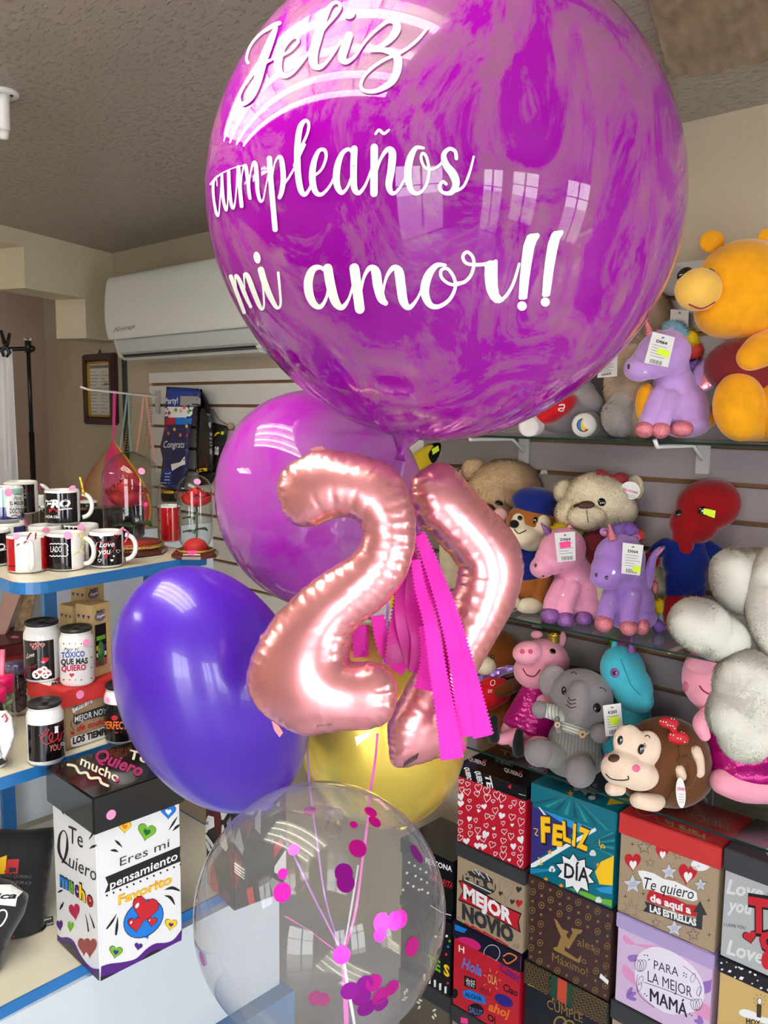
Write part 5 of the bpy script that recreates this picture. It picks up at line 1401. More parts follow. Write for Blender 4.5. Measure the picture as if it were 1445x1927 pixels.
# lettering, traced stroke by stroke, plus a painted glint
lt = MB()
zA_ = crop(370, 0, 2.7264); zC_ = crop(380, 400, 2.7788); zL = crop(390, 270, 7.225); zR = crop(840, 410, 6.0208); zM = crop(420, 450, 7.225)
def let(z, pts, w, sc): stroke(lt, SB, z(*pts), [q / sc for q in w] if hasattr(w, '__len__') else w / sc, vinyl, .0016, n=7)
A = 2.7264
let(zA_, [(270, 328), (262, 300), (282, 240), (330, 182), (395, 140), (430, 124)], [14, 12, 12, 14, 22, 20], A)
let(zA_, [(412, 150), (385, 215), (345, 320), (318, 420), (285, 500), (242, 538), (226, 515), (232, 475), (275, 405), (335, 345), (400, 305), (450, 286), (490, 262), (525, 222)], [20, 36, 44, 42, 32, 20, 16, 14, 12, 12, 12, 14, 14, 14], A)
let(zA_, [(525, 222), (522, 200), (495, 200), (450, 245), (425, 310), (425, 365), (455, 395), (500, 375), (555, 310), (610, 230), (660, 150), (715, 85), (740, 45), (728, 20), (695, 32), (660, 90), (630, 180), (605, 270), (606, 335), (640, 348), (690, 300), (745, 215)],
    [14, 16, 18, 28, 40, 38, 24, 16, 14, 14, 16, 18, 16, 16, 20, 36, 46, 46, 40, 24, 14, 14], A)
let(zA_, [(785, 188), (765, 245), (750, 300), (770, 322), (815, 295), (870, 215), (925, 160), (985, 115), (1025, 125), (1022, 170), (975, 225), (900, 264)], [40, 44, 42, 28, 14, 14, 16, 22, 36, 40, 28, 16], A)
let(zA_, [(900, 264), (960, 262), (1020, 285), (1035, 340), (1005, 420), (930, 468), (865, 470), (845, 440), (870, 385), (950, 320), (1060, 268), (1135, 210), (1185, 150)], [18, 26, 38, 42, 36, 24, 18, 16, 16, 16, 16, 15, 13], A)
fill(lt, SB, ell(zA_((787, 78))[0], 30 / A, 26 / A, -20), vinyl, .0016, step=4)
Lz = 7.225
lt.build('vinyl_lettering', big); lt = MB()
let(zL, [(152, 575), (148, 500), (128, 490), (105, 530), (98, 620), (108, 760), (135, 920), (162, 985), (178, 930), (190, 800), (205, 600), (218, 430)], [12, 14, 22, 30, 34, 34, 36, 30, 20, 16, 16, 30], Lz)
let(zL, [(218, 430), (222, 600), (240, 780), (275, 905), (292, 840), (300, 640), (305, 380)], [34, 42, 42, 34, 18, 18, 36], Lz)
let(zL, [(308, 380), (318, 600), (340, 800), (370, 880), (395, 800), (415, 600), (430, 340)], [44, 46, 44, 36, 20, 18, 24], Lz)
let(zL, [(440, 325), (460, 600), (485, 850)], [52, 52, 52], Lz)
let(zL, [(478, 600), (490, 420), (520, 305), (545, 330), (570, 520), (590, 700), (600, 745)], [14, 16, 30, 46, 46, 44, 40], Lz)
let(zL, [(592, 600), (600, 430), (640, 275), (672, 280), (690, 440), (700, 640), (735, 780), (775, 760), (805, 620), (850, 400), (870, 260)], [14, 16, 34, 52, 54, 52, 40, 24, 18, 18, 18], Lz)
let(zL, [(860, 205), (880, 500), (910, 850), (938, 1165)], [70, 72, 72, 72], Lz)
let(zL, [(905, 430), (930, 280), (975, 195), (1015, 200), (1040, 330), (1048, 500), (1025, 660), (998, 735)], [16, 20, 34, 60, 70, 72, 64, 50], Lz)
let(zL, [(1055, 560), (1120, 470), (1200, 330), (1270, 170), (1340, 20)], [30, 28, 28, 30, 30], Lz)
stroke(lt, SB, zL((60, 555), (130, 470), (210, 410), (330, 350), (450, 312), (540, 295)), [3.2, 3.8, 2.4, 1.8, 1.6, 1.0], vinyl, .0012)  # white arc paints a reflection glint on the skin, no letter stroke
let(zA_, [(505, 850), (540, 760), (572, 690), (580, 640), (562, 622), (535, 660), (522, 760), (524, 880), (538, 970), (560, 998), (588, 960), (610, 880)], [12, 13, 13, 15, 18, 28, 32, 32, 30, 22, 14, 12], A)
let(zA_, [(605, 905), (645, 870), (668, 810), (660, 772), (630, 778), (605, 840), (598, 920), (615, 985), (648, 996), (690, 950), (722, 880)], [12, 13, 15, 18, 20, 30, 34, 28, 18, 13, 12], A)
let(zA_, [(812, 800), (785, 768), (750, 790), (725, 860), (722, 940), (745, 988), (775, 965), (800, 900), (815, 820)], [14, 18, 24, 34, 34, 24, 14, 13, 14], A)
let(zA_, [(812, 765), (808, 880), (812, 965), (835, 990), (868, 950), (900, 870)], [34, 34, 32, 22, 14, 13], A)
let(zA_, [(914, 758), (912, 992)], [38, 38], A)
let(zA_, [(918, 900), (945, 820), (980, 770), (1005, 785), (1000, 870), (988, 950), (1005, 992), (1040, 970), (1085, 890)], [13, 15, 24, 38, 38, 34, 22, 14, 13], A)
let(zA_, [(920, 690), (938, 670), (962, 688), (988, 670)], [12, 15, 15, 11], A)
let(zA_, [(1165, 762), (1125, 762), (1095, 820), (1085, 900), (1102, 975), (1140, 992), (1178, 950), (1192, 880), (1180, 810), (1160, 788), (1152, 815), (1170, 858), (1205, 870), (1245, 850), (1272, 815)], [14, 22, 36, 38, 28, 18, 15, 15, 15, 14, 14, 14, 14, 14, 16], A)
let(zA_, [(1332, 815), (1325, 778), (1295, 766), (1268, 795), (1278, 845), (1315, 895), (1330, 945), (1305, 988), (1265, 988), (1246, 960), (1262, 932), (1280, 945)], [18, 18, 20, 26, 36, 42, 38, 26, 18, 18, 16, 16], A)
let(zA_, [(1310, 985), (1365, 960), (1398, 890), (1420, 805)], [18, 14, 13, 11], A)
lt.build('vinyl_lettering', big); lt = MB()
let(zM, [(120, 500), (200, 720), (300, 985)], [56, 54, 52], Lz)
let(zM, [(195, 640), (180, 530), (192, 490), (240, 560), (310, 740), (390, 910)], [18, 24, 46, 58, 58, 44], Lz)
let(zM, [(310, 660), (300, 540), (310, 470), (350, 500), (420, 680), (500, 880), (545, 945), (570, 880), (560, 700), (545, 560)], [18, 22, 44, 66, 70, 60, 38, 28, 26, 26], Lz)
let(zM, [(528, 410), (570, 560), (640, 740), (720, 895), (765, 925), (795, 860), (780, 640), (762, 450)], [88, 88, 80, 60, 40, 34, 34, 38], Lz)
fill(lt, SB, ell(zM((476, 245))[0], 46 / Lz, 82 / Lz, -12), vinyl, .0016, step=4)
C2 = 2.7788
lt.build('vinyl_lettering', big); lt = MB()
let(zC_, [(665, 320), (625, 285), (585, 295), (562, 350), (565, 420), (590, 475), (625, 488), (655, 440), (668, 370)], [16, 22, 36, 46, 46, 36, 24, 16, 16], C2)
let(zC_, [(662, 288), (675, 370), (700, 460), (735, 492), (770, 450), (792, 380)], [48, 50, 46, 30, 15, 13], C2)
let(zC_, [(800, 288), (828, 500)], [52, 52], C2)
let(zC_, [(832, 420), (850, 335), (880, 288), (910, 305), (922, 380), (940, 445), (962, 470)], [13, 16, 28, 48, 50, 44, 28], C2)
let(zC_, [(945, 430), (965, 340), (1000, 288), (1030, 305), (1042, 380), (1055, 460), (1085, 492), (1125, 450), (1155, 385)], [13, 16, 28, 48, 50, 46, 28, 15, 14], C2)
let(zC_, [(1272, 272), (1225, 275), (1182, 330), (1165, 410), (1190, 475), (1235, 488), (1290, 455), (1322, 395), (1318, 340), (1285, 292), (1252, 298), (1252, 335), (1290, 368), (1340, 372), (1395, 340), (1420, 280)], [16, 28, 44, 46, 34, 24, 20, 18, 18, 17, 17, 17, 17, 17, 17, 17], C2)
Rr_ = 6.0208
let(zR, [(120, 735), (200, 720), (270, 650), (305, 550), (300, 450), (245, 385), (200, 400), (185, 450), (220, 505), (300, 525), (420, 520), (500, 500)], [42, 42, 40, 38, 38, 38, 38, 38, 38, 40, 44, 50], Rr_)
fill(lt, SB, zR((430, 540), (430, 500), (500, 490), (560, 462), (576, 480), (575, 600), (578, 760), (590, 850), (620, 890), (660, 870), (650, 930), (600, 958), (545, 955), (495, 910), (455, 830), (435, 740), (428, 640)), vinyl, .0016, step=4)
let(zR, [(570, 935), (630, 912), (690, 850), (750, 740), (790, 620), (818, 515)], [40, 40, 38, 36, 34, 30], Rr_)
lt.build('vinyl_lettering', big); lt = MB()
for pts in ([(905, 200), (940, 178), (1030, 168), (1050, 188), (1045, 215), (1015, 260), (990, 330), (960, 500), (930, 700), (908, 905), (880, 918), (825, 918), (812, 905), (822, 700), (840, 500), (865, 310)], [(1180, 180), (1210, 150), (1300, 135), (1318, 150), (1310, 180), (1275, 240), (1245, 370), (1210, 560), (1185, 740), (1165, 870), (1140, 885), (1085, 888), (1075, 870), (1090, 650), (1110, 480), (1140, 290)]):
    fill(lt, SB, zR(*pts), vinyl, .0016, step=4)
fill(lt, SB, ell(zR((850, 990))[0], 54 / Rr_, 54 / Rr_), vinyl, .0016, step=4); fill(lt, SB, ell(zR((1112, 945))[0], 52 / Rr_, 52 / Rr_), vinyl, .0016, step=4)
lt.build('vinyl_lettering', big)

balloon('bubble_balloon', 'translucent lilac bubble balloon behind the foil figure two', (403, 800, 733, 1150), 1.34, (.45, .9, .3), LILAC, .06)
balloon('latex_balloon', 'glossy violet latex balloon at the left of the bunch', (209, 584, 1064, 1531), 1.20, (.30, .95, .45), latex, .05)
balloon('latex_balloon', 'chrome gold latex balloon low behind the foil figures', (552, 880, 1170, 1560), 1.42, (.2, 1, .25), chrome, .04)
clr, SC, cC, axC, aC, bC = balloon('bubble_balloon', 'clear bubble balloon with pink confetti discs at the bottom of the bunch', (363, 839, 1469, 1985), .96, (.05, -.35, 1), CLEARB, .03, .012)
conf_m = mat('confetti_magenta_foil', (200, 20, 150), rough=.25, metal=.6); conf_p = mat('confetti_purple_foil', (150, 20, 150), rough=.25, metal=.6); conf_h = mat('confetti_hot_foil', (240, 40, 190), rough=.3, metal=.3)
zK = crop(340, 1400, 2.676)
def disc(x, y, m, r=17.5, inner=False, curl=.0):
    px, py = zK((x, y))[0]; d = ray(px, py).normalized(); h = SC.t.ray_cast(CAM, d)
    if h[0] is None: return
    if inner:
        h2 = SC.t.ray_cast(h[0] + d * .01, d)
        if h2[0] is not None: h = h2
    n = h[1] if h[1].dot(d) < 0 else -h[1]; c_ = h[0] + n * (.0012 if not inner else .002); a = n.orthogonal().normalized(); b = n.cross(a); k = depth(c_) / FOC * r
    mb = MB(); N = 24
    vs = [c_ + (a * math.cos(t) + b * math.sin(t)) * k - n * (k * k * 3.0) + n * curl * k * abs(math.cos(t)) for t in [2 * math.pi * i / N for i in range(N)]]
    mb.add([c_] + vs, [(0, 1 + i, 1 + (i + 1) % N) for i in range(N)], m, True); mb.build('confetti_disc', clr)
for q in ((890, 528, conf_m), (512, 748, conf_h), (515, 655, conf_h, 10), (570, 535, conf_h, 11), (820, 650, conf_p), (830, 700, conf_p), (650, 332, conf_p, 12, True), (955, 345, conf_m, 13), (975, 395, conf_m, 13), (870, 410, conf_m, 8), (1178, 545, conf_p, 14), (1195, 570, conf_p, 12), (1162, 1020, conf_m), (1010, 900, conf_h, 18), (1075, 890, conf_h, 17), (1105, 880, conf_h, 16), (1000, 960, conf_h, 13), (680, 1285, conf_m, 15, True), (715, 1290, conf_m, 14, True),
          (850, 1240, conf_p, 18), (925, 1205, conf_p, 17), (970, 1200, conf_m, 17), (910, 1270, conf_p, 19), (935, 1325, conf_p, 19), (1005, 1265, conf_m, 18), (1060, 1225, conf_m, 16), (1008, 1308, conf_p, 15), (112, 1080, conf_p, 14), (810, 1060, conf_h, 17)):
    disc(*q)

# ------------------------------------------------------------------ foil figures
zF = crop(400, 720, 2.5804)
two = zF((525, 318), (560, 318), (640, 330), (720, 345), (800, 370), (860, 395), (910, 440), (945, 500), (968, 560), (986, 640), (993, 700), (988, 780), (975, 850), (950, 930), (915, 990), (870, 1050), (820, 1100), (770, 1140), (720, 1175), (690, 1220), (672, 1290), (664, 1345), (690, 1352), (740, 1346), (785, 1350), (832, 1368), (872, 1412), (898, 1455), (900, 1520), (890, 1590), (868, 1640), (830, 1668), (760, 1690), (680, 1694), (600, 1698), (540, 1706), (470, 1725), (400, 1704), (335, 1672), (270, 1630), (215, 1580), (178, 1515), (160, 1455), (172, 1380), (195, 1310), (225, 1240), (258, 1190), (300, 1130), (350, 1080), (410, 1020), (480, 960), (550, 910), (620, 870), (680, 830), (715, 780), (728, 730), (718, 690), (690, 666), (650, 657), (600, 660), (560, 672), (520, 695), (470, 705), (420, 706), (385, 690), (350, 650), (328, 600), (315, 555), (310, 500), (325, 440), (360, 400), (410, 368), (450, 345), (485, 325))
seven = [(770, 914), (774, 900), (787, 886), (803, 875), (826, 866), (849, 874), (862, 888), (880, 908), (905, 938), (935, 967), (960, 995), (978, 1025), (985, 1058), (982, 1092), (970, 1133), (949, 1171), (927, 1208), (905, 1250), (885, 1295), (865, 1345), (848, 1392), (834, 1420), (815, 1431), (791, 1437), (768, 1445), (749, 1448), (733, 1437), (729, 1400), (727, 1372), (731, 1352), (751, 1313), (776, 1268), (803, 1220), (828, 1172), (846, 1131), (858, 1098), (863, 1069), (850, 1049), (826, 1026), (803, 1000), (788, 988), (778, 965), (771, 938)]
def foil(label, outline_, z, nrm, Hh, hinge, step=6.5):
    m_ = plane_map(at(*hinge, z), nrm)
    cx = sum(p[0] for p in outline_) / len(outline_); cy = sum(p[1] for p in outline_) / len(outline_)
    r = thing('foil_balloon', label, 'balloon', m_(cx, max(p[1] for p in outline_)), 'balloons of the bunch')
    mb = MB()
    # gathered seams: the outline pulled in between short points
    B = resample(outline_, 4.0); n = len(B); ctr = np.array(B)
    out = []
    for i in range(n):
        a, b = np.array(B[i - 1]), np.array(B[(i + 1) % n]); t = b - a; t /= max(np.linalg.norm(t), 1e-6); nn = np.array((t[1], -t[0]))
        s_ = abs(math.sin(i * 4.0 / 27 * math.pi + .7 * math.sin(i * .05))); out.append(tuple(np.array(B[i]) + nn * (1.8 * (s_ - .5))))
    inflate(mb, out, step, m_, Hh, foilm, .5, pleat=(23, .0019, 22), back=.9)
    S = Surf(mb)
    ob = mb.build('foil_body', r)
    sub = ob.modifiers.new('smooth', 'SUBSURF'); sub.levels = 1; sub.render_levels = 1
    return r, m_, S
nf = -(FWD * .94 + RIGHT * .20 - Vector((0, 0, .05)))
r2, m2_, S2 = foil('rose-gold foil figure two in the middle of the bunch', two, 1.00, nf, .040, (620, 1120))
for pts in (zF((470, 322), (500, 312), (532, 308), (560, 335), (520, 345)), zF((285, 1640), (320, 1665), (342, 1700), (325, 1722), (300, 1690)), zF((690, 1720), (755, 1698), (762, 1712), (722, 1745), (700, 1765))):
    MB().prism([m2_(*p, 0) for p in pts], FWD * .0008, foilm).build('foil_tab', r2)
tx = MB(); text(tx, S2, 'party', zF((505, 1672))[0], zF((585, 1662))[0], 4, GREYINK, .0006); tx.build('printed_mark', r2)
r7, m7_, S7 = foil('rose-gold foil figure seven beside the two, half behind the magenta streamers', seven, 1.13, -(FWD * .93 - RIGHT * .28), .037, (850, 1130))
tx = MB()
for i in range(9): stroke(tx, S7, zF((925 + i * 8, 1868 - i * 5), (935 + i * 8, 1838 - i * 5)), 1.3, DKGREY, .0008, n=2, caps=False)
tx.build('printed_mark', r7)

# ------------------------------------------------------------------ streamers and ribbons
ts = thing('streamer_tassel', 'magenta crepe paper streamers with zigzag edges hanging under the bubble balloon', 'tassel', at(785, 1000, 1.05))
def streamer(pts, w, m, z0, z1, zig=True):
    P = smooth_pts([(x, y) for x, y in zF(*pts)], 10); P = resample(P, 3.6, False); n = len(P); L = []; R2 = []
    for i in range(n):
        a, b = P[max(i - 1, 0)], P[min(i + 1, n - 1)]; tx_, ty = b[0] - a[0], b[1] - a[1]; q = math.hypot(tx_, ty) or 1
        zz = (2.0 if i % 2 else -2.0) if zig else 0; hw = 1.28 * (w[0] + (w[1] - w[0]) * i / n) / 2 / 2.5804 + zz
        z = z0 + (z1 - z0) * i / n + .004 * math.sin(i * .13)
        L.append(at(P[i][0] - ty / q * hw, P[i][1] + tx_ / q * hw, z - .002)); R2.append(at(P[i][0] + ty / q * hw, P[i][1] - tx_ / q * hw, z + .002))
    mid = [(a + b) / 2 - FWD * .001 for a, b in zip(L, R2)]
    mb = MB(); mb.add(L + mid + R2, [(i, i + 1, n + i + 1, n + i) for i in range(n - 1)] + [(n + i, n + i + 1, 2 * n + i + 1, 2 * n + i) for i in range(n - 1)], m, True)
    mb.build('streamer', ts)
for a in (([(960, 820), (930, 1000), (945, 1200), (1010, 1400)], (60, 90), crepe2, 1.075, 1.075, False), ([(990, 900), (985, 1100), (1020, 1250), (1010, 1420)], (70, 95), crepe2, 1.07, 1.07, False), ([(925, 980), (905, 1120), (890, 1240), (880, 1380)], (50, 70), crepe2, 1.08, 1.08),
          ([(800, 1130), (830, 1270), (880, 1350), (945, 1395)], (50, 62), crepe, 1.085, 1.08), ([(715, 1180), (710, 1260), (718, 1342)], (45, 48), crepe, 1.09, 1.09), ([(742, 1175), (738, 1340)], (28, 28), crepe2, 1.10, 1.09),
          ([(1005, 730), (1060, 860), (1150, 1100), (1210, 1300), (1262, 1500), (1318, 1728)], (40, 78), crepe, 1.05, 1.03), ([(1000, 740), (1080, 960), (1150, 1200), (1195, 1420), (1232, 1728)], (40, 66), crepe, 1.045, 1.025), ([(1015, 760), (1050, 980), (1100, 1200), (1130, 1480), (1205, 1800)], (50, 50), crepe2, 1.048, 1.03),
          ([(985, 860), (1010, 1000), (1060, 1180), (1095, 1400), (1130, 1600), (1165, 1838)], (36, 88), crepe, 1.04, 1.01), ([(1040, 1180), (1050, 1350), (1020, 1500)], (60, 70), crepe, 1.06, 1.06)):
    streamer(*a)
def curl_ribbon(label, pts, z, m, w=3.2):
    P = smooth_pts([(x, y, zz) for (x, y), zz in zip(pts, z if hasattr(z, '__len__') else [z] * len(pts))], 8); vs = []; n = len(P)
    for i, (x, y, zz) in enumerate(P):
        tw = math.sin(i * .22 + len(label)) * .6
        o = (RIGHT * math.cos(tw) + FWD * math.sin(tw)) * (w / 2 * zz / FOC)
        c_ = at(x, y, zz); vs += [c_ - o, c_ + o]
    mb = MB(); mb.add(vs, [(2 * i, 2 * i + 1, 2 * i + 3, 2 * i + 2) for i in range(n - 1)], m, True)
    mb.build('curling_ribbon', label=label, cat='ribbon', group='curling ribbons of the bunch', base=at(P[-1][0], P[-1][1], P[-1][2]))
KX = (645, 1795)
curl_ribbon('lilac curling ribbon from the violet balloon down to the knot', [(578, 1405), (583, 1480), (596, 1580), (612, 1690), (636, 1770), KX], [1.26, 1.25, 1.22, 1.2, 1.18, 1.17], rib_l, 3.4)
curl_ribbon('pink curling ribbon dropping in front of the gold balloon', [(710, 1380), (706, 1430), (697, 1490), (690, 1560), (682, 1620), (668, 1720), KX], [1.10, 1.12, 1.16, 1.18, 1.19, 1.18, 1.17], rib_p, 5)
curl_ribbon('white curling ribbon rising from the knot to the gold balloon', [(674, 1628), (664, 1690), (652, 1760), KX], [1.24, 1.22, 1.19, 1.17], rib_w, 4)
curl_ribbon('short pink curling ribbon slanting left from the knot', [(536, 1724), (580, 1750), (620, 1780), KX], [1.2, 1.19, 1.18, 1.17], rib_p, 5)
curl_ribbon('lilac curling ribbon slanting up left to the comic box', [(528, 1570), (548, 1600), (586, 1680), (622, 1750), KX], [1.22, 1.21, 1.2, 1.18, 1.17], rib_l, 4)
curl_ribbon('lilac curling ribbon between the two foil figures', [(760, 870), (745, 960), (735, 1080), (728, 1170), (723, 1250)], [1.07, 1.10, 1.12, 1.12, 1.11], rib_l, 6)
curl_ribbon('pink curling ribbon running from the knot out of the picture', [KX, (648, 1850), (652, 1930), (655, 2100)], [1.17, 1.17, 1.17, 1.18], rib_p, 9)
curl_ribbon('white curling ribbon running from the knot out of the picture', [KX, (655, 1860), (668, 1935), (690, 2090)], [1.16, 1.16, 1.16, 1.17], rib_w, 6)
# ================================================================== stacked gift boxes under the glass shelf
YBX = 1.792
zb1 = crop(830, 1400, 3.6571); zb2 = crop(1130, 1440, 3.9556)
def fz(px, py): return onY(px, py, YBX).z
class GBox:
    """lidded gift box: front face between columns, heights from rows on its left edge"""
    def __init__(s, label, x0, x1, z0, z1, zl, body_m, lid_m, depth_=.19, lid_over=.004):
        s.x0, s.x1, s.z0, s.z1, s.zl = x0, x1, z0, z1, zl
        s.r = thing('gift_box', label, 'gift box', ((x0 + x1) / 2, YBX + depth_ / 2, z0), 'stacked gift boxes under the glass shelf')
        e = lid_over; s.b = MB(); s.b.rbox((x0 + e, YBX + e, z0 + .001), (x1 - x0 - 2 * e, 0, 0), (0, depth_ - 2 * e, 0), (0, 0, z1 - z0 - .006), body_m, .0015)
        s.l = MB(); s.l.rbox((x0, YBX, zl), (x1 - x0, 0, 0), (0, depth_, 0), (0, 0, z1 - zl - .0008), lid_m, .002)
        s.B = Surf(s.b, flat=True); s.L = Surf(s.l, flat=True)
    def q(s, u, v): return proj((s.x0 + (s.x1 - s.x0) * u, YBX + .004, s.z0 + (s.zl - s.z0) * v))
    def ql(s, u, v): return proj((s.x0 + (s.x1 - s.x0) * u, YBX, s.zl + (s.z1 - s.zl) * v))
    def qt(s, u, v): return proj((s.x0 + (s.x1 - s.x0) * u, YBX + .19 * v, s.z1))
    def done(s): s.b.build('body', s.r); s.l.build('lid', s.r)
def colx(px, row): return onY(px, row, YBX).x
c1a, c1b = colx(858, 1500), colx(989, 1520); c2a, c2b = colx(998, 1500), colx(1159, 1560); c3a, c3b = colx(1164, 1560), colx(1357, 1600); c4a = colx(1361, 1620); c4b = c4a + .23
c0b = c1a - .006; c0a = c0b - .20
gloss_k = mat('lid_black_print', (20, 19, 22), rough=.2, coat=.4); slate = mat('lid_slate', (58, 58, 62), rough=.45); krb = mat('kraft_print', (166, 144, 118), rough=.7, var=(90, .05))
redb = mat('box_red', (196, 28, 48), rough=.3, coat=.3); teal_b = mat('box_teal', (8, 108, 128), rough=.25, coat=.4); brown_b = mat('box_monogram_brown', (66, 42, 38), rough=.35, coat=.2)
lilac_b = mat('lid_lilac', (176, 156, 206), rough=.4); mauve_b = mat('box_pale_mauve', (214, 186, 220), rough=.35, coat=.2); grey_b = mat('box_grey', (176, 178, 180), rough=.4); tan_b = mat('box_tan', (206, 172, 110), rough=.6)
ZT_ = ZL - .0075
rows = {}
# ---- column 1
H1 = fz(858, 1583)
g = GBox('red gift box covered in white hearts with a black Te quiero lid', c1a, c1b, H1, min(ZT_, fz(862, 1437)), fz(858, 1459), redb, gloss_k)
random.seed(3)
for iy in range(8):
    for ix in range(8):
        u, v = (ix + .5 + random.uniform(-.25, .25)) / 8, (iy + .5 + random.uniform(-.25, .25)) / 8
        w = random.choice((7, 9, 11, 13)); p = g.q(min(.94, max(.06, u)), min(.93, max(.06, v))); a = random.uniform(-15, 25); sy = random.choice((1.1, 1.4))
        if random.random() < .36: heart(g.b, g.B, p, w, WHITE, .0006, a, sy)
        else: outline(g.b, g.B, heart_pts(p, w, a, sy, 16), 1.1, WHITE, .0006)
for s_, u, v, h_ in (('QUIERO', .12, .95, 9), ('TE', .42, .9, 11), ('QUIERO', .28, .9, 10)):
    a, b = g.ql(u, .95), g.ql(u + .03, -.05); text(g.l, g.L, s_, (a[0], a[1]), (b[0] + 2, b[1]), h_, WHITE, .0008, bold=.03, up=(1, .15))
for u, v, w in ((.16, .6, 9), (.5, .8, 8), (.78, .7, 8)): heart(g.l, g.L, g.ql(u, v), w, RED, .0008, 90)
text(g.l, g.L, 'Q', g.ql(.88, .4), g.ql(.96, .4), 9, WHITE, .0008, bold=.03, up=(1, .2))
for i, (u, v, s_) in enumerate(((.05, .2, 'QUIERO'), (.3, .45, 'TE QUIERO'), (.55, .25, 'QUIERO'), (.2, .75, 'TE'), (.7, .6, 'QUIERO'), (.5, .85, 'TE QUIERO'))):
    text(g.l, g.L, s_, g.qt(u, v), g.qt(min(.98, u + .26), v), 7, (WHITE, GREYINK)[i % 2], .0008, bold=.03); heart(g.l, g.L, g.qt(min(.95, u + .16), min(.95, v + .14)), 8, RED, .0008)
g.done()
H2 = fz(857, 1733)
g = GBox('kraft gift box with a slate lid lettered Para el mejor novio', c1a + .002, c1b + .004, H2, H1, fz(857, 1609), krb, slate)
B, S = g.b, g.B
fill(B, S, ell(zb1((262, 955))[0], 34, 20, 24), DKGREY, .0005)
text(B, S, 'Para el', zb1((155, 930))[0], zb1((370, 1005))[0], 16, krb, .001, bold=.035); stroke(B, S, zb1((215, 870), (235, 895), (235, 860), (265, 905), (262, 880), (300, 925), (310, 890), (335, 940)), 1.6, WHITE, .001, n=1); stroke(B, S, zb1((165, 935), (250, 975), (345, 1022)), 1.5, WHITE, .001)
fill(B, S, zb1((118, 938), (150, 940), (300, 1030), (430, 1110), (555, 1165), (535, 1220), (548, 1300), (470, 1255), (330, 1175), (200, 1110), (118, 1075), (150, 1010)), BLACK, .0005)
fill(B, S, zb1((126, 946), (152, 950), (300, 1040), (430, 1118), (546, 1172), (527, 1222), (538, 1288), (470, 1246), (330, 1166), (200, 1100), (128, 1068), (158, 1010)), RED, .0008)
text(B, S, 'MEJOR', zb1((155, 1055))[0], zb1((490, 1240))[0], 25, WHITE, .0013, bold=.05)
text(B, S, 'NOVIO', zb1((145, 1195))[0], zb1((500, 1370))[0], 27, DKGREY, .0009, bold=.06)
stroke(B, S, zb1((165, 1235), (220, 1270), (210, 1250), (300, 1310), (290, 1290), (390, 1355), (380, 1340), (460, 1390)), 3, RED, .0008, n=2)
for x, y, w, m_ in ((535, 1000, 11, DKGREY), (410, 1028, 8, DKGREY), (490, 1085, 9, DKGREY), (537, 1095, 13, RED)): heart(B, S, zb1((x, y))[0], w, m_, .0008, 10, 1.3)
outline(B, S, zb1((400, 925), (500, 965), (490, 1020), (455, 1060), (460, 1085), (440, 1085), (440, 1050), (405, 1010)), 1, GREYINK, .0007)
for a, b in (((500, 1395), (508, 1375)), ((515, 1405), (525, 1380)), ((530, 1410), (540, 1385)), ((112, 1190), (130, 1196)), ((138, 1215), (142, 1232))): stroke(B, S, zb1(a, b), 1, DKGREY, .0007, n=2)
g.done()
H3 = fz(850, 1890)
g = GBox('red gift box printed with hello in many languages', c1a - .004, c1b, H3, H2, fz(852, 1764), redb, mat('lid_midnight', (24, 24, 44), rough=.3, coat=.3))
B, S, Ld, SL = g.b, g.B, g.l, g.L
fill(Ld, SL, ell(zb1((190, 1375))[0], 24, 11, 18), PINKINK, .0006); fill(Ld, SL, zb1((95, 1240), (180, 1275), (160, 1300), (95, 1280)), BLUE, .0006)
text(Ld, SL, 'Oi', zb1((303, 1468))[0], zb1((388, 1500))[0], 16, WHITE, .001, bold=.05); outline(Ld, SL, ell(zb1((350, 1440))[0], 15, 16, 20), .9, WHITE, .0008)
stroke(Ld, SL, zb1((430, 1460), (470, 1440), (520, 1470), (460, 1510), (430, 1480)), 2.5, ORANGE, .0008); text(Ld, SL, 'D', zb1((225, 1460))[0], zb1((255, 1470))[0], 12, BLUE, .0008, bold=.03)
fill(Ld, SL, ell(zb1((545, 1510))[0], 18, 14, 18), PINKINK, .0006); text(Ld, SL, 'Ro', zb1((500, 1570))[0], zb1((580, 1590))[0], 18, WHITE, .001, bold=.03)
slb = mat('ink_periwinkle', (100, 120, 200))
text(B, S, 'Hola', zb1((140, 1535))[0], zb1((280, 1600))[0], 20, slb, .0008, shear=.35, bold=.03); text(B, S, 'OLA', zb1((322, 1640))[0], zb1((385, 1660))[0], 17, mat('ink_olive', (190, 180, 90)), .0008, bold=.01)
text(B, S, 'Czesc', zb1((410, 1560))[0], zb1((545, 1650))[0], 18, PURPLE, .0008, shear=.4, bold=.02); fill(B, S, zb1((160, 1590), (240, 1620), (240, 1690), (160, 1665)), BLACK, .0006); text(B, S, '\u4f60\u597d', zb1((172, 1655))[0], zb1((235, 1676))[0], 11, WHITE, .001)
text(B, S, 'HELLO', zb1((262, 1690))[0], zb1((345, 1722))[0], 6.5, BLACK, .0008); stroke(B, S, zb1((260, 1700), (345, 1735)), .7, BLACK, .0008, n=2); text(B, S, 'Ciao', zb1((428, 1695))[0], zb1((528, 1740))[0], 14, BLACK, .0008, bold=.02, shear=.2)
fill(B, S, zb1((145, 1700), (200, 1690), (300, 1740), (310, 1790), (260, 1780), (160, 1745)), BLUE, .0006); text(B, S, 'ALOHA', zb1((165, 1735))[0], zb1((280, 1770))[0], 8, BLACK, .001, bold=.02)
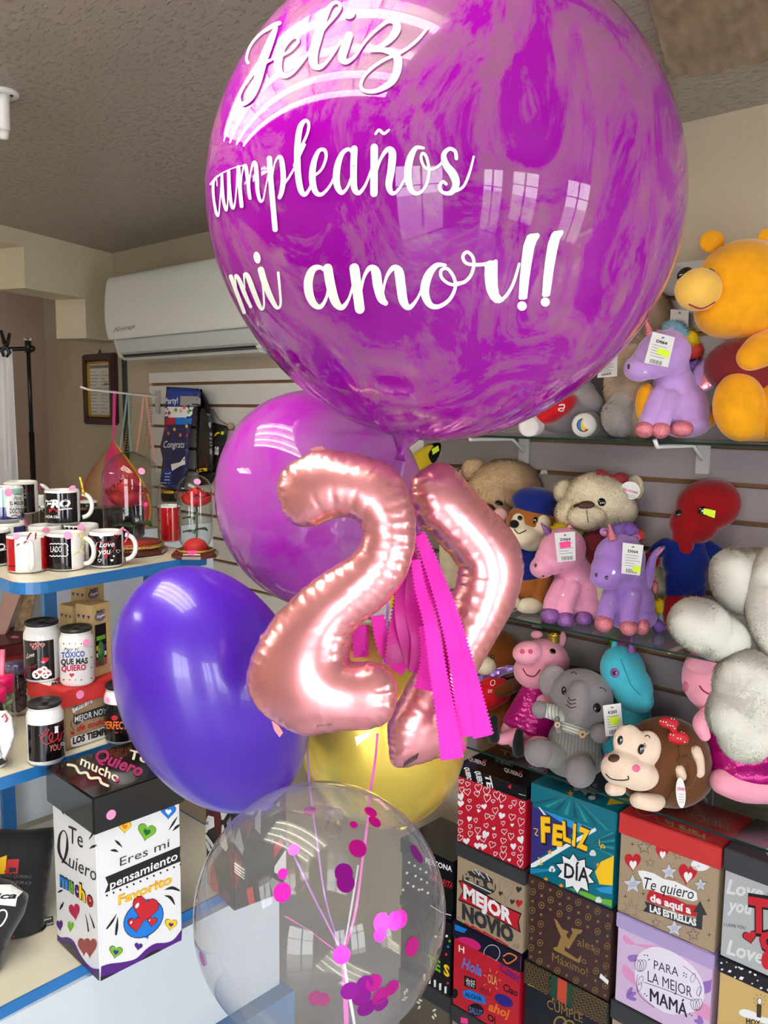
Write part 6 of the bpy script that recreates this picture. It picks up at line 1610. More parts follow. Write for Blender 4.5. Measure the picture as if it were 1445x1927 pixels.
fill(B, S, ell(zb1((432, 1765))[0], 19, 10, 28), mat('ink_navy', (40, 30, 130)), .0006); text(B, S, 'ahoj', zb1((325, 1830))[0], zb1((475, 1890))[0], 17, ORANGE, .0008, shear=.3, bold=.03)
fill(B, S, ell(zb1((240, 1830))[0], 15, 12, 20), BLACK, .0006); text(B, S, 'SALUT', zb1((195, 1845))[0], zb1((285, 1875))[0], 11, slb, .001, bold=.02); text(B, S, 'Oi', zb1((320, 1900))[0], zb1((375, 1925))[0], 13, BLACK, .0008, bold=.03)
fill(B, S, ell(zb1((95, 1715))[0], 6, 9), BLACK, .0006); text(B, S, 'H', zb1((122, 1425))[0], zb1((160, 1440))[0], 12, WHITE, .0008, bold=.02)
for i in range(7): stroke(B, S, zb1((350 + 45 * math.cos(i * .9), 1625 + 60 * math.sin(i * .9)), (350 + 62 * math.cos(i * .9), 1625 + 82 * math.sin(i * .9))), 1, mat('ink_peach', (236, 190, 150)), .0007, n=2)
g.done()
g = GBox('lowest box of the left stack, with a dark lid and a hot pink sticker', c1a - .004, c1b + .002, FLOOR, H3, H3 - .05, krb, slate)
sq = MB(); fill(sq, g.L, zb1((135, 1880), (182, 1888), (186, 1925), (135, 1920)), HOTPINK); sq.build('price_sticker', g.r); g.done()
# ---- column 0, behind the clear balloon
K0 = fz(850, 1737)
g = GBox('black gift box lettered persona favorita beside the clear balloon', c0a, c0b, K0, fz(850, 1622), fz(850, 1650), gloss_k, gloss_k)
text(g.b, g.B, 'FAVORITA', g.q(.55, .66), g.q(.99, .72), 12, RED, .0008, bold=.02, up=(.3, -.95)); text(g.l, g.L, 'PERSONA', g.ql(.5, .1), g.ql(.99, .35), 10, WHITE, .0008, bold=.02)
stroke(g.b, g.B, [g.q(.6, .12), g.q(.8, .10), g.q(.97, .14)], 1.5, WHITE, .0008)
for i in range(14): fill(g.b, g.B, ell(g.q(.06 + (i * .37) % .5, .15 + (i * .23) % .7), 2.4), WHITE, .0008)
g.done()
g = GBox('black gift box with coloured letters beside the clear balloon', c0a, c0b, fz(848, 1880), K0, K0 - .03, gloss_k, gloss_k)
text(g.b, g.B, 'S', g.q(.86, .30), g.q(.97, .30), 20, YELLOW, .0008, bold=.04); text(g.b, g.B, 'TE', g.q(.55, .3), g.q(.8, .3), 20, GREEN, .0008, bold=.04)
for i, (u, v) in enumerate(((.9, .9), (.93, .75), (.9, .62), (.96, .85), (.7, .8), (.6, .65), (.94, .2))): fill(g.b, g.B, ell(g.q(u, v), 2.5), (WHITE, BLUE, PINKINK, GREEN)[i % 4], .0008)
for i in range(5): stroke(g.b, g.B, [g.q(.5 + i * .1, .02), g.q(.5 + i * .1, .13)], 4, WHITE, .0008, n=2, caps=False)
g.done()
g = GBox('dark patterned gift box at the foot of the stack beside the clear balloon', c0a, c0b, FLOOR, fz(848, 1880), fz(848, 1880) - .05, mat('box_taupe', (96, 88, 76), rough=.6), slate)
for i in range(10): fill(g.b, g.B, ell(g.q(.1 + (i * .29) % .85, .75 + (i * .11) % .2), 4, 2, i * 30), mat('ink_cream', (236, 230, 214)), .0008)
g.done()
# ---- column 2
H1 = fz(997, 1646)
g = GBox('teal comic-style gift box lettered Feliz dia', c2a, c2b, H1, min(ZT_, fz(997, 1471)), fz(997, 1509), teal_b, teal_b)
B, S = g.b, g.B
navyb = mat('ink_indigo', (46, 40, 120)); sky_ = mat('ink_sky', (40, 150, 210)); deep = mat('ink_deep_teal', (4, 80, 100)); amber = mat('ink_amber', (225, 150, 20))
fill(B, S, zb1((620, 425), (720, 470), (980, 560), (640, 810), (618, 830)), navyb, .0004); fill(B, S, zb1((690, 450), (1060, 585), (1010, 640), (860, 560)), sky_, .0005)
fill(B, S, zb1((1060, 575), (1070, 595), (650, 845), (618, 850), (618, 825)), WHITE, .0007); fill(B, S, zb1((680, 435), (730, 495), (716, 500), (668, 432)), WHITE, .0006)
for i in range(7): fill(B, S, zb1((1010, 690), (1195, 600 + i * 28), (1195, 612 + i * 28)), deep if i % 2 else mat('ink_aqua', (30, 150, 150)), .0006)
for i in range(5): fill(B, S, zb1((820, 860), (612, 860 + i * 14), (612, 868 + i * 14)), sky_, .0006)
def pop(ch, a, b, h_, up):
    text(B, S, ch, (a[0] + 1.6, a[1] + 1.4), (b[0] + 1.6, b[1] + 1.4), h_ + 1, BLACK, .0009, bold=.10, up=up); text(B, S, ch, a, b, h_, amber, .0013, bold=.06, up=up); text(B, S, ch, a, b, h_, YELLOW, .0017, bold=.035, up=up)
for ch, x0_, y0_, x1_, y1_, h_, tl in (('F', 690, 665, 755, 672, 44, -.02), ('E', 765, 685, 835, 698, 36, .05), ('L', 842, 655, 895, 678, 34, -.05), ('I', 905, 690, 925, 695, 38, .05), ('Z', 935, 700, 1010, 732, 36, .12)):
    pop(ch, zb1((x0_, y0_))[0], zb1((x1_, y1_))[0], h_, (tl, -1))
def burst(Bb, Ss, c_, r_, k_, m1, m2, sx=1.0):
    p = [(c_[0] + sx * r_ * (1.0 if i % 2 == 0 else .70) * math.cos(i * math.pi / k_ + .2), c_[1] + r_ * (1.0 if i % 2 == 0 else .70) * math.sin(i * math.pi / k_ + .2) + .28 * sx * r_ * (1.0 if i % 2 == 0 else .7) * math.cos(i * math.pi / k_ + .2)) for i in range(2 * k_)]
    fill(Bb, Ss, [(x + (x - c_[0]) * .09, y + (y - c_[1]) * .09) for x, y in p], m1, .0009); fill(Bb, Ss, p, m2, .0013)
fill(B, S, zb1((1060, 880), (1100, 810), (1195, 770), (1195, 980), (1090, 965)), YELLOW, .0007); fill(B, S, zb1((1060, 990), (1195, 985), (1195, 1040), (1100, 1020)), sky_, .0006); fill(B, S, zb1((880, 990), (1000, 1020), (1090, 1060), (1190, 1080), (1190, 1128), (1000, 1055)), GREEN, .0007)
burst(B, S, zb1((925, 890))[0], 36, 10, BLACK, WHITE); text(B, S, 'DÍA', zb1((848, 915))[0], zb1((1020, 955))[0], 27, BLACK, .0018, bold=.02, up=(.03, -1))
for x, y in ((820, 710), (1045, 750), (765, 860), (1085, 1072)):
    for dx, dy, r_ in ((-8, 4, 4), (8, 6, 4), (0, -6, 4.5)): fill(B, S, ell(zb1((x + dx, y + dy))[0], r_), WHITE, .0012)
for x, y in ((750, 742), (885, 385), (1082, 830), (722, 930), (828, 975)): fill(B, S, star_pts(zb1((x, y))[0], 5.5), amber, .0014)
for pts in ([(640, 580), (665, 590), (650, 620), (668, 630)], [(1090, 660), (1095, 700), (1130, 715), (1110, 690), (1100, 720)], [(668, 780), (690, 800), (680, 830), (700, 825)]): stroke(B, S, zb1(*pts), 1.5, YELLOW, .0012)
Ld, SL = g.l, g.L
for i in range(8): fill(Ld, SL, [g.ql(.5 + (i - 3.5) * .02, .98), g.ql(.05 + i * .12, .05), g.ql(.10 + i * .12, .05)], mat('ink_aqua', (30, 150, 150)) if i % 2 else deep, .0006)
burst(Ld, SL, g.qt(.42, .45), 22, 10, BLACK, grey_b, 1.6); text(Ld, SL, 'DÍA', g.qt(.55, .62), g.qt(.28, .5), 14, BLACK, .0018, bold=.03, up=(.1, 1))
fill(Ld, SL, [g.qt(.85, .1), g.qt(.99, .35), g.qt(.95, .5), g.qt(.8, .3)], YELLOW, .0008); fill(Ld, SL, star_pts(g.qt(.45, .06), 7), amber, .0009); fill(Ld, SL, ell(g.qt(.66, .15), 7, 4), WHITE, .0009)
g.done()
H2 = fz(1002, 1813)
g = GBox('brown monogram gift box with gold letters Vales lo maximo', c2a + .001, c2b + .002, H2, H1, H1 - .032, brown_b, brown_b)
for Bb, Ss, fn, nx, ny in ((g.b, g.B, g.q, 9, 8), (g.l, g.L, g.ql, 9, 1)):
    for iy in range(ny):
        for ix in range(nx):
            u, v = (ix + .5) / nx, (iy + .5) / ny
            if ny > 1 and .2 < u < .8 and .18 < v < .72: continue
            p = fn(u, v)
            if (ix + iy) % 2: outline(Bb, Ss, ell(p, 5, 6, 0, 12), 1.2, GOLDINK, .0006); fill(Bb, Ss, star_pts(p, 3.2, 4, .4), GOLDINK, .0007)
            else: fill(Bb, Ss, star_pts(p, 4.2, 4, .35, 45), GOLDINK, .0006)
B, S = g.b, g.B
fill(B, S, zb1((778, 1200), (800, 1215), (880, 1345), (905, 1300), (895, 1265), (975, 1280), (965, 1300), (940, 1310), (880, 1410), (860, 1400), (795, 1255)), GOLDINK, .0009)
fill(B, S, zb1((818, 1265), (880, 1290), (862, 1310), (850, 1420), (940, 1480), (965, 1450), (960, 1500), (945, 1505), (775, 1415), (775, 1400), (800, 1395), (835, 1300)), GOLDINK, .0009)
text(B, S, 'ales', zb1((938, 1385))[0], zb1((1055, 1425))[0], 16, GOLDINK, .0009); text(B, S, 'o', zb1((968, 1505))[0], zb1((1000, 1518))[0], 13, GOLDINK, .0009)
text(B, S, 'Máximo!', zb1((765, 1490))[0], zb1((1010, 1600))[0], 16, GOLDINK, .0009)
fill(B, S, zb1((1045, 1112), (1090, 1128), (1085, 1158), (1042, 1142)), WHITE, .0012); g.done()
pt_ = MB(); fill(pt_, g.B, zb1((1100, 1575), (1162, 1630), (1150, 1655), (1092, 1605)), WHITE, .002); pt_.build('price_sticker', g.r)
g = GBox('black and gold honeycomb gift box with a green and red band, lettered Feliz cumple', c2a - .004, c2b + .002, FLOOR, H2, fz(990, 1850), mat('box_navy_black', (18, 22, 34), rough=.3, coat=.3), mat('lid_honeycomb', (40, 36, 32), rough=.35, coat=.2))
B, S, Ld, SL = g.b, g.B, g.l, g.L
for ix in range(22):
    for iy in range(6):
        u, v = (ix + .5 + .5 * (iy % 2)) / 22.5, (iy + .5) / 6
        if .33 < u < .60: continue
        p = g.ql(u, v); outline(Ld, SL, ell(p, 3.4, 3.6, 30, 6), .7, GOLDINK, .0006)
for a, b, m_ in ((.34, .42, mat('band_green', (30, 70, 44))), (.42, .53, mat('band_red', (196, 70, 50))), (.53, .60, mat('band_green', (30, 70, 44)))): fill(Ld, SL, [g.ql(a, 1), g.ql(b, 1), g.ql(b, 0), g.ql(a, 0)], m_, .0009)
text(B, S, 'FELIZ', zb1((765, 1765))[0], zb1((970, 1870))[0], 6, GOLDINK, .0009); text(B, S, 'CUMPLE', zb1((730, 1815))[0], zb1((975, 1920))[0], 17, GOLDINK, .0009)
stroke(B, S, zb1((600, 1655), (800, 1735), (1000, 1830), (1150, 1905)), 1.6, mat('ink_lime_gold', (190, 190, 70)), .0009)
outline(B, S, ell(zb1((820, 1925))[0], 11, 13), 3.5, GOLDINK, .0009); outline(B, S, ell(zb1((880, 1950))[0], 11, 13), 3.5, GOLDINK, .0009)
g.done()
# ---- column 3
H1 = fz(1168, 1719)
g = GBox('kraft gift box with a red lid lettered Te quiero de aqui a las estrellas', c3a, c3b, H1, min(ZT_, fz(1164, 1527)), fz(1164, 1567), krb, redlid)
B, S = g.b, g.B
for x, y, w, a in ((240, 715, 31, 0), (460, 640, 26, 5), (648, 805, 36, 8)): heart(B, S, zb2((x, y))[0], w, RED, .0006, a, 1.25); heart(B, S, zb2((x + 3, y + 25))[0], w * .45, WHITE, .0010, a, 1.5)
silver = mat('ink_silver', (206, 206, 212), rough=.4)
for x, y, r_ in ((240, 885, 19), (510, 795, 16), (745, 890, 13), (550, 1215, 17)):
    p = zb2((x, y))[0]; fill(B, S, star_pts(p, r_ + 1.5), BLACK, .0006); fill(B, S, star_pts(p, r_), silver, .0009)
    for i in range(5): stroke(B, S, [(p[0] - r_ * .35, p[1] - 3 + i * 2), (p[0] + r_ * .35, p[1] - 5 + i * 2)], .5, slb, .0012, n=2, caps=False)
for x, y, r_ in ((325, 610, 14), (690, 1260, 13), (370, 725, 9), (575, 670, 9), (412, 1170, 9)): outline(B, S, star_pts(zb2((x, y))[0], r_), 1.3 if r_ > 10 else .8, DKGREY, .0006)
fill(B, S, ell(zb2((745, 740))[0], 18, 12), WHITE, .0006); fill(B, S, ell(zb2((730, 750))[0], 3, 2), silver, .0009)
outline(B, S, star_pts(zb2((230, 1080))[0], 20, 8, .4), .9, DKGREY, .0006)
for x, y in ((238, 588), (318, 955), (805, 1005), (810, 1262), (185, 975)): fill(B, S, star_pts(zb2((x, y))[0], 6, 4, .15), BLACK, .0006)
fill(B, S, zb2((280, 785), (320, 782), (400, 805), (470, 845), (560, 865), (640, 905), (715, 945), (722, 1000), (690, 1012), (620, 995), (520, 965), (440, 965), (370, 925), (320, 920), (310, 850), (285, 810)), WHITE, .0008)
text(B, S, 'Te quiero', zb2((325, 915))[0], zb2((695, 1000))[0], 22, BLACK, .0012, shear=.3)
fill(B, S, zb2((345, 975), (370, 925), (440, 950), (560, 990), (640, 1035), (715, 1045), (715, 1125), (600, 1105), (480, 1050), (390, 1030), (345, 1005)), RED, .0009)
text(B, S, 'de aquí a', zb2((370, 1008))[0], zb2((675, 1105))[0], 14, WHITE, .0014, bold=.04)
fill(B, S, zb2((328, 1010), (400, 1035), (560, 1100), (712, 1150), (720, 1095), (690, 1090), (742, 1010), (795, 1115), (762, 1115), (755, 1225), (600, 1180), (450, 1120), (318, 1085), (345, 1050)), DKGREY, .0010)
text(B, S, 'LAS ESTRELLAS', zb2((368, 1085))[0], zb2((715, 1195))[0], 12, WHITE, .0016, bold=.05)
Ld, SL = g.l, g.L
text(Ld, SL, 'Para la', g.qt(.80, .17), g.qt(.38, .22), 10, krb, .0008, bold=.03, up=(-.1, 1)); text(Ld, SL, 'MEJOR', g.qt(.88, .62), g.qt(.45, .62), 12, krb, .0008, up=(-.1, 1))
outline(Ld, SL, [g.qt(.35, .08), g.qt(.84, .06), g.qt(.88, .28), g.qt(.36, .34)], 1.2, krb, .0008); stroke(Ld, SL, [g.qt(.1, .2), g.qt(.2, .1), g.qt(.28, .22), g.qt(.35, .12)], 1.4, krb, .0008)
g.done()
H2 = fz(1169, 1890)
g = GBox('pale mauve gift box with a lilac lid lettered Para la mejor mama', c3a + .004, c3b - .001, H2, H1, fz(1169, 1748), mauve_b, lilac_b)
B, S = g.b, g.B
vio = mat('ink_violet', (150, 110, 190)); pk_ = mat('ink_blush', (226, 150, 196)); inkd = mat('ink_night', (34, 24, 60))
for pts, m_ in (([(178, 1265), (260, 1330), (200, 1330), (172, 1300)], pk_), ([(172, 1480), (260, 1560), (265, 1640), (170, 1560)], pk_), ([(250, 1330), (480, 1360), (600, 1420), (480, 1400)], pk_), ([(640, 1700), (885, 1850), (880, 1920), (700, 1850)], pk_), ([(750, 1620), (880, 1600), (880, 1660), (760, 1700)], vio), ([(205, 1420), (290, 1415), (270, 1455), (220, 1460)], vio)):
    fill(B, S, zb2(*smooth_pts(pts, 4, True)), m_, .0005)
for a in (-60, -20, 20): p = zb2((200, 1720))[0]; fill(B, S, ell((p[0] + 8 * math.cos(math.radians(a)), p[1] + 10 * math.sin(math.radians(a))), 10, 4, a), vio, .0006)
for a in (200, 240): p = zb2((760, 1920))[0]; fill(B, S, ell((p[0] + 8 * math.cos(math.radians(a)), p[1] + 8 * math.sin(math.radians(a))), 9, 4, a), vio, .0006)
fill(B, S, zb2(*smooth_pts([(290, 1400), (400, 1350), (540, 1390), (680, 1490), (760, 1610), (770, 1730), (720, 1820), (600, 1850), (480, 1840), (340, 1740), (265, 1620), (260, 1500)], 4, True)), mat('ink_paper_lilac', (236, 226, 242)), .0008)
text(B, S, 'PARA', zb2((398, 1515))[0], zb2((580, 1572))[0], 17, inkd, .0011, bold=-.002); text(B, S, 'LA MEJOR', zb2((352, 1605))[0], zb2((682, 1728))[0], 20, inkd, .0011, bold=-.002); [text(B, S, 'MAMÁ', (zb2((370, 1755))[0][0] + o_, zb2((370, 1755))[0][1]), (zb2((645, 1875))[0][0] + o_, zb2((645, 1875))[0][1]), 25, inkd, .0011 + o_ * .0001) for o_ in (-.6, 0, .6)]
stroke(B, S, zb2((328, 1615), (500, 1675), (690, 1752)), 1, inkd, .0011)
stroke(B, S, zb2((275, 1560), (270, 1640), (300, 1720), (400, 1800)), .9, inkd, .0011); stroke(B, S, zb2((620, 1495), (700, 1560), (745, 1640), (735, 1720)), .9, inkd, .0011)
for x, y in ((298, 1490), (715, 1780)):
    for dx in (-18, 0, 18): outline(B, S, ell(zb2((x + dx, y))[0], 6, 11, dx * .8), .8, inkd, .0012)
for x, y in ((290, 1650), (300, 1600), (690, 1580), (735, 1680)): outline(B, S, ell(zb2((x, y))[0], 4, 9, 20), .7, inkd, .0012)
for x, y in ((328, 1412), (350, 1415), (362, 1445), (622, 1545), (640, 1555), (620, 1565), (638, 1575), (330, 1700), (345, 1715), (665, 1850), (680, 1862)): fill(B, S, ell(zb2((x, y))[0], 1.3), inkd, .0011)
fill(g.l, g.L, zb2(*smooth_pts([(670, 1310), (760, 1340), (820, 1380), (790, 1400), (720, 1395), (680, 1350)], 4, True)), mat('ink_light_pink', (236, 200, 220)), .0006)
g.done()
g = GBox('lowest box of the third stack, with a plain dark lid', c3a - .001, c3b + .004, FLOOR, H2, H2 - .05, krb, slate); g.done()
# ---- column 4
H1 = fz(1359, 1802)
g = GBox('grey gift box with a dark lid and big red letters at the right edge', c4a, c4b, H1, min(ZT_, fz(1362, 1594)), fz(1361, 1637), grey_b, slate)
B, S = g.b, g.B
lt_g = mat('ink_pale_grey', (214, 216, 218))
for s_, a, b, h_ in (('Love', (935, 950), (1210, 1000), 26), ('you', (940, 1080), (1130, 1110), 24), ('Love', (935, 1400), (1215, 1480), 27), ('you to', (930, 1490), (1250, 1560), 22)): text(B, S, s_, zb2(a)[0], zb2(b)[0], h_, lt_g, .0006, shear=.25, bold=.03)
text(B, S, 'I LOVE YOU', zb2((920, 1195))[0], zb2((1080, 1222))[0], 6, BLACK, .0008); text(B, S, 'I LOVE', zb2((1228, 985))[0], zb2((1290, 900))[0], 5, BLACK, .0008)
for s_, a, b, h_ in (('T', (1098, 1225), (1260, 1250), 62), ('o', (1180, 1360), (1330, 1400), 50)):
    text(B, S, s_, zb2(a)[0], zb2(b)[0], h_, BLACK, .0008, bold=.11); text(B, S, s_, zb2((a[0] + 4, a[1] - 4))[0], zb2((b[0] - 4, b[1] - 4))[0], h_ - 2, RED, .0012, bold=.05)
heart(B, S, zb2((1112, 1275))[0], 28, BLACK, .0010, -10); heart(B, S, zb2((1112, 1273))[0], 24, RED, .0014, -10); fill(B, S, ell(zb2((1245, 1450))[0], 12, 18), RED, .0010)
fill(g.l, g.L, ell(g.qt(.45, .3), 34, 14, 12), mat('ink_cream', (236, 230, 214)), .0008); heart(g.l, g.L, g.qt(.5, .32), 16, RED, .0012)
g.done()
g = GBox('tan gift box with a black confetti lid and birthday candles, at the lower right corner', c4a + .002, c4b, FLOOR, H1, fz(1359, 1832), tan_b, mat('lid_confetti_black', (26, 20, 34), rough=.3, coat=.2))
random.seed(5)
for i in range(34):
    p = g.ql(random.uniform(.03, .97), random.uniform(.08, .92)); r_ = random.uniform(1.5, 4); a = random.uniform(0, 180); fill(g.l, g.L, [(p[0] + r_ * math.cos(math.radians(a + q_)) * (1 if q_ % 180 else 1.4), p[1] + r_ * math.sin(math.radians(a + q_))) for q_ in (0, 90, 180, 270)], WHITE, .0007)
B, S = g.b, g.B
fill(B, S, zb2(*smooth_pts([(1030, 1840), (1060, 1815), (1130, 1830), (1200, 1870), (1250, 1885), (1250, 1927), (1150, 1900), (1060, 1870)], 4, True)), WHITE, .0006)
fill(B, S, zb2((1165, 1775), (1200, 1785), (1195, 1880), (1162, 1872)), mat('ink_brown', (70, 50, 40)), .0009); fill(B, S, ell(zb2((1185, 1755))[0], 4, 6), WHITE, .0009); outline(B, S, ell(zb2((1185, 1755))[0], 4, 6), .8, BLACK, .0011)
for i in range(9): stroke(B, S, zb2((1185 + 38 * math.cos(i * .7), 1750 + 38 * math.sin(i * .7)), (1185 + 50 * math.cos(i * .7), 1750 + 50 * math.sin(i * .7))), .7, BLACK, .0008, n=2)
text(B, S, 'HOY', zb2((1085, 1920))[0], zb2((1190, 1945))[0], 11, BLACK, .0012, bold=.02)
g.done()
# ================================================================== soft toys
def remesh(specs, m, vox, smooth=6, factor=.5):
    mb = MB()
    for c, ax in specs: mb.ball(c, ax, m, 24, 16)
    ob = bpy.data.objects.new('t', mb.mesh('t')); COL.objects.link(ob)
    r = ob.modifiers.new('r', 'REMESH'); r.mode = 'VOXEL'; r.voxel_size = vox; r.use_smooth_shade = True
    q = ob.modifiers.new('s', 'SMOOTH'); q.iterations = smooth; q.factor = factor
    dg = bpy.context.evaluated_depsgraph_get(); dg.update(); ev = ob.evaluated_get(dg); me = ev.to_mesh()
    V = [tuple(v.co) for v in me.vertices]; F = [tuple(p.vertices) for p in me.polygons]
    ev.to_mesh_clear(); d = ob.data; bpy.data.objects.remove(ob, do_unlink=True); bpy.data.meshes.remove(d)
    o = MB(); o.add(V, F, m, True); return o
def plush(name, col, sheen=.45, var=.10, rough=.9):
    return mat('plush_' + name, col, rough=rough, sheen=sheen, bump=(420, .35, .0025), var=(26, var), spec=.15)
def pile(m):
    """the same colour as plush m, for the loose pile: soft and a little translucent"""
    n = m.name + '_pile'
    if n in _M: return _M[n]
    q = bpy.data.materials.new(n); q.use_nodes = True; nt = q.node_tree; nt.nodes.clear(); c = m.node_tree.nodes['Principled BSDF'].inputs['Base Color'].default_value
    o = nt.nodes.new('ShaderNodeOutputMaterial'); d = nt.nodes.new('ShaderNodeBsdfDiffuse'); t = nt.nodes.new('ShaderNodeBsdfTranslucent'); x = nt.nodes.new('ShaderNodeMixShader')
    d.inputs[0].default_value = c; t.inputs[0].default_value = c; x.inputs[0].default_value = .26
    nt.links.new(d.outputs[0], x.inputs[1]); nt.links.new(t.outputs[0], x.inputs[2]); nt.links.new(x.outputs[0], o.inputs[0]); _M[n] = q; return q
def fur(mb, m, n, ln, rs=1, droop=.25, w=.0011, sel=None):
    """short pile: n thin blades rooted on the mesh, lying over a little"""
    R = np.random.default_rng(rs); V = np.array(mb.v); tri = []
    for f in mb.f:
        for i in range(1, len(f) - 1): tri.append((f[0], f[i], f[i + 1]))
    tri = np.array(tri); A, B, C = V[tri[:, 0]], V[tri[:, 1]], V[tri[:, 2]]
    N = np.cross(B - A, C - A); ar = np.linalg.norm(N, axis=1); N /= np.maximum(ar[:, None], 1e-12)
    k = R.choice(len(tri), n, p=ar / ar.sum()); u = R.random((n, 2)); s_ = u.sum(1) > 1; u[s_] = 1 - u[s_]
    P = A[k] + (B - A)[k] * u[:, :1] + (C - A)[k] * u[:, 1:]
    if sel is not None:
        ok = sel(P); P, k = P[ok], k[ok]; n = len(P)
    nn = N[k]; sw = np.stack([np.sin(P[:, 1] * 70 + P[:, 2] * 40), np.sin(P[:, 2] * 60 + P[:, 0] * 50), np.sin(P[:, 0] * 65 + 1) - .4 - droop], 1) * .8 + R.normal(0, .3, (n, 3))
    sw -= nn * (sw * nn).sum(1)[:, None]; d = nn * .40 + sw; d /= np.linalg.norm(d, axis=1)[:, None]
    t = np.cross(nn, d); t /= np.maximum(np.linalg.norm(t, axis=1)[:, None], 1e-9)
    l = ln * R.uniform(.6, 1.15, (n, 1))
    vs = np.concatenate([P - nn * .001 - t * w, P - nn * .001 + t * w, P + d * l * .6 + t * w * .6, P + d * l], 0)
    o = len(mb.v); mb.add(vs.tolist(), [(i, i + n, i + 2 * n, i + 3 * n) for i in range(n)], pile(m), True)
    g = np.cross(vs[n:2 * n] - vs[:n], vs[3 * n:] - vs[:n])
    sg = (g * nn).sum(1); mb.f[-n:] = [f[::-1] if q_ < 0 else f for f, q_ in zip(mb.f[-n:], sg)]
    q = nn * .85 + d * .3 + R.normal(0, .12, (n, 3)); q /= np.linalg.norm(q, axis=1)[:, None]
    mb.vn[o] = np.concatenate([q, q, q, q], 0); return mb
eye_m = mat('eye_black', (10, 9, 10), rough=.06, coat=.8); eyew = mat('eye_white', (232, 230, 232), rough=.3); thread = mat('thread_black', (18, 14, 16), rough=.6); threadr = mat('thread_wine', (150, 20, 60), rough=.6)
card = mat('tag_card', (226, 224, 222), rough=.6)
GT = 'soft toys on the glass shelves'
class Toy:
    def __init__(s, name, label, px, Y, Z, group=GT):
        lo, hi = 300, 2500
        for _ in range(50):
            md = (lo + hi) / 2
            if onY(px, md, Y).z > Z: lo = md
            else: hi = md
        s.p = onY(px, lo, Y); s.row = lo; s.z = depth(s.p); s.k = s.z / FOC
        s.r = thing(name, label, 'soft toy', (s.p.x, s.p.y, Z + .0015), group); s.Z = Z + .0015
    def e(s, px, py, a, b, c=None, dz=0, ang=0):
        z = s.z + dz * s.k; k = z / FOC; c = min(a, b) if c is None else c; q = math.radians(ang)
        return at(px, py, z), ((RIGHT * math.cos(q) - UP * math.sin(q)) * a * k, (-RIGHT * math.sin(q) - UP * math.cos(q)) * b * k, FWD * c * k)
    def limb(s, pts, n=5):
        P = smooth_pts([p if len(p) == 4 else (*p, 0) for p in pts], n); return [s.e(x, y, r, r, r, dz) for x, y, r, dz in P]
    def mesh(s, specs, m, vox=2.6, smooth=6):
        mb = remesh(specs, m, vox * s.k, smooth)
        lo = min(v[2] for v in mb.v)
        if lo < s.Z - 1e-4 and not getattr(s, 'hang', False): mb.v = [(x, y, max(z, s.Z + .0004)) for x, y, z in mb.v]   # sits on the shelf
        top = ZM - .0085 if s.Z < ZM - .1 else 9
        mb.v = [(x, min(y, 2.066), min(z, top) if not getattr(s, 'hang', False) else z) for x, y, z in mb.v]
        return mb, Surf(mb)
    def put(s, mb, name, parent=None, **kw): return mb.build(name, parent or s.r, **kw)
    def part(s, name, specs, m, vox=2.6, smooth=6, **kw):
        mb, S = s.mesh(specs, m, vox, smooth); return s.put(mb, name, **kw), S
    def bead(s, S, px, py, r, m=eye_m, name='eye', flat=.45, ry=None, ang=0):
        l, n = S.hit(px, py); d = ray(px, py).normalized(); k = depth(l) / FOC; q = math.radians(ang)
        a = (RIGHT * math.cos(q) - UP * math.sin(q)); a = (a - n * a.dot(n)).normalized(); b = n.cross(a)
        mb = MB(); mb.ball(l + n * r * k * flat * .2, (a * r * k, b * (ry or r) * k, n * r * k * flat), m, 18, 10); return s.put(mb, name)
    def seam(s, S, pts, w, m=thread, name='stitching', h=.0008, n=7):
        mb = MB(); P = smooth_pts(pts, n); Q = []
        for x, y in P: Q.append(S.P(x, y, h))
        mb.tube(Q, w * s.k * .5, m, 6); return s.put(mb, name)
    def tag(s, pts, dz, code=None, st=NEON, stp=None, name='price_tag', logo=None):
        z = s.z + dz * s.k; m_ = plane_map(at(*pts[0], z), FWD + RIGHT * .1)
        mb = MB(); mb.prism([m_(*p) for p in pts], FWD * .0012, card); S = Surf(mb, flat=True)
        if len(pts) == 4:
            q = lambda u, v: (pts[0][0] + (pts[1][0] - pts[0][0]) * u + (pts[3][0] - pts[0][0]) * v, pts[0][1] + (pts[1][1] - pts[0][1]) * u + (pts[3][1] - pts[0][1]) * v)
            dn = (pts[3][0] - pts[0][0], pts[3][1] - pts[0][1]); L = math.hypot(*dn); up = (-dn[0] / L, -dn[1] / L)
            if code: text(mb, S, code, q(.26, .29), q(.74, .29), L * .09, BLACK, .0006, bold=.03, up=up)
            fill(mb, S, ell(q(.5, .10), L * .05, L * .03), GREYINK, .0004)
            for i in range(5): stroke(mb, S, [q(.14, .38 + i * .085), q((.8, .72, .86, .6, .78)[i], .38 + i * .085)], .9, GREYINK, .0004, n=2, caps=False)
            for i in range(11): stroke(mb, S, [q(.24 + i * .05, .82), q(.24 + i * .05, .95)], (1.2, .6, .9)[i % 3], BLACK, .0004, n=2, caps=False)
            if stp: fill(mb, S, [q(u, v) for u, v in stp], st, .0008)
        if logo: logo(mb, S)
        s.put(mb, name)

ZS = crop(960, 400, 2.9794); ZQ = crop(840, 840, 2.3884); ZU = crop(880, 1150, 2.5575)
golden = plush('golden', (240, 164, 24)); burg = mat('knit_burgundy', (116, 14, 22), rough=.85, sheen=.3, bump=(260, .4, .003))
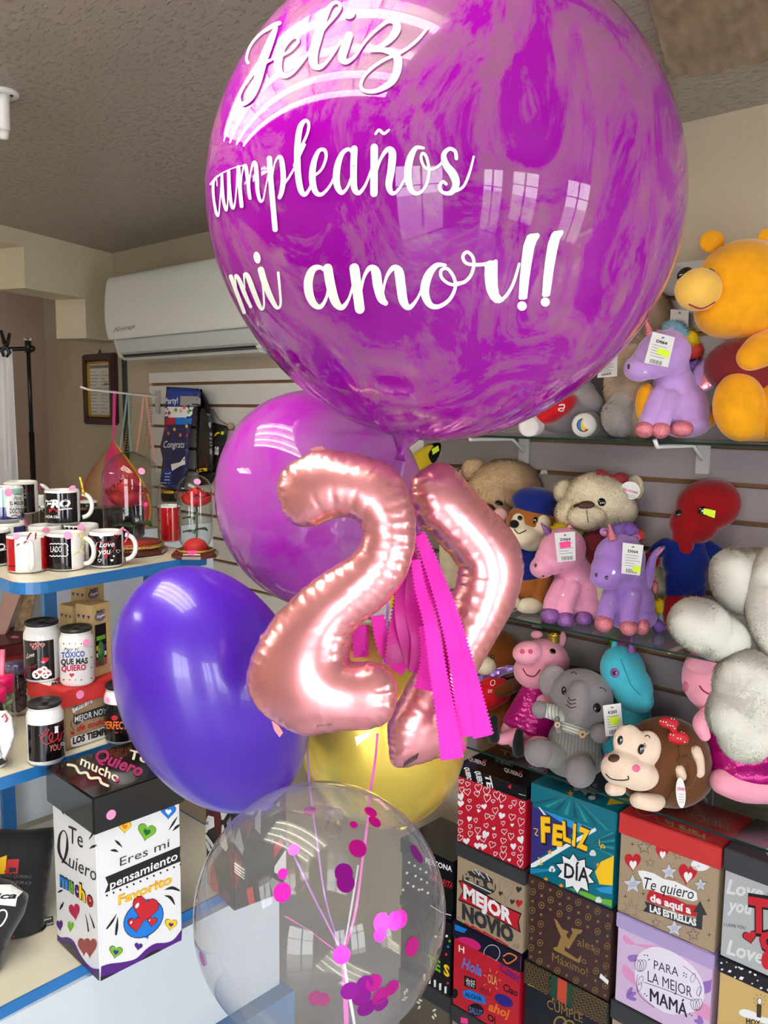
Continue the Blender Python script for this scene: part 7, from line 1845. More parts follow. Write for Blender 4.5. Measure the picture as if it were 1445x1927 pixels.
# ---------------------------------------------------------------- top shelf
t = Toy('teddy_bear', 'large golden teddy bear in a burgundy vest on the uppermost shelf', 1400, 1.90, ZT)
t.part('body', [t.e(1420, 765, 66, 70, 56, 22), t.e(1420, 800, 62, 34, 50, 22)], golden, 3)
hd, S = t.mesh([t.e(1402, 548, 96, 96, 88, 10), t.e(1370, 585, 62, 52, 60, -2)], golden, 3, 5)
t.put(hd, 'head'); ob, S = t.part('muzzle', [t.e(1314, 545, 44, 40, 40, -34)], plush('honey', (248, 196, 92)), 2.6); t.bead(S, 1286, 512, 17, name='nose', flat=.7, ry=11, ang=-28); t.bead(S, 1344, 497, 9, ry=11); t.seam(S, [(1296, 572), (1320, 580), (1345, 568)], 3, threadr, 'mouth')
t.seam(S, [(1390, 460), (1392, 510), (1402, 530), (1420, 545)], 1.6, mat('thread_golden', (196, 124, 16)))
for x, y, dz in ((1340, 455, 30), (1448, 450, 30)): t.part('ear', [t.e(x, y, 24, 22, 12, dz)], golden, 2.5)
t.part('vest', [t.e(1400, 690, 74, 54, 62, 16), t.e(1430, 710, 62, 56, 60, 16)], burg, 3)
t.part('arm', t.limb([(1470, 640, 34, 0), (1435, 658, 34, -30), (1412, 672, 26, -46)]), golden, 3)
t.part('leg', [t.e(1392, 766, 50, 66, 40, -22, -6), t.e(1412, 790, 44, 40, 40, -6)], golden, 3); t.part('leg', [t.e(1470, 770, 48, 64, 40, -26), t.e(1470, 790, 44, 40, 40, -6)], golden, 3); t.part('leg', [t.e(1216, 760, 20, 40, 24, 60), t.e(1290, 790, 60, 26, 24, 70)], golden, 3)
t.r.children[-1].name = 'foot'

lav = plush('lavender', (190, 150, 214), .5, .08); lav2 = plush('lavender_deep', (168, 126, 206), .5, .08); pinkp = plush('candy_pink', (240, 160, 192), .5, .08); turq = plush('turquoise', (74, 190, 212), .5, .08)
hoofp = mat('sequin_pink', (222, 128, 140), rough=.25, metal=.35, bump=(500, .8, .002), var=(200, .25)); hoofv = mat('sequin_violet', (150, 96, 168), rough=.25, metal=.35, bump=(500, .8, .002), var=(200, .25)); irid = mat('wing_foil_pink', (206, 116, 124), rough=.2, metal=.4, bump=(60, .3, .004))
MANE = {k: plush('mane_' + k, c, .5) for k, c in dict(blue=(160, 206, 226), yellow=(244, 214, 50), red=(238, 90, 80), violet=(170, 130, 214), green=(150, 214, 90), magenta=(226, 40, 140)).items()}
silver = mat('foil_star', (225, 225, 235), rough=.2, metal=.6)
def stars(t, mb, S, pts, r=2.0):
    for x, y, *q in pts: fill(mb, S, star_pts((x, y), q[0] if q else r, 5, .45) if q else ell((x, y), 1.2, 1.2, 0, 7), silver, .0009)
def mane(t, tufts, n=1400, ln=11, parent=None):
    for col, x, y, a, b, dz, ang in tufts:
        mb, _ = t.mesh([t.e(x, y, a, b, None, dz, ang)], MANE[col], 2.4, 3); fur(mb, MANE[col], n, ln * t.k, 3, .1, .0008); t.put(mb, 'mane')
def horn(t, p0, p1, r, m, dz):
    mb = MB(); a, b = at(*p0, t.z + dz * t.k), at(*p1, t.z + dz * t.k); N = 26
    P = [b.lerp(a, i / N) for i in range(N + 1)]; mb.tube(P, [r * t.k * (1 - .85 * i / N) * (1 + .10 * math.sin(i * 1.9)) for i in range(N + 1)], m, 12); t.put(mb, 'horn')
def wing(t, outer, inner, m, m2, dz, label=None):
    z = t.z + dz * t.k; f_ = plane_map(at(*outer[0], z), FWD + RIGHT * .35)
    mb = MB(); inflate(mb, smooth_pts(outer, 3, True), 6, f_, 5 * t.k, m, .5); S = Surf(mb); S.step = 5
    fill(mb, S, smooth_pts(inner, 3, True), m2, .0012)
    t.put(mb, 'wing')

t = Toy('plush_unicorn', 'lavender unicorn with pink hooves and a white tag, next to the golden bear', 1270, 1.86, ZT)
bd, S = t.mesh([t.e(1282, 770, 52, 54, 46, 6), t.e(1268, 730, 40, 50, 38, 2), t.e(1262, 690, 34, 40, 34, 0), t.e(1290, 800, 46, 24, 42, 4)] + t.limb([(1240, 745, 18, -18), (1224, 780, 17, -26), (1216, 800, 16, -30)]) + t.limb([(1262, 750, 18, -26), (1248, 785, 17, -34), (1243, 800, 16, -36)]), lav, 2.4)
stars(t, bd, S, [(1276, 720), (1272, 745), (1240, 720), (1285, 690), (1300, 760), (1318, 800), (1262, 765), (1310, 690)]); t.put(bd, 'body')
hd, S = t.mesh([t.e(1248, 665, 52, 44, 42, -18, -12), t.e(1205, 692, 32, 26, 28, -24, -10), t.e(1225, 680, 38, 34, 34, -22)], lav, 2.4)
stars(t, hd, S, [(1214, 700, 4.5), (1265, 700), (1279, 670), (1195, 670), (1250, 702)]); t.put(hd, 'head'); t.bead(S, 1183, 690, 3, ry=5); 
horn(t, (1215, 598), (1224, 632), 9, hoofp, -20)
t.part('ear', [t.e(1260, 628, 8, 15, 6, -14, 20)], lav, 2); t.part('ear', [t.e(1238, 630, 8, 12, 6, 2, 10)], lav, 2)
mane(t, [('blue', 1272, 622, 22, 15, 4, 20), ('yellow', 1298, 636, 16, 15, 8, 40), ('red', 1306, 660, 13, 15, 12, 60), ('violet', 1308, 688, 11, 18, 14, 80), ('blue', 1300, 708, 10, 14, 16, 80)])
for x, y, a, b, dz in ((1213, 808, 18, 17, -34), (1243, 809, 18, 17, -40), (1283, 807, 22, 16, -36)): t.part('hoof', [t.e(x, y, a, b, None, dz)], hoofp, 2.2)
wing(t, [(1302, 702), (1318, 680), (1345, 668), (1380, 668), (1396, 682), (1386, 706), (1352, 726), (1312, 740)], [(1328, 686), (1350, 674), (1384, 676), (1390, 690), (1372, 706), (1340, 724), (1318, 734)], lav, irid, -6)
t.tag([(1228, 624), (1270, 635), (1257, 691), (1212, 683)], -66, 'D064', NEON, [(.42, .44), (.95, .46), (.93, .66), (.40, .62)])

greyp = plush('soft_grey', (146, 138, 140)); whitep_ = plush('off_white', (226, 220, 218)); redp = plush('cherry', (206, 24, 36))
t = Toy('plush_dog', 'grey plush in a red shirt, beach-ball patch on its foot, under the bubble balloon', 1080, 1.92, ZT)
t.part('body', [t.e(1065, 775, 62, 44, 40, 20), t.e(1060, 705, 54, 46, 44, 24)], greyp, 3); t.part('arm', t.limb([(1085, 735, 22, 0), (1108, 752, 21, -10), (1120, 760, 16, -12)]), greyp, 2.6)
t.part('ear', [t.e(1100, 735, 22, 18, 14, 4)], greyp, 3)
mb, S = t.mesh([t.e(1045, 770, 46, 22, 40, -6, -32)], redp, 2.6); stroke(mb, S, ZS((275, 1080), (300, 1078), (300, 1095), (275, 1098), (272, 1108), (290, 1112), (298, 1104)), 2.2, WHITE, .0012); t.put(mb, 'shirt')
for x, y, r_ in ((1100, 800, 25), (996, 803, 21)):
    ob, S = t.part('foot', [t.e(x, y, r_, r_ - 1, r_ * .7, -26), t.e(x + 8, y - 2, r_, r_ - 1, 20, -8)], greyp if x > 1050 else whitep_, 2.4)
    t.bead(S, x - 1, y, r_ * .92, whitep_, 'sole', .35)
    if x > 1050:
        mb = MB(); f_ = plane_map(at(x - 2, y, t.z - (26 + r_ * .7 + 7.5) * t.k), FWD); c_ = ZS((411, 1191))[0]
        mb.add([f_(*p) for p in ell(c_, 13)], [tuple(range(20))], BLACK); 
        for sx, m_ in ((-1, BLUE), (1, RED)): mb.add([f_(c_[0] + sx * 11.5 * math.cos(a), c_[1] + 11.5 * math.sin(a), .0004) for a in [math.pi * (i / 10 - .5) for i in range(11)]], [tuple(range(11))], m_)
        mb.add([f_(*p, .0007) for p in ell(c_, 5.5, 11.5)], [tuple(range(20))], YELLOW); t.put(mb, 'beach_ball_patch')
t = Toy('plush_bunny', 'pale grey and pink fluffy plush between the dog and the lavender unicorn', 1175, 1.96, ZT)
mb, S = t.mesh([t.e(1168, 785, 38, 40, 30), t.e(1175, 750, 30, 24, 26)], plush('pale_grey', (176, 168, 164)), 3); fur(mb, plush('pale_grey', (176, 168, 164)), 5000, .006, 5); t.put(mb, 'body'); t.part('bonnet', [t.e(1178, 752, 32, 14, 27)], plush('dusty_pink', (196, 160, 152)), 3)
beige = plush('beige', (196, 166, 136)); beiged = plush('beige_back', (190, 166, 142))
t = Toy('teddy_bear', 'beige fluffy teddy bear behind the bubble balloon and the lavender unicorn', 1205, 2.00, ZT)
mb, S = t.mesh([t.e(1200, 600, 66, 64, 44), t.e(1195, 720, 60, 80, 40), t.e(1195, 790, 62, 34, 40)], beiged, 3.4); fur(mb, beiged, 14000, .008, 8); t.put(mb, 'body')
t.tag([(1262, 582), (1296, 584), (1294, 642), (1260, 640)], -40, '', NEON)
t.tag([(1128, 676), (1162, 670), (1161, 708), (1124, 711)], -60, None)

# ---------------------------------------------------------------- middle shelf
brownb = plush('chestnut', (166, 98, 44)); cream = plush('cream', (236, 222, 192)); navyp = plush('royal_navy', (24, 40, 122)); blackp = plush('black', (24, 22, 24))
t = Toy('teddy_bear', 'big beige teddy bear with a white card tag on its ear, behind the foil seven', 950, 2.00, ZM)
bg_ = plush('honey_beige', (204, 174, 138))
hd, S = t.mesh([t.e(952, 928, 76, 64, 52, 0), t.e(930, 970, 40, 30, 34, -34)], bg_, 3, 5); t.bead(S, 939, 947, 8); t.bead(S, 898, 952, 8); t.bead(S, 918, 962, 15, mat('nose_brown', (70, 40, 28), rough=.5), 'nose'); S0 = S
fur(hd, bg_, 16000, .007, 2); t.put(hd, 'head')
for x, y in ((892, 884), (1005, 898)):
    mb, S = t.mesh([t.e(x, y, 24, 22, 12, 4)], bg_, 2.6); fur(mb, bg_, 2500, .006, 3); t.put(mb, 'ear')
mb, S = t.mesh([t.e(945, 1050, 66, 80, 50, 8), t.e(945, 1100, 70, 44, 52, 2), t.e(900, 1080, 28, 44, 30, -24)], bg_, 3.4); fur(mb, bg_, 16000, .007, 4); t.put(mb, 'body')
t.tag([(1022, 875), (1048, 893), (1035, 921), (1011, 906)], -20, '')
t.tag([(905, 940), (935, 936), (930, 955), (903, 952)], -110, None, name='pink_lining') if False else None
t = Toy('plush_rabbit', 'grey plush ear with a pink lining peeping over the foil seven', 868, 2.02, ZM)
t.part('ear', t.limb([(862, 960, 16, 0), (868, 905, 15, 0), (878, 876, 8, 0)]), plush('mouse_grey', (92, 84, 88)), 2.6); t.part('ear_lining', t.limb([(862, 950, 12, -8), (866, 905, 11, -8), (873, 884, 6, -6)]), plush('lining_pink', (226, 168, 168)), 2.4); t.part('body', [t.e(866, 1040, 40, 90, 30, 10), t.e(870, 1090, 42, 40, 30, 10)], plush('rabbit_cream', (214, 196, 170)), 3.2)
t = Toy('plush_banana', 'yellow plush horn with a black tip and a lime sticker, behind the balloon neck', 800, 2.03, ZM)
t.hang = True
mb, S = t.mesh(t.limb([(740, 960, 26, 0), (765, 900, 24, 0), (795, 868, 22, 0), (815, 852, 17, 0)]), plush('banana', (222, 190, 40)), 2.6); t.put(mb, 'body')
ob, S = t.part('tip', t.limb([(808, 860, 17.5, -3), (825, 848, 14, -3), (842, 838, 6, -3)]), blackp, 2.2); mb = MB(); fill(mb, S, [(812, 846), (825, 838), (827, 848), (814, 856)], NEON, .001); t.put(mb, 'price_sticker')
t.part('plush_base', [t.e(745, 1060, 40, 90, 30, 10), t.e(745, 1030, 34, 80, 28, 6)], plush('banana', (222, 190, 40)), 3)

t = Toy('plush_puppy', 'brown puppy plush in a blue cap and blue vest, left on the middle shelf', 1000, 1.93, ZM)
t.part('body', [t.e(1000, 1080, 40, 46, 34, 10), t.e(1005, 1110, 44, 32, 34, 6)], brownb, 2.6)
t.part('vest', [t.e(997, 1062, 40, 46, 35, 5), t.e(1000, 1040, 34, 30, 32, 5)], navyp, 2.6)
hd, S = t.mesh([t.e(1002, 985, 50, 44, 42, -4)], brownb, 2.4, 4); t.put(hd, 'head')
ob, S2_ = t.part('muzzle', [t.e(985, 1008, 34, 24, 26, -30), t.e(1002, 1018, 30, 20, 24, -22), t.e(1018, 988, 20, 22, 12, -36), t.e(975, 985, 14, 20, 12, -36)], cream, 2.2)
t.bead(S2_, 968, 986, 10, blackp, 'nose', .7, 8); t.bead(S2_, 1006, 979, 7); t.bead(S2_, 978, 975, 5); t.seam(S2_, [(968, 996), (976, 1004), (990, 998)], 2)
t.part('cap', [t.e(1008, 944, 46, 28, 42, -4, 6), t.e(1010, 960, 46, 14, 44, -4, 10)], navyp, 2.4)
t.part('ear', t.limb([(1040, 965, 9, -14), (1050, 980, 8, -18), (1056, 996, 4, -18)]), cream, 2)
t.part('ear', [t.e(942, 968, 15, 12, 8, 0, 20)], plush('lining_pink', (226, 168, 168)), 2.2)
t.part('leg', t.limb([(1025, 1080, 18, -6), (1020, 1110, 17, -16), (1012, 1130, 15, -22)]), brownb, 2.4); t.part('leg', t.limb([(972, 1090, 16, -2), (965, 1118, 14, -8)]), brownb, 2.4)
for x, y, a, b in ((996, 1140, 26, 16), (965, 1132, 14, 13)): t.part('paw', [t.e(x, y, a, b, 16, -30)], cream, 2.2)

crb = plush('ivory', (236, 222, 194)); redbow = mat('ribbon_dark_red', (128, 12, 22), rough=.7, sheen=.4)
t = Toy('teddy_bear', 'cream teddy bear with a dark red bow on its head, centre of the middle shelf', 1140, 1.98, ZM)
hd, S = t.mesh([t.e(1124, 946, 66, 58, 50, 0), t.e(1104, 972, 38, 26, 30, -36), t.e(1075, 965, 30, 30, 30, -10), t.e(1165, 960, 34, 34, 34, -6)], crb, 2.8, 4)
for x, y, r_ in ((1132, 945, 8), (1085, 952, 7)): t.bead(S, x, y, r_)
t.bead(S, 1103, 952, 16, mat('nose_cocoa', (72, 44, 32), rough=.6), 'nose', .5, 9); t.seam(S, [(1104, 960), (1105, 972), (1107, 983)], 1.6)
fur(hd, crb, 20000, .007, 6); t.put(hd, 'head')
for x, y in ((1062, 925), (1198, 915)):
    mb, S = t.mesh([t.e(x, y, 20, 22, 12, 6)], crb, 2.6); fur(mb, crb, 3000, .007, 7); t.put(mb, 'ear')
t.part('bow', [t.e(1133, 891, 14, 8, 8, -20, 20), t.e(1168, 900, 16, 12, 9, -22, -8), t.e(1150, 897, 6, 6, 6, -24)], redbow, 2)
mb, S = t.mesh([t.e(1140, 1070, 70, 70, 46, 6), t.e(1145, 1110, 76, 50, 50, 2)], crb, 3.2); fur(mb, crb, 14000, .007, 9); t.put(mb, 'body')
t.part('jumper', [t.e(1130, 1020, 52, 34, 44, -4), t.e(1140, 1045, 60, 30, 48, -4)], mat('jumper_wine', (104, 20, 30), rough=.9, bump=(300, .4, .003)), 2.8)
mb, S = t.mesh([t.e(1240, 1118, 25, 30, 24, -26), t.e(1228, 1090, 22, 26, 22, -14)], crb, 2.6); fur(mb, crb, 5000, .007, 10); t.put(mb, 'paw')
t.tag(ell((1186, 923), 19, 17, 12), -36, logo=lambda mb, S: (text(mb, S, 'PELUCHES', (1172, 922), (1200, 930), 4, PINKINK, .0005, bold=.03), [stroke(mb, S, [(1176, 930 + i * 3), (1196, 934 + i * 3)], .7, GREYINK, .0005, n=2, caps=False) for i in range(2)]), name='hang_tag')

def unicorn(label, px, Y, body_m, hoof_m, spec):
    t = Toy('plush_unicorn', label, px, Y, ZM)
    bd, S = t.mesh([t.e(*q) for q in spec['body']] + sum([t.limb(l) for l in spec['legs']], []), body_m, 2.3); stars(t, bd, S, spec['stars']); t.put(bd, 'body')
    hd, S = t.mesh([t.e(*q) for q in spec['head']], body_m, 2.3); stars(t, hd, S, spec['hstars']); t.put(hd, 'head')
    for q in spec['eyes']: t.bead(S, *q)
    for q in spec['ears']: t.part('ear', [t.e(*q)], body_m, 1.9); t.part('ear_lining', [t.e(q[0] + 1, q[1] + 1, q[2] * .6, q[3] * .6, q[4], q[5] - 4, q[6])], hoofp, 1.6)
    horn(t, *spec['horn']); mane(t, spec['mane'])
    for q in spec['hooves']: t.part('hoof', [t.e(*q)], hoof_m, 2)
    t.tag(*spec['tag'])
    return t, S
t, S = unicorn('pink plush unicorn with violet hooves and a hot pink sticker on its tag', 1075, 1.90, pinkp, hoofv, dict(
    body=[(1095, 1115, 46, 48, 40, 8), (1080, 1080, 38, 46, 36, 2), (1072, 1050, 32, 40, 32, 0), (1100, 1140, 44, 28, 40, 6)],
    legs=[[(1055, 1100, 16, -16), (1040, 1130, 16, -24), (1036, 1148, 15, -28)], [(1078, 1105, 16, -24), (1066, 1140, 15, -32), (1063, 1156, 14, -34)]],
    stars=[(1085, 1090), (1105, 1110), (1120, 1100), (1078, 1148), (1060, 1120), (1110, 1080), (1095, 1065)], head=[(1058, 1035, 46, 42, 38, -20, -30), (1022, 1066, 26, 22, 24, -28, -20), (1038, 1052, 32, 30, 30, -24)], hstars=[(1060, 1070), (1090, 1020)],
    eyes=[(1008, 1064, 3, eye_m, 'nostril', .4, 4), (1022, 1084, 2.4, eye_m, 'nostril', .4)], ears=[(1072, 998, 7, 12, 5, -20, 10)], horn=((1018, 984), (1034, 1006), 8, hoofv, -24),
    mane=[('yellow', 1058, 996, 17, 12, 0, -10), ('green', 1086, 1000, 18, 13, 4, 20), ('violet', 1106, 1015, 12, 16, 8, 40), ('magenta', 1112, 1035, 11, 18, 10, 60), ('yellow', 1110, 1062, 8, 14, 12, 80)],
    hooves=[(1035, 1158, 19, 16, 17, -34), (1064, 1166, 17, 17, 16, -40), (1098, 1164, 18, 16, 16, -26)],
    tag=([(1043, 1003), (1082, 1000), (1083, 1055), (1049, 1058)], -70, 'D064', HOTPINK, [(.20, .33), (.72, .31), (.72, .52), (.20, .54)])))
t.seam(S, [(1058, 1085), (1090, 1075), (1102, 1060)], 3, mat('cord_white', (230, 225, 228), rough=.6), 'neck_cord')
t, S = unicorn('purple plush unicorn with pink hooves, facing forward on the middle shelf', 1180, 1.87, lav2, hoofp, dict(
    body=[(1185, 1135, 46, 50, 42, 8), (1178, 1100, 40, 50, 38, 2), (1176, 1070, 36, 40, 34, 0), (1190, 1160, 46, 28, 42, 6)],
    legs=[[(1152, 1115, 17, -16), (1142, 1145, 17, -24), (1137, 1165, 16, -28)], [(1190, 1120, 17, -26), (1184, 1155, 16, -34), (1182, 1172, 15, -36)]],
    stars=[(1190, 1118, 4), (1200, 1090), (1148, 1135, 4), (1215, 1120), (1175, 1140), (1205, 1150)], head=[(1166, 1052, 48, 48, 40, -18, 0), (1142, 1086, 32, 24, 28, -34, 5), (1150, 1070, 38, 34, 34, -28)], hstars=[(1155, 1077, 5), (1160, 1105, 4), (1190, 1068)],
    eyes=[(1122, 1082, 3, eye_m, 'nostril', .4, 4), (1141, 1087, 3, eye_m, 'nostril', .4, 4)], ears=[(1138, 1001, 11, 9, 5, -16, 20), (1195, 1013, 11, 8, 5, -14, -10)], horn=((1146, 986), (1153, 1016), 9, hoofp, -34),
    mane=[('violet', 1176, 998, 20, 12, -4, 0), ('red', 1196, 1006, 11, 8, 0, 20), ('violet', 1164, 1000, 12, 10, -8, 0)],
    hooves=[(1136, 1173, 18, 17, 17, -34), (1183, 1181, 17, 16, 16, -42), (1208, 1179, 14, 17, 16, -28)],
    tag=([(1172, 1021), (1211, 1026), (1204, 1083), (1169, 1079)], -78, 'D064', NEON, [(.55, .70), (1.05, .72), (1.05, .92), (.5, .88)])))
wing(t, [(1206, 1100), (1216, 1060), (1230, 1035), (1251, 1026), (1250, 1034), (1236, 1050), (1232, 1075), (1224, 1112)], [(1236, 1040), (1248, 1030), (1246, 1036), (1236, 1046)], lav2, hoofp, -4)
t.part('tail', [t.e(1232, 1105, 7, 14, 8, 6)], hoofp, 2); mane(t, [('yellow', 1240, 1140, 12, 16, 20, 0), ('blue', 1248, 1160, 10, 16, 22, 0), ('violet', 1240, 1178, 10, 12, 18, 0)], 900, 8)

dred = plush('crimson', (140, 12, 20)); dblue = plush('cobalt', (12, 34, 110))
t = Toy('plush_doll', 'plain red-headed plush doll in a blue suit with red mittens, middle shelf', 1290, 1.99, ZM)
hd, S = t.mesh([t.e(1334, 950, 62, 50, 46, -6, -12), t.e(1306, 985, 46, 40, 40, -10), t.e(1290, 1010, 26, 22, 26, -10)], dred, 2.8, 4); t.put(hd, 'head')
t.bead(S, 1322, 962, 9, eye_m, 'eye', .4); t.bead(S, 1276, 966, 8, eye_m, 'eye', .4)
mb = MB(); fill(mb, S, [(1324, 956), (1345, 960), (1343, 973), (1322, 969)], NEON, .006, step=5); t.put(mb, 'price_sticker')
t.part('body', [t.e(1290, 1055, 44, 46, 34, 0), t.e(1292, 1090, 36, 34, 30, 0), t.e(1290, 1030, 40, 24, 30, 0)], dblue, 2.8)
t.part('collar', [t.e(1286, 1026, 18, 26, 30, -8, 10)], dred, 2.4)
for l, mt in (([(1325, 1030, 19, 0), (1348, 1046, 18, -4), (1362, 1060, 16, -8)], (1374, 1076)), ([(1252, 1028, 17, 6), (1238, 1036, 15, 8), (1230, 1044, 13, 10)], (1226, 1054))):
    t.part('arm', t.limb(l), dblue, 2.4); t.part('mitten', [t.e(*mt, 17, 18, 16, l[-1][3] - 2)], dred, 2.4)
for x in (1270, 1308): t.part('leg', t.limb([(x, 1090, 19, -2), (x, 1125, 18, -4)]), dblue, 2.4); t.part('boot', t.limb([(x, 1130, 20, -5), (x - 2, 1155, 21, -10), (x - 2, 1168, 20, -14)]), dred, 2.4)

snow = plush('snow_white', (250, 246, 236), .5, .04)
t = Toy('plush_bear', 'big fluffy white plush slumped over the shelf edge at the right of the photo', 1420, 1.84, ZM)
t.hang = True
for nm, sp, n in (('body', [t.e(1420, 1180, 52, 66, 50, -10), t.e(1450, 1150, 50, 70, 50, -6), t.e(1465, 1215, 60, 50, 50, 0)], 26000), ('head', [t.e(1392, 1095, 50, 66, 50, -50, -30), t.e(1410, 1070, 60, 36, 48, -46, -10)], 30000),
                  ('ear', [t.e(1448, 1120, 44, 92, 40, -92, 6), t.e(1462, 1180, 44, 60, 40, -92)], 26000), ('arm', [t.e(1318, 1178, 62, 50, 44, -92, 24), t.e(1352, 1198, 58, 44, 42, -80, 20)], 30000),
                  ('leg', [t.e(1402, 1285, 58, 62, 46, -108, 18), t.e(1390, 1340, 58, 64, 46, -112, 14), t.e(1402, 1382, 52, 52, 46, -112)], 40000)):
    t.hang = nm != 'body'; mb, S = t.mesh(sp, snow, 3.2, 4); fur(mb, snow, n, .0075, len(nm), .3, .0010); t.put(mb, nm)
t.bead(S, 1447, 1186, 9, mat('patch_turquoise', (40, 160, 170), rough=.6), 'blue_patch', .4) if False else None

# ---------------------------------------------------------------- lowest glass shelf
rust = plush('rust_brown', (122, 62, 20)); cherry = plush('cherry', (206, 24, 36))
t = Toy('plush_monkey', 'rust-brown plush holding a red heart, behind the pink pig on the lowest shelf', 940, 2.00, ZL)
hd, S = t.mesh([t.e(940, 1232, 46, 46, 40, 0)], rust, 2.8); t.put(hd, 'head'); t.bead(S, 926, 1236, 4); t.part('muzzle', [t.e(912, 1252, 22, 18, 20, -30)], cream, 2.4)
t.part('body', [t.e(940, 1320, 50, 56, 40, 6), t.e(945, 1350, 54, 36, 40, 2)], rust, 3); mb, S = t.mesh([t.e(922, 1305, 28, 32, 20, -36, 20), t.e(940, 1300, 22, 26, 18, -32)], cherry, 2.6)
text(mb, S, 'te', (918, 1304), (926, 1303), 9, WHITE, .001, shear=.2); text(mb, S, 'O', (922, 1292), (932, 1290), 12, WHITE, .001); t.put(mb, 'heart'); t.part('arm', t.limb([(965, 1290, 14, -26), (950, 1298, 13, -44), (938, 1302, 11, -50)]), rust, 2.4)
t = Toy('plush_unicorn', 'violet plush with a shiny foil wing, beside the pink pig on the lowest shelf', 890, 1.97, ZL)
t.part('body', [t.e(880, 1350, 40, 50, 34), t.e(885, 1310, 32, 50, 30)], lav2, 3)
wing(t, [(905, 1262), (925, 1252), (960, 1252), (975, 1254), (968, 1264), (940, 1274), (925, 1296), (905, 1312), (900, 1300)], [(912, 1262), (940, 1256), (968, 1258), (940, 1270), (924, 1288), (908, 1304)], lav2, mat('wing_foil_violet', (130, 96, 166), rough=.2, metal=.4, bump=(60, .3, .004)), -40)

pigp = plush('pig_pink', (246, 164, 186), .45, .05); satin = mat('satin_magenta', (176, 8, 116), rough=.28, metal=.35, bump=(26, .5, .02)); velv = mat('velvet_black', (14, 13, 15), rough=.95, sheen=.4)
t = Toy('plush_pig', 'pink pig plush with a gold crown and a magenta satin dress', 1000, 1.90, ZL)
hd, S = t.mesh([t.e(1022, 1248, 50, 46, 44, -10), t.e(1010, 1262, 44, 36, 40, -12)], pigp, 2.4, 4); t.put(hd, 'head')
ob, Sn = t.part('snout', [t.e(992, 1228, 28, 22, 22, -44, -10)], pigp, 2.2)
for x, y in ((983, 1226), (998, 1226)): t.bead(Sn, x, y, 4.5, mat('nostril_rose', (214, 84, 110), rough=.8), 'nostril', .3)
t.bead(S, 1040, 1226, 6); t.bead(S, 974, 1214, 5); t.seam(S, [(984, 1258), (992, 1270), (1006, 1272), (1016, 1260)], 2.4, threadr, 'mouth')
t.part('ear', [t.e(1056, 1204, 9, 17, 7, -6, 12)], pigp, 2); t.part('ear', [t.e(1010, 1194, 12, 8, 7, 0, 0)], pigp, 2)
mb = MB(); c_ = at(1042, 1200, t.z - 12 * t.k); mb.lathe(c_ - Vector((0, 0, .012)), [(.017, 0), (.017, .02), (.019, .026), (.012, .020), (.011, 0)], mat('crown_gold', (206, 174, 70), rough=.25, metal=.8), 16); t.put(mb, 'crown')
dr = []
for i in range(9):
    f_ = i / 8; dr.append(t.e(1012 - 8 * f_, 1292 + 78 * f_, 27 + 34 * f_, 16, 24 + 20 * f_, -10, 16))
t.part('dress', dr, satin, 2.6, 4)
t.part('body', [t.e(990, 1380, 48, 34, 34, -6, 10)], pigp, 2.8)
for p_, sh in (([(985, 1376, 15, -30), (965, 1386, 13, -44), (945, 1390, 12, -46)], (928, 1372)), ([(1020, 1392, 15, -40), (1004, 1402, 14, -54), (990, 1408, 12, -62)], (975, 1398))):
    t.part('leg', t.limb(p_), pigp, 2.2); t.part('shoe', t.limb([(sh[0] + 2, sh[1] - 20, 8, p_[-1][3] - 14), (sh[0], sh[1], 11, p_[-1][3] - 12), (sh[0] + 1, sh[1] + 16, 12, p_[-1][3] - 4)]), velv, 2)
t.part('arm', t.limb([(1034, 1300, 13, -14), (1038, 1312, 13, -28), (1020, 1318, 11, -40)]), pigp, 2.2)

el = plush('elephant_grey', (142, 134, 136), .4, .06); rom = mat('corduroy_grey', (132, 130, 126), rough=.9, sheen=.3); knit = mat('knit_stripe', (214, 212, 200), rough=.9)
t = Toy('plush_elephant', 'grey elephant plush in a ribbed romper with wooden buttons', 1082, 1.86, ZL)
def ribbed(mb, S, x0, x1, y0, y1, step, m, lean=0.0):
    pass
hd, S = t.mesh([t.e(1094, 1312, 60, 54, 48, -14, 18), t.e(1100, 1330, 54, 44, 46, -16)], el, 2.4, 4)
t.put(hd, 'head'); ob, St = t.part('trunk', t.limb([(1090, 1300, 20, -56), (1086, 1318, 22, -64), (1084, 1340, 20, -72), (1078, 1346, 15, -78)]), el, 2.2)
for i in range(3): t.seam(St, [(1066 + i * 2, 1326 - i * 7), (1074, 1332 - i * 7), (1084, 1330 - i * 7)], 1.6)
t.bead(S, 1061, 1300, 5, ry=8); t.bead(S, 1123, 1332, 8, ry=9); t.seam(S, [(1074, 1268), (1080, 1265), (1085, 1269)], 1.6); t.seam(S, [(1128, 1294), (1136, 1296), (1140, 1302)], 1.6)
ob, Se = t.part('ear', [t.e(1040, 1282, 27, 32, 9, -6, 16)], el, 2.2); t.seam(Se, [(1050, 1262), (1036, 1260), (1030, 1272), (1040, 1282), (1026, 1288), (1024, 1300), (1038, 1304)], 1.4, mat('thread_rose', (196, 140, 140), rough=.7))
t.part('ear', [t.e(1164, 1330, 12, 26, 9, 6, 20)], el, 2.2)
mb, S = t.mesh([t.e(1080, 1400, 50, 54, 42, -8, 0), t.e(1082, 1430, 56, 34, 44, -10)], rom, 2.4)
for i in range(17):
    x = 1034 + i * 6.2; stroke(mb, S, [(x, 1372 + 4 * abs(8 - i) * .4), (x - 3 + (i - 8) * .4, 1405), (x - 5 + (i - 8) * .5, 1440)], 1.5, mat('corduroy_rib', (108, 106, 103), rough=.9), .0007, n=4, caps=False)
t.put(mb, 'romper')
mb, S = t.mesh([t.e(1078, 1366, 36, 16, 38, -14, 14)], knit, 2.2)
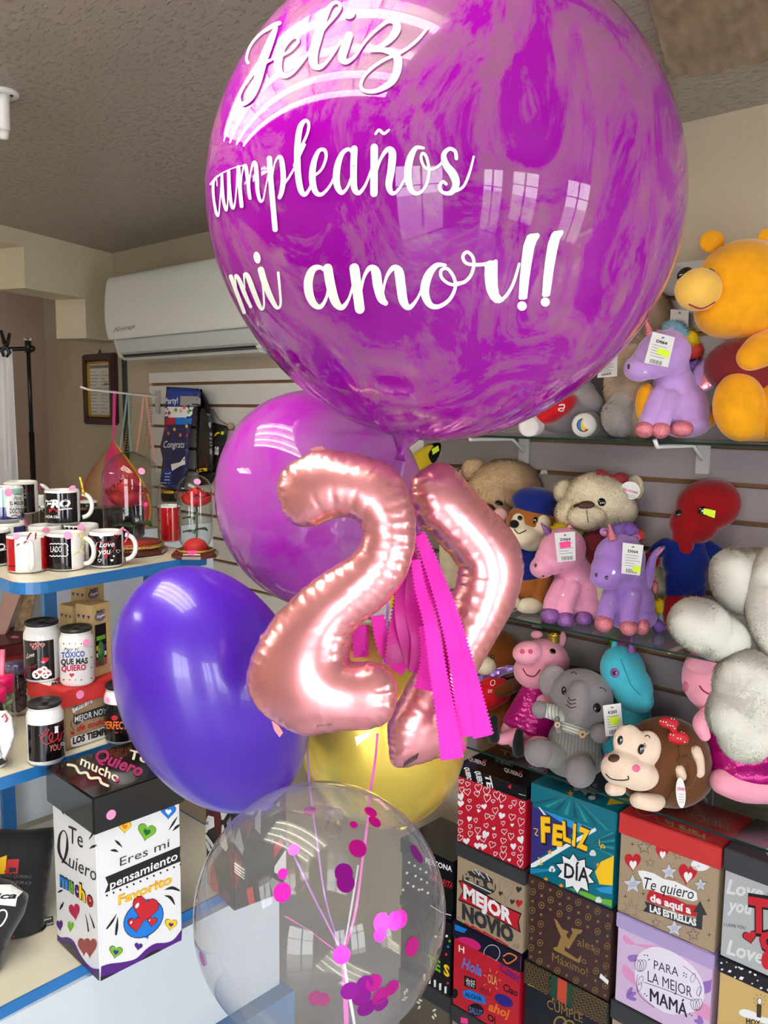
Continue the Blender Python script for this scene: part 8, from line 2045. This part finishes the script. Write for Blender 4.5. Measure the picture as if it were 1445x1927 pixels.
for i in range(5): stroke(mb, S, [(1044, 1352 + i * 5.5), (1075, 1362 + i * 5.5), (1110, 1374 + i * 5.5)], 1.3, mat('knit_line', (120, 128, 120), rough=.9), .0007, n=4, caps=False)
t.put(mb, 'collar')
mb, S = t.mesh(t.limb([(1058, 1346, 15, -20), (1040, 1340, 15, -36), (1028, 1337, 14, -44)]), knit, 2.2)
for i in range(5): stroke(mb, S, [(1026 + i * 6.5, 1322 + i * 1), (1024 + i * 6.5, 1336 + i), (1026 + i * 6.5, 1352 + i)], 1.3, mat('knit_line', (120, 128, 120)), .0007, n=4, caps=False)
t.put(mb, 'sleeve')
t.part('paw', [t.e(1016, 1335, 16, 17, 15, -46)], el, 2.2); t.part('paw', [t.e(1130, 1380, 20, 19, 18, -58, 20)], el, 2.2)
t.part('strap', t.limb([(1049, 1352, 5, -50), (1048, 1362, 6, -54), (1052, 1374, 6, -52)]), rom, 1.8)
for x, y, r_, dz in ((1049, 1364, 5.5, -63), (1096, 1382, 7, -56)):
    mb = MB(); f_ = plane_map(at(x, y, t.z + dz * t.k), FWD); mb.prism([f_(*p) for p in ell((x, y), r_)], FWD * .002, mat('button_wood', (214, 178, 130), rough=.6))
    mb.add([f_(*p, .0005) for p in star_pts((x, y), r_ * .6)], [tuple(range(10))], mat('ink_brown', (70, 50, 40))); t.put(mb, 'button')
t.part('foot', [t.e(1015, 1416, 29, 27, 24, -44, -10)], el, 2.4); t.part('foot', [t.e(1092, 1452, 29, 31, 24, -62, 10)], el, 2.4); t.part('leg', t.limb([(1050, 1420, 24, -26), (1030, 1420, 25, -36)]), rom, 2.4); t.part('leg', t.limb([(1088, 1430, 26, -34), (1092, 1444, 27, -46)]), rom, 2.4)
t.tag([(1134, 1328), (1168, 1323), (1173, 1382), (1140, 1386)], -92, 'K203', NEON, [(.30, .40), (.80, .40), (.80, .66), (.30, .66)])

t = Toy('plush_unicorn', 'turquoise plush unicorn with its head bowed behind the elephant', 1190, 1.96, ZL)
t.part('body', [t.e(1180, 1400, 50, 56, 40, 6), t.e(1185, 1350, 40, 60, 36, 8)], turq, 3)
hd, S = t.mesh([t.e(1172, 1262, 42, 50, 40, -10, -14), t.e(1190, 1295, 38, 44, 36, -18, -10), t.e(1203, 1318, 27, 24, 26, -24)], turq, 2.6, 4); stars(t, hd, S, [(1192, 1248, 4), (1205, 1262), (1210, 1285), (1190, 1312), (1180, 1230)]); t.put(hd, 'head')
t.bead(S, 1157, 1266, 9, hoofv, 'eye_ring', .25); t.bead(S, 1157, 1266, 6); t.seam(S, [(1168, 1240), (1176, 1262), (1188, 1290), (1204, 1308)], 1.4, mat('thread_teal', (40, 130, 150), rough=.7))
horn(t, (1190, 1190), (1188, 1228), 9, hoofv, -30); t.part('ear', [t.e(1156, 1215, 6, 12, 5, -10, 10)], turq, 2); mane(t, [('magenta', 1174, 1208, 14, 8, -6, 0), ('green', 1156, 1206, 9, 9, 8, 0)], 700, 7)

mk = plush('cocoa', (104, 64, 36)); mkc = plush('peach_cream', (232, 206, 184)); bowm = mat('bow_red', (200, 20, 34), rough=.6)
t = Toy('plush_monkey', 'round brown monkey plush with a red polka-dot bow, lowest shelf', 1235, 1.86, ZL)
bd, S = t.mesh([t.e(1252, 1432, 86, 84, 66, 0), t.e(1235, 1440, 80, 78, 60, -8), t.e(1262, 1450, 80, 70, 62, 4)], mk, 3, 5); t.seam(S, [(1274, 1390), (1278, 1430), (1274, 1470), (1250, 1510)], 1.4, mat('thread_cocoa', (70, 42, 24), rough=.8)); t.put(bd, 'body')
hd, Sm = t.mesh([t.e(1183, 1398, 30, 36, 14, -64, -10), t.e(1216, 1410, 28, 36, 14, -66, 10), t.e(1170, 1446, 40, 34, 26, -70, 8), t.e(1200, 1458, 40, 30, 24, -70, 10)], mkc, 2.4, 6); t.put(hd, 'face')
for x, y, a, b in ((1167, 1393, 5, 9), (1206, 1410, 6, 10)): t.bead(Sm, x, y, a, eye_m, 'eye', .5, b, 10)
t.bead(Sm, 1155, 1427, 11, mat('nose_cocoa', (72, 44, 32), rough=.6), 'nose', .4, 8); t.bead(Sm, 1197, 1446, 9, mat('blush_pink', (232, 110, 150), rough=.8), 'cheek', .2, 7); t.bead(Sm, 1137, 1419, 4, mat('blush_pink', (232, 110, 150)), 'cheek', .2, 6)
t.seam(Sm, [(1140, 1456), (1150, 1465), (1168, 1468), (1182, 1466), (1181, 1460)], 2.2, thread, 'mouth'); t.seam(Sm, [(1213, 1386), (1219, 1384), (1223, 1389)], 1.8); t.seam(Sm, [(1172, 1362), (1178, 1358), (1183, 1361)], 1.6)
for dx, dy in ((6, -6), (8, -2), (8, 2)): t.seam(Sm, [(1208, 1404), (1208 + dx, 1404 + dy)], 1.2, name='eyelash')
for q in ([(1152, 1484, 14, -62), (1165, 1484, 13, -56)], [(1200, 1506, 15, -66), (1228, 1510, 17, -62), (1238, 1508, 14, -56)]): t.part('paw', t.limb(q), mkc, 2.2)
t.part('hand', t.limb([(1308, 1414, 12, -50), (1314, 1430, 11, -54), (1314, 1452, 12, -50)]), mkc, 2.2); t.part('hand', t.limb([(1278, 1448, 10, -62), (1282, 1460, 10, -64)]), mkc, 2)
t.part('tail', t.limb([(1278, 1430, 10, -58), (1296, 1432, 10, -62), (1302, 1452, 10, -64), (1294, 1474, 9, -62)]), mk, 2.2)
mb, S = t.mesh([t.e(1258, 1360, 20, 11, 8, -66, 8), t.e(1276, 1388, 21, 13, 8, -62, 10), t.e(1267, 1374, 7, 6, 7, -68)], bowm, 1.9, 3)
for i in range(34):
    x, y = 1240 + (i * 13) % 58, 1352 + (i * 7) % 46
    p = S.t.ray_cast(CAM, ray(x, y).normalized())
    if p[0] is not None: fill(mb, S, ell((x, y), 1.3, 1.3, 0, 8), WHITE, .0012, step=9)
t.put(mb, 'bow')
t.tag(ell((1281, 1492), 9, 29, -4), -84, logo=lambda mb, S: (text(mb, S, 'LIZARD', (1274, 1486), (1289, 1488), 5, PINKINK, .0005, bold=.04), [stroke(mb, S, [(1277, 1494 + i * 5), (1287, 1495 + i * 5)], .8, GREYINK, .0005, n=2, caps=False) for i in range(4)]), name='hang_tag')

t = Toy('plush_pig', 'pink pig plush with a magenta skirt, behind the fluffy white plush', 1380, 1.96, ZL)
hd, S = t.mesh([t.e(1334, 1275, 50, 62, 44, 0), t.e(1350, 1300, 48, 50, 44, 0)], pigp, 2.8, 4); t.put(hd, 'head'); ob, Sn = t.part('snout', [t.e(1338, 1246, 48, 24, 26, -36, -8)], pigp, 2.6); t.seam(S, [(1316, 1290), (1324, 1300), (1336, 1306), (1348, 1306)], 3, threadr, 'mouth')
t.bead(S, 1290, 1292, 8, mat('cheek_rose', (222, 120, 150), rough=.9), 'cheek', .25, 14)
t.part('arm', t.limb([(1330, 1345, 15, -30), (1318, 1362, 15, -38), (1326, 1384, 11, -40)]), pigp, 2.4)
t.part('skirt', [t.e(1400, 1420, 64, 40, 44, -4), t.e(1420, 1450, 84, 34, 50, -10), t.e(1370, 1380, 40, 44, 40, 4)], satin, 3)
t.part('leg', t.limb([(1362, 1470, 26, -26), (1400, 1480, 30, -30), (1450, 1482, 30, -30)]), pigp, 2.8)
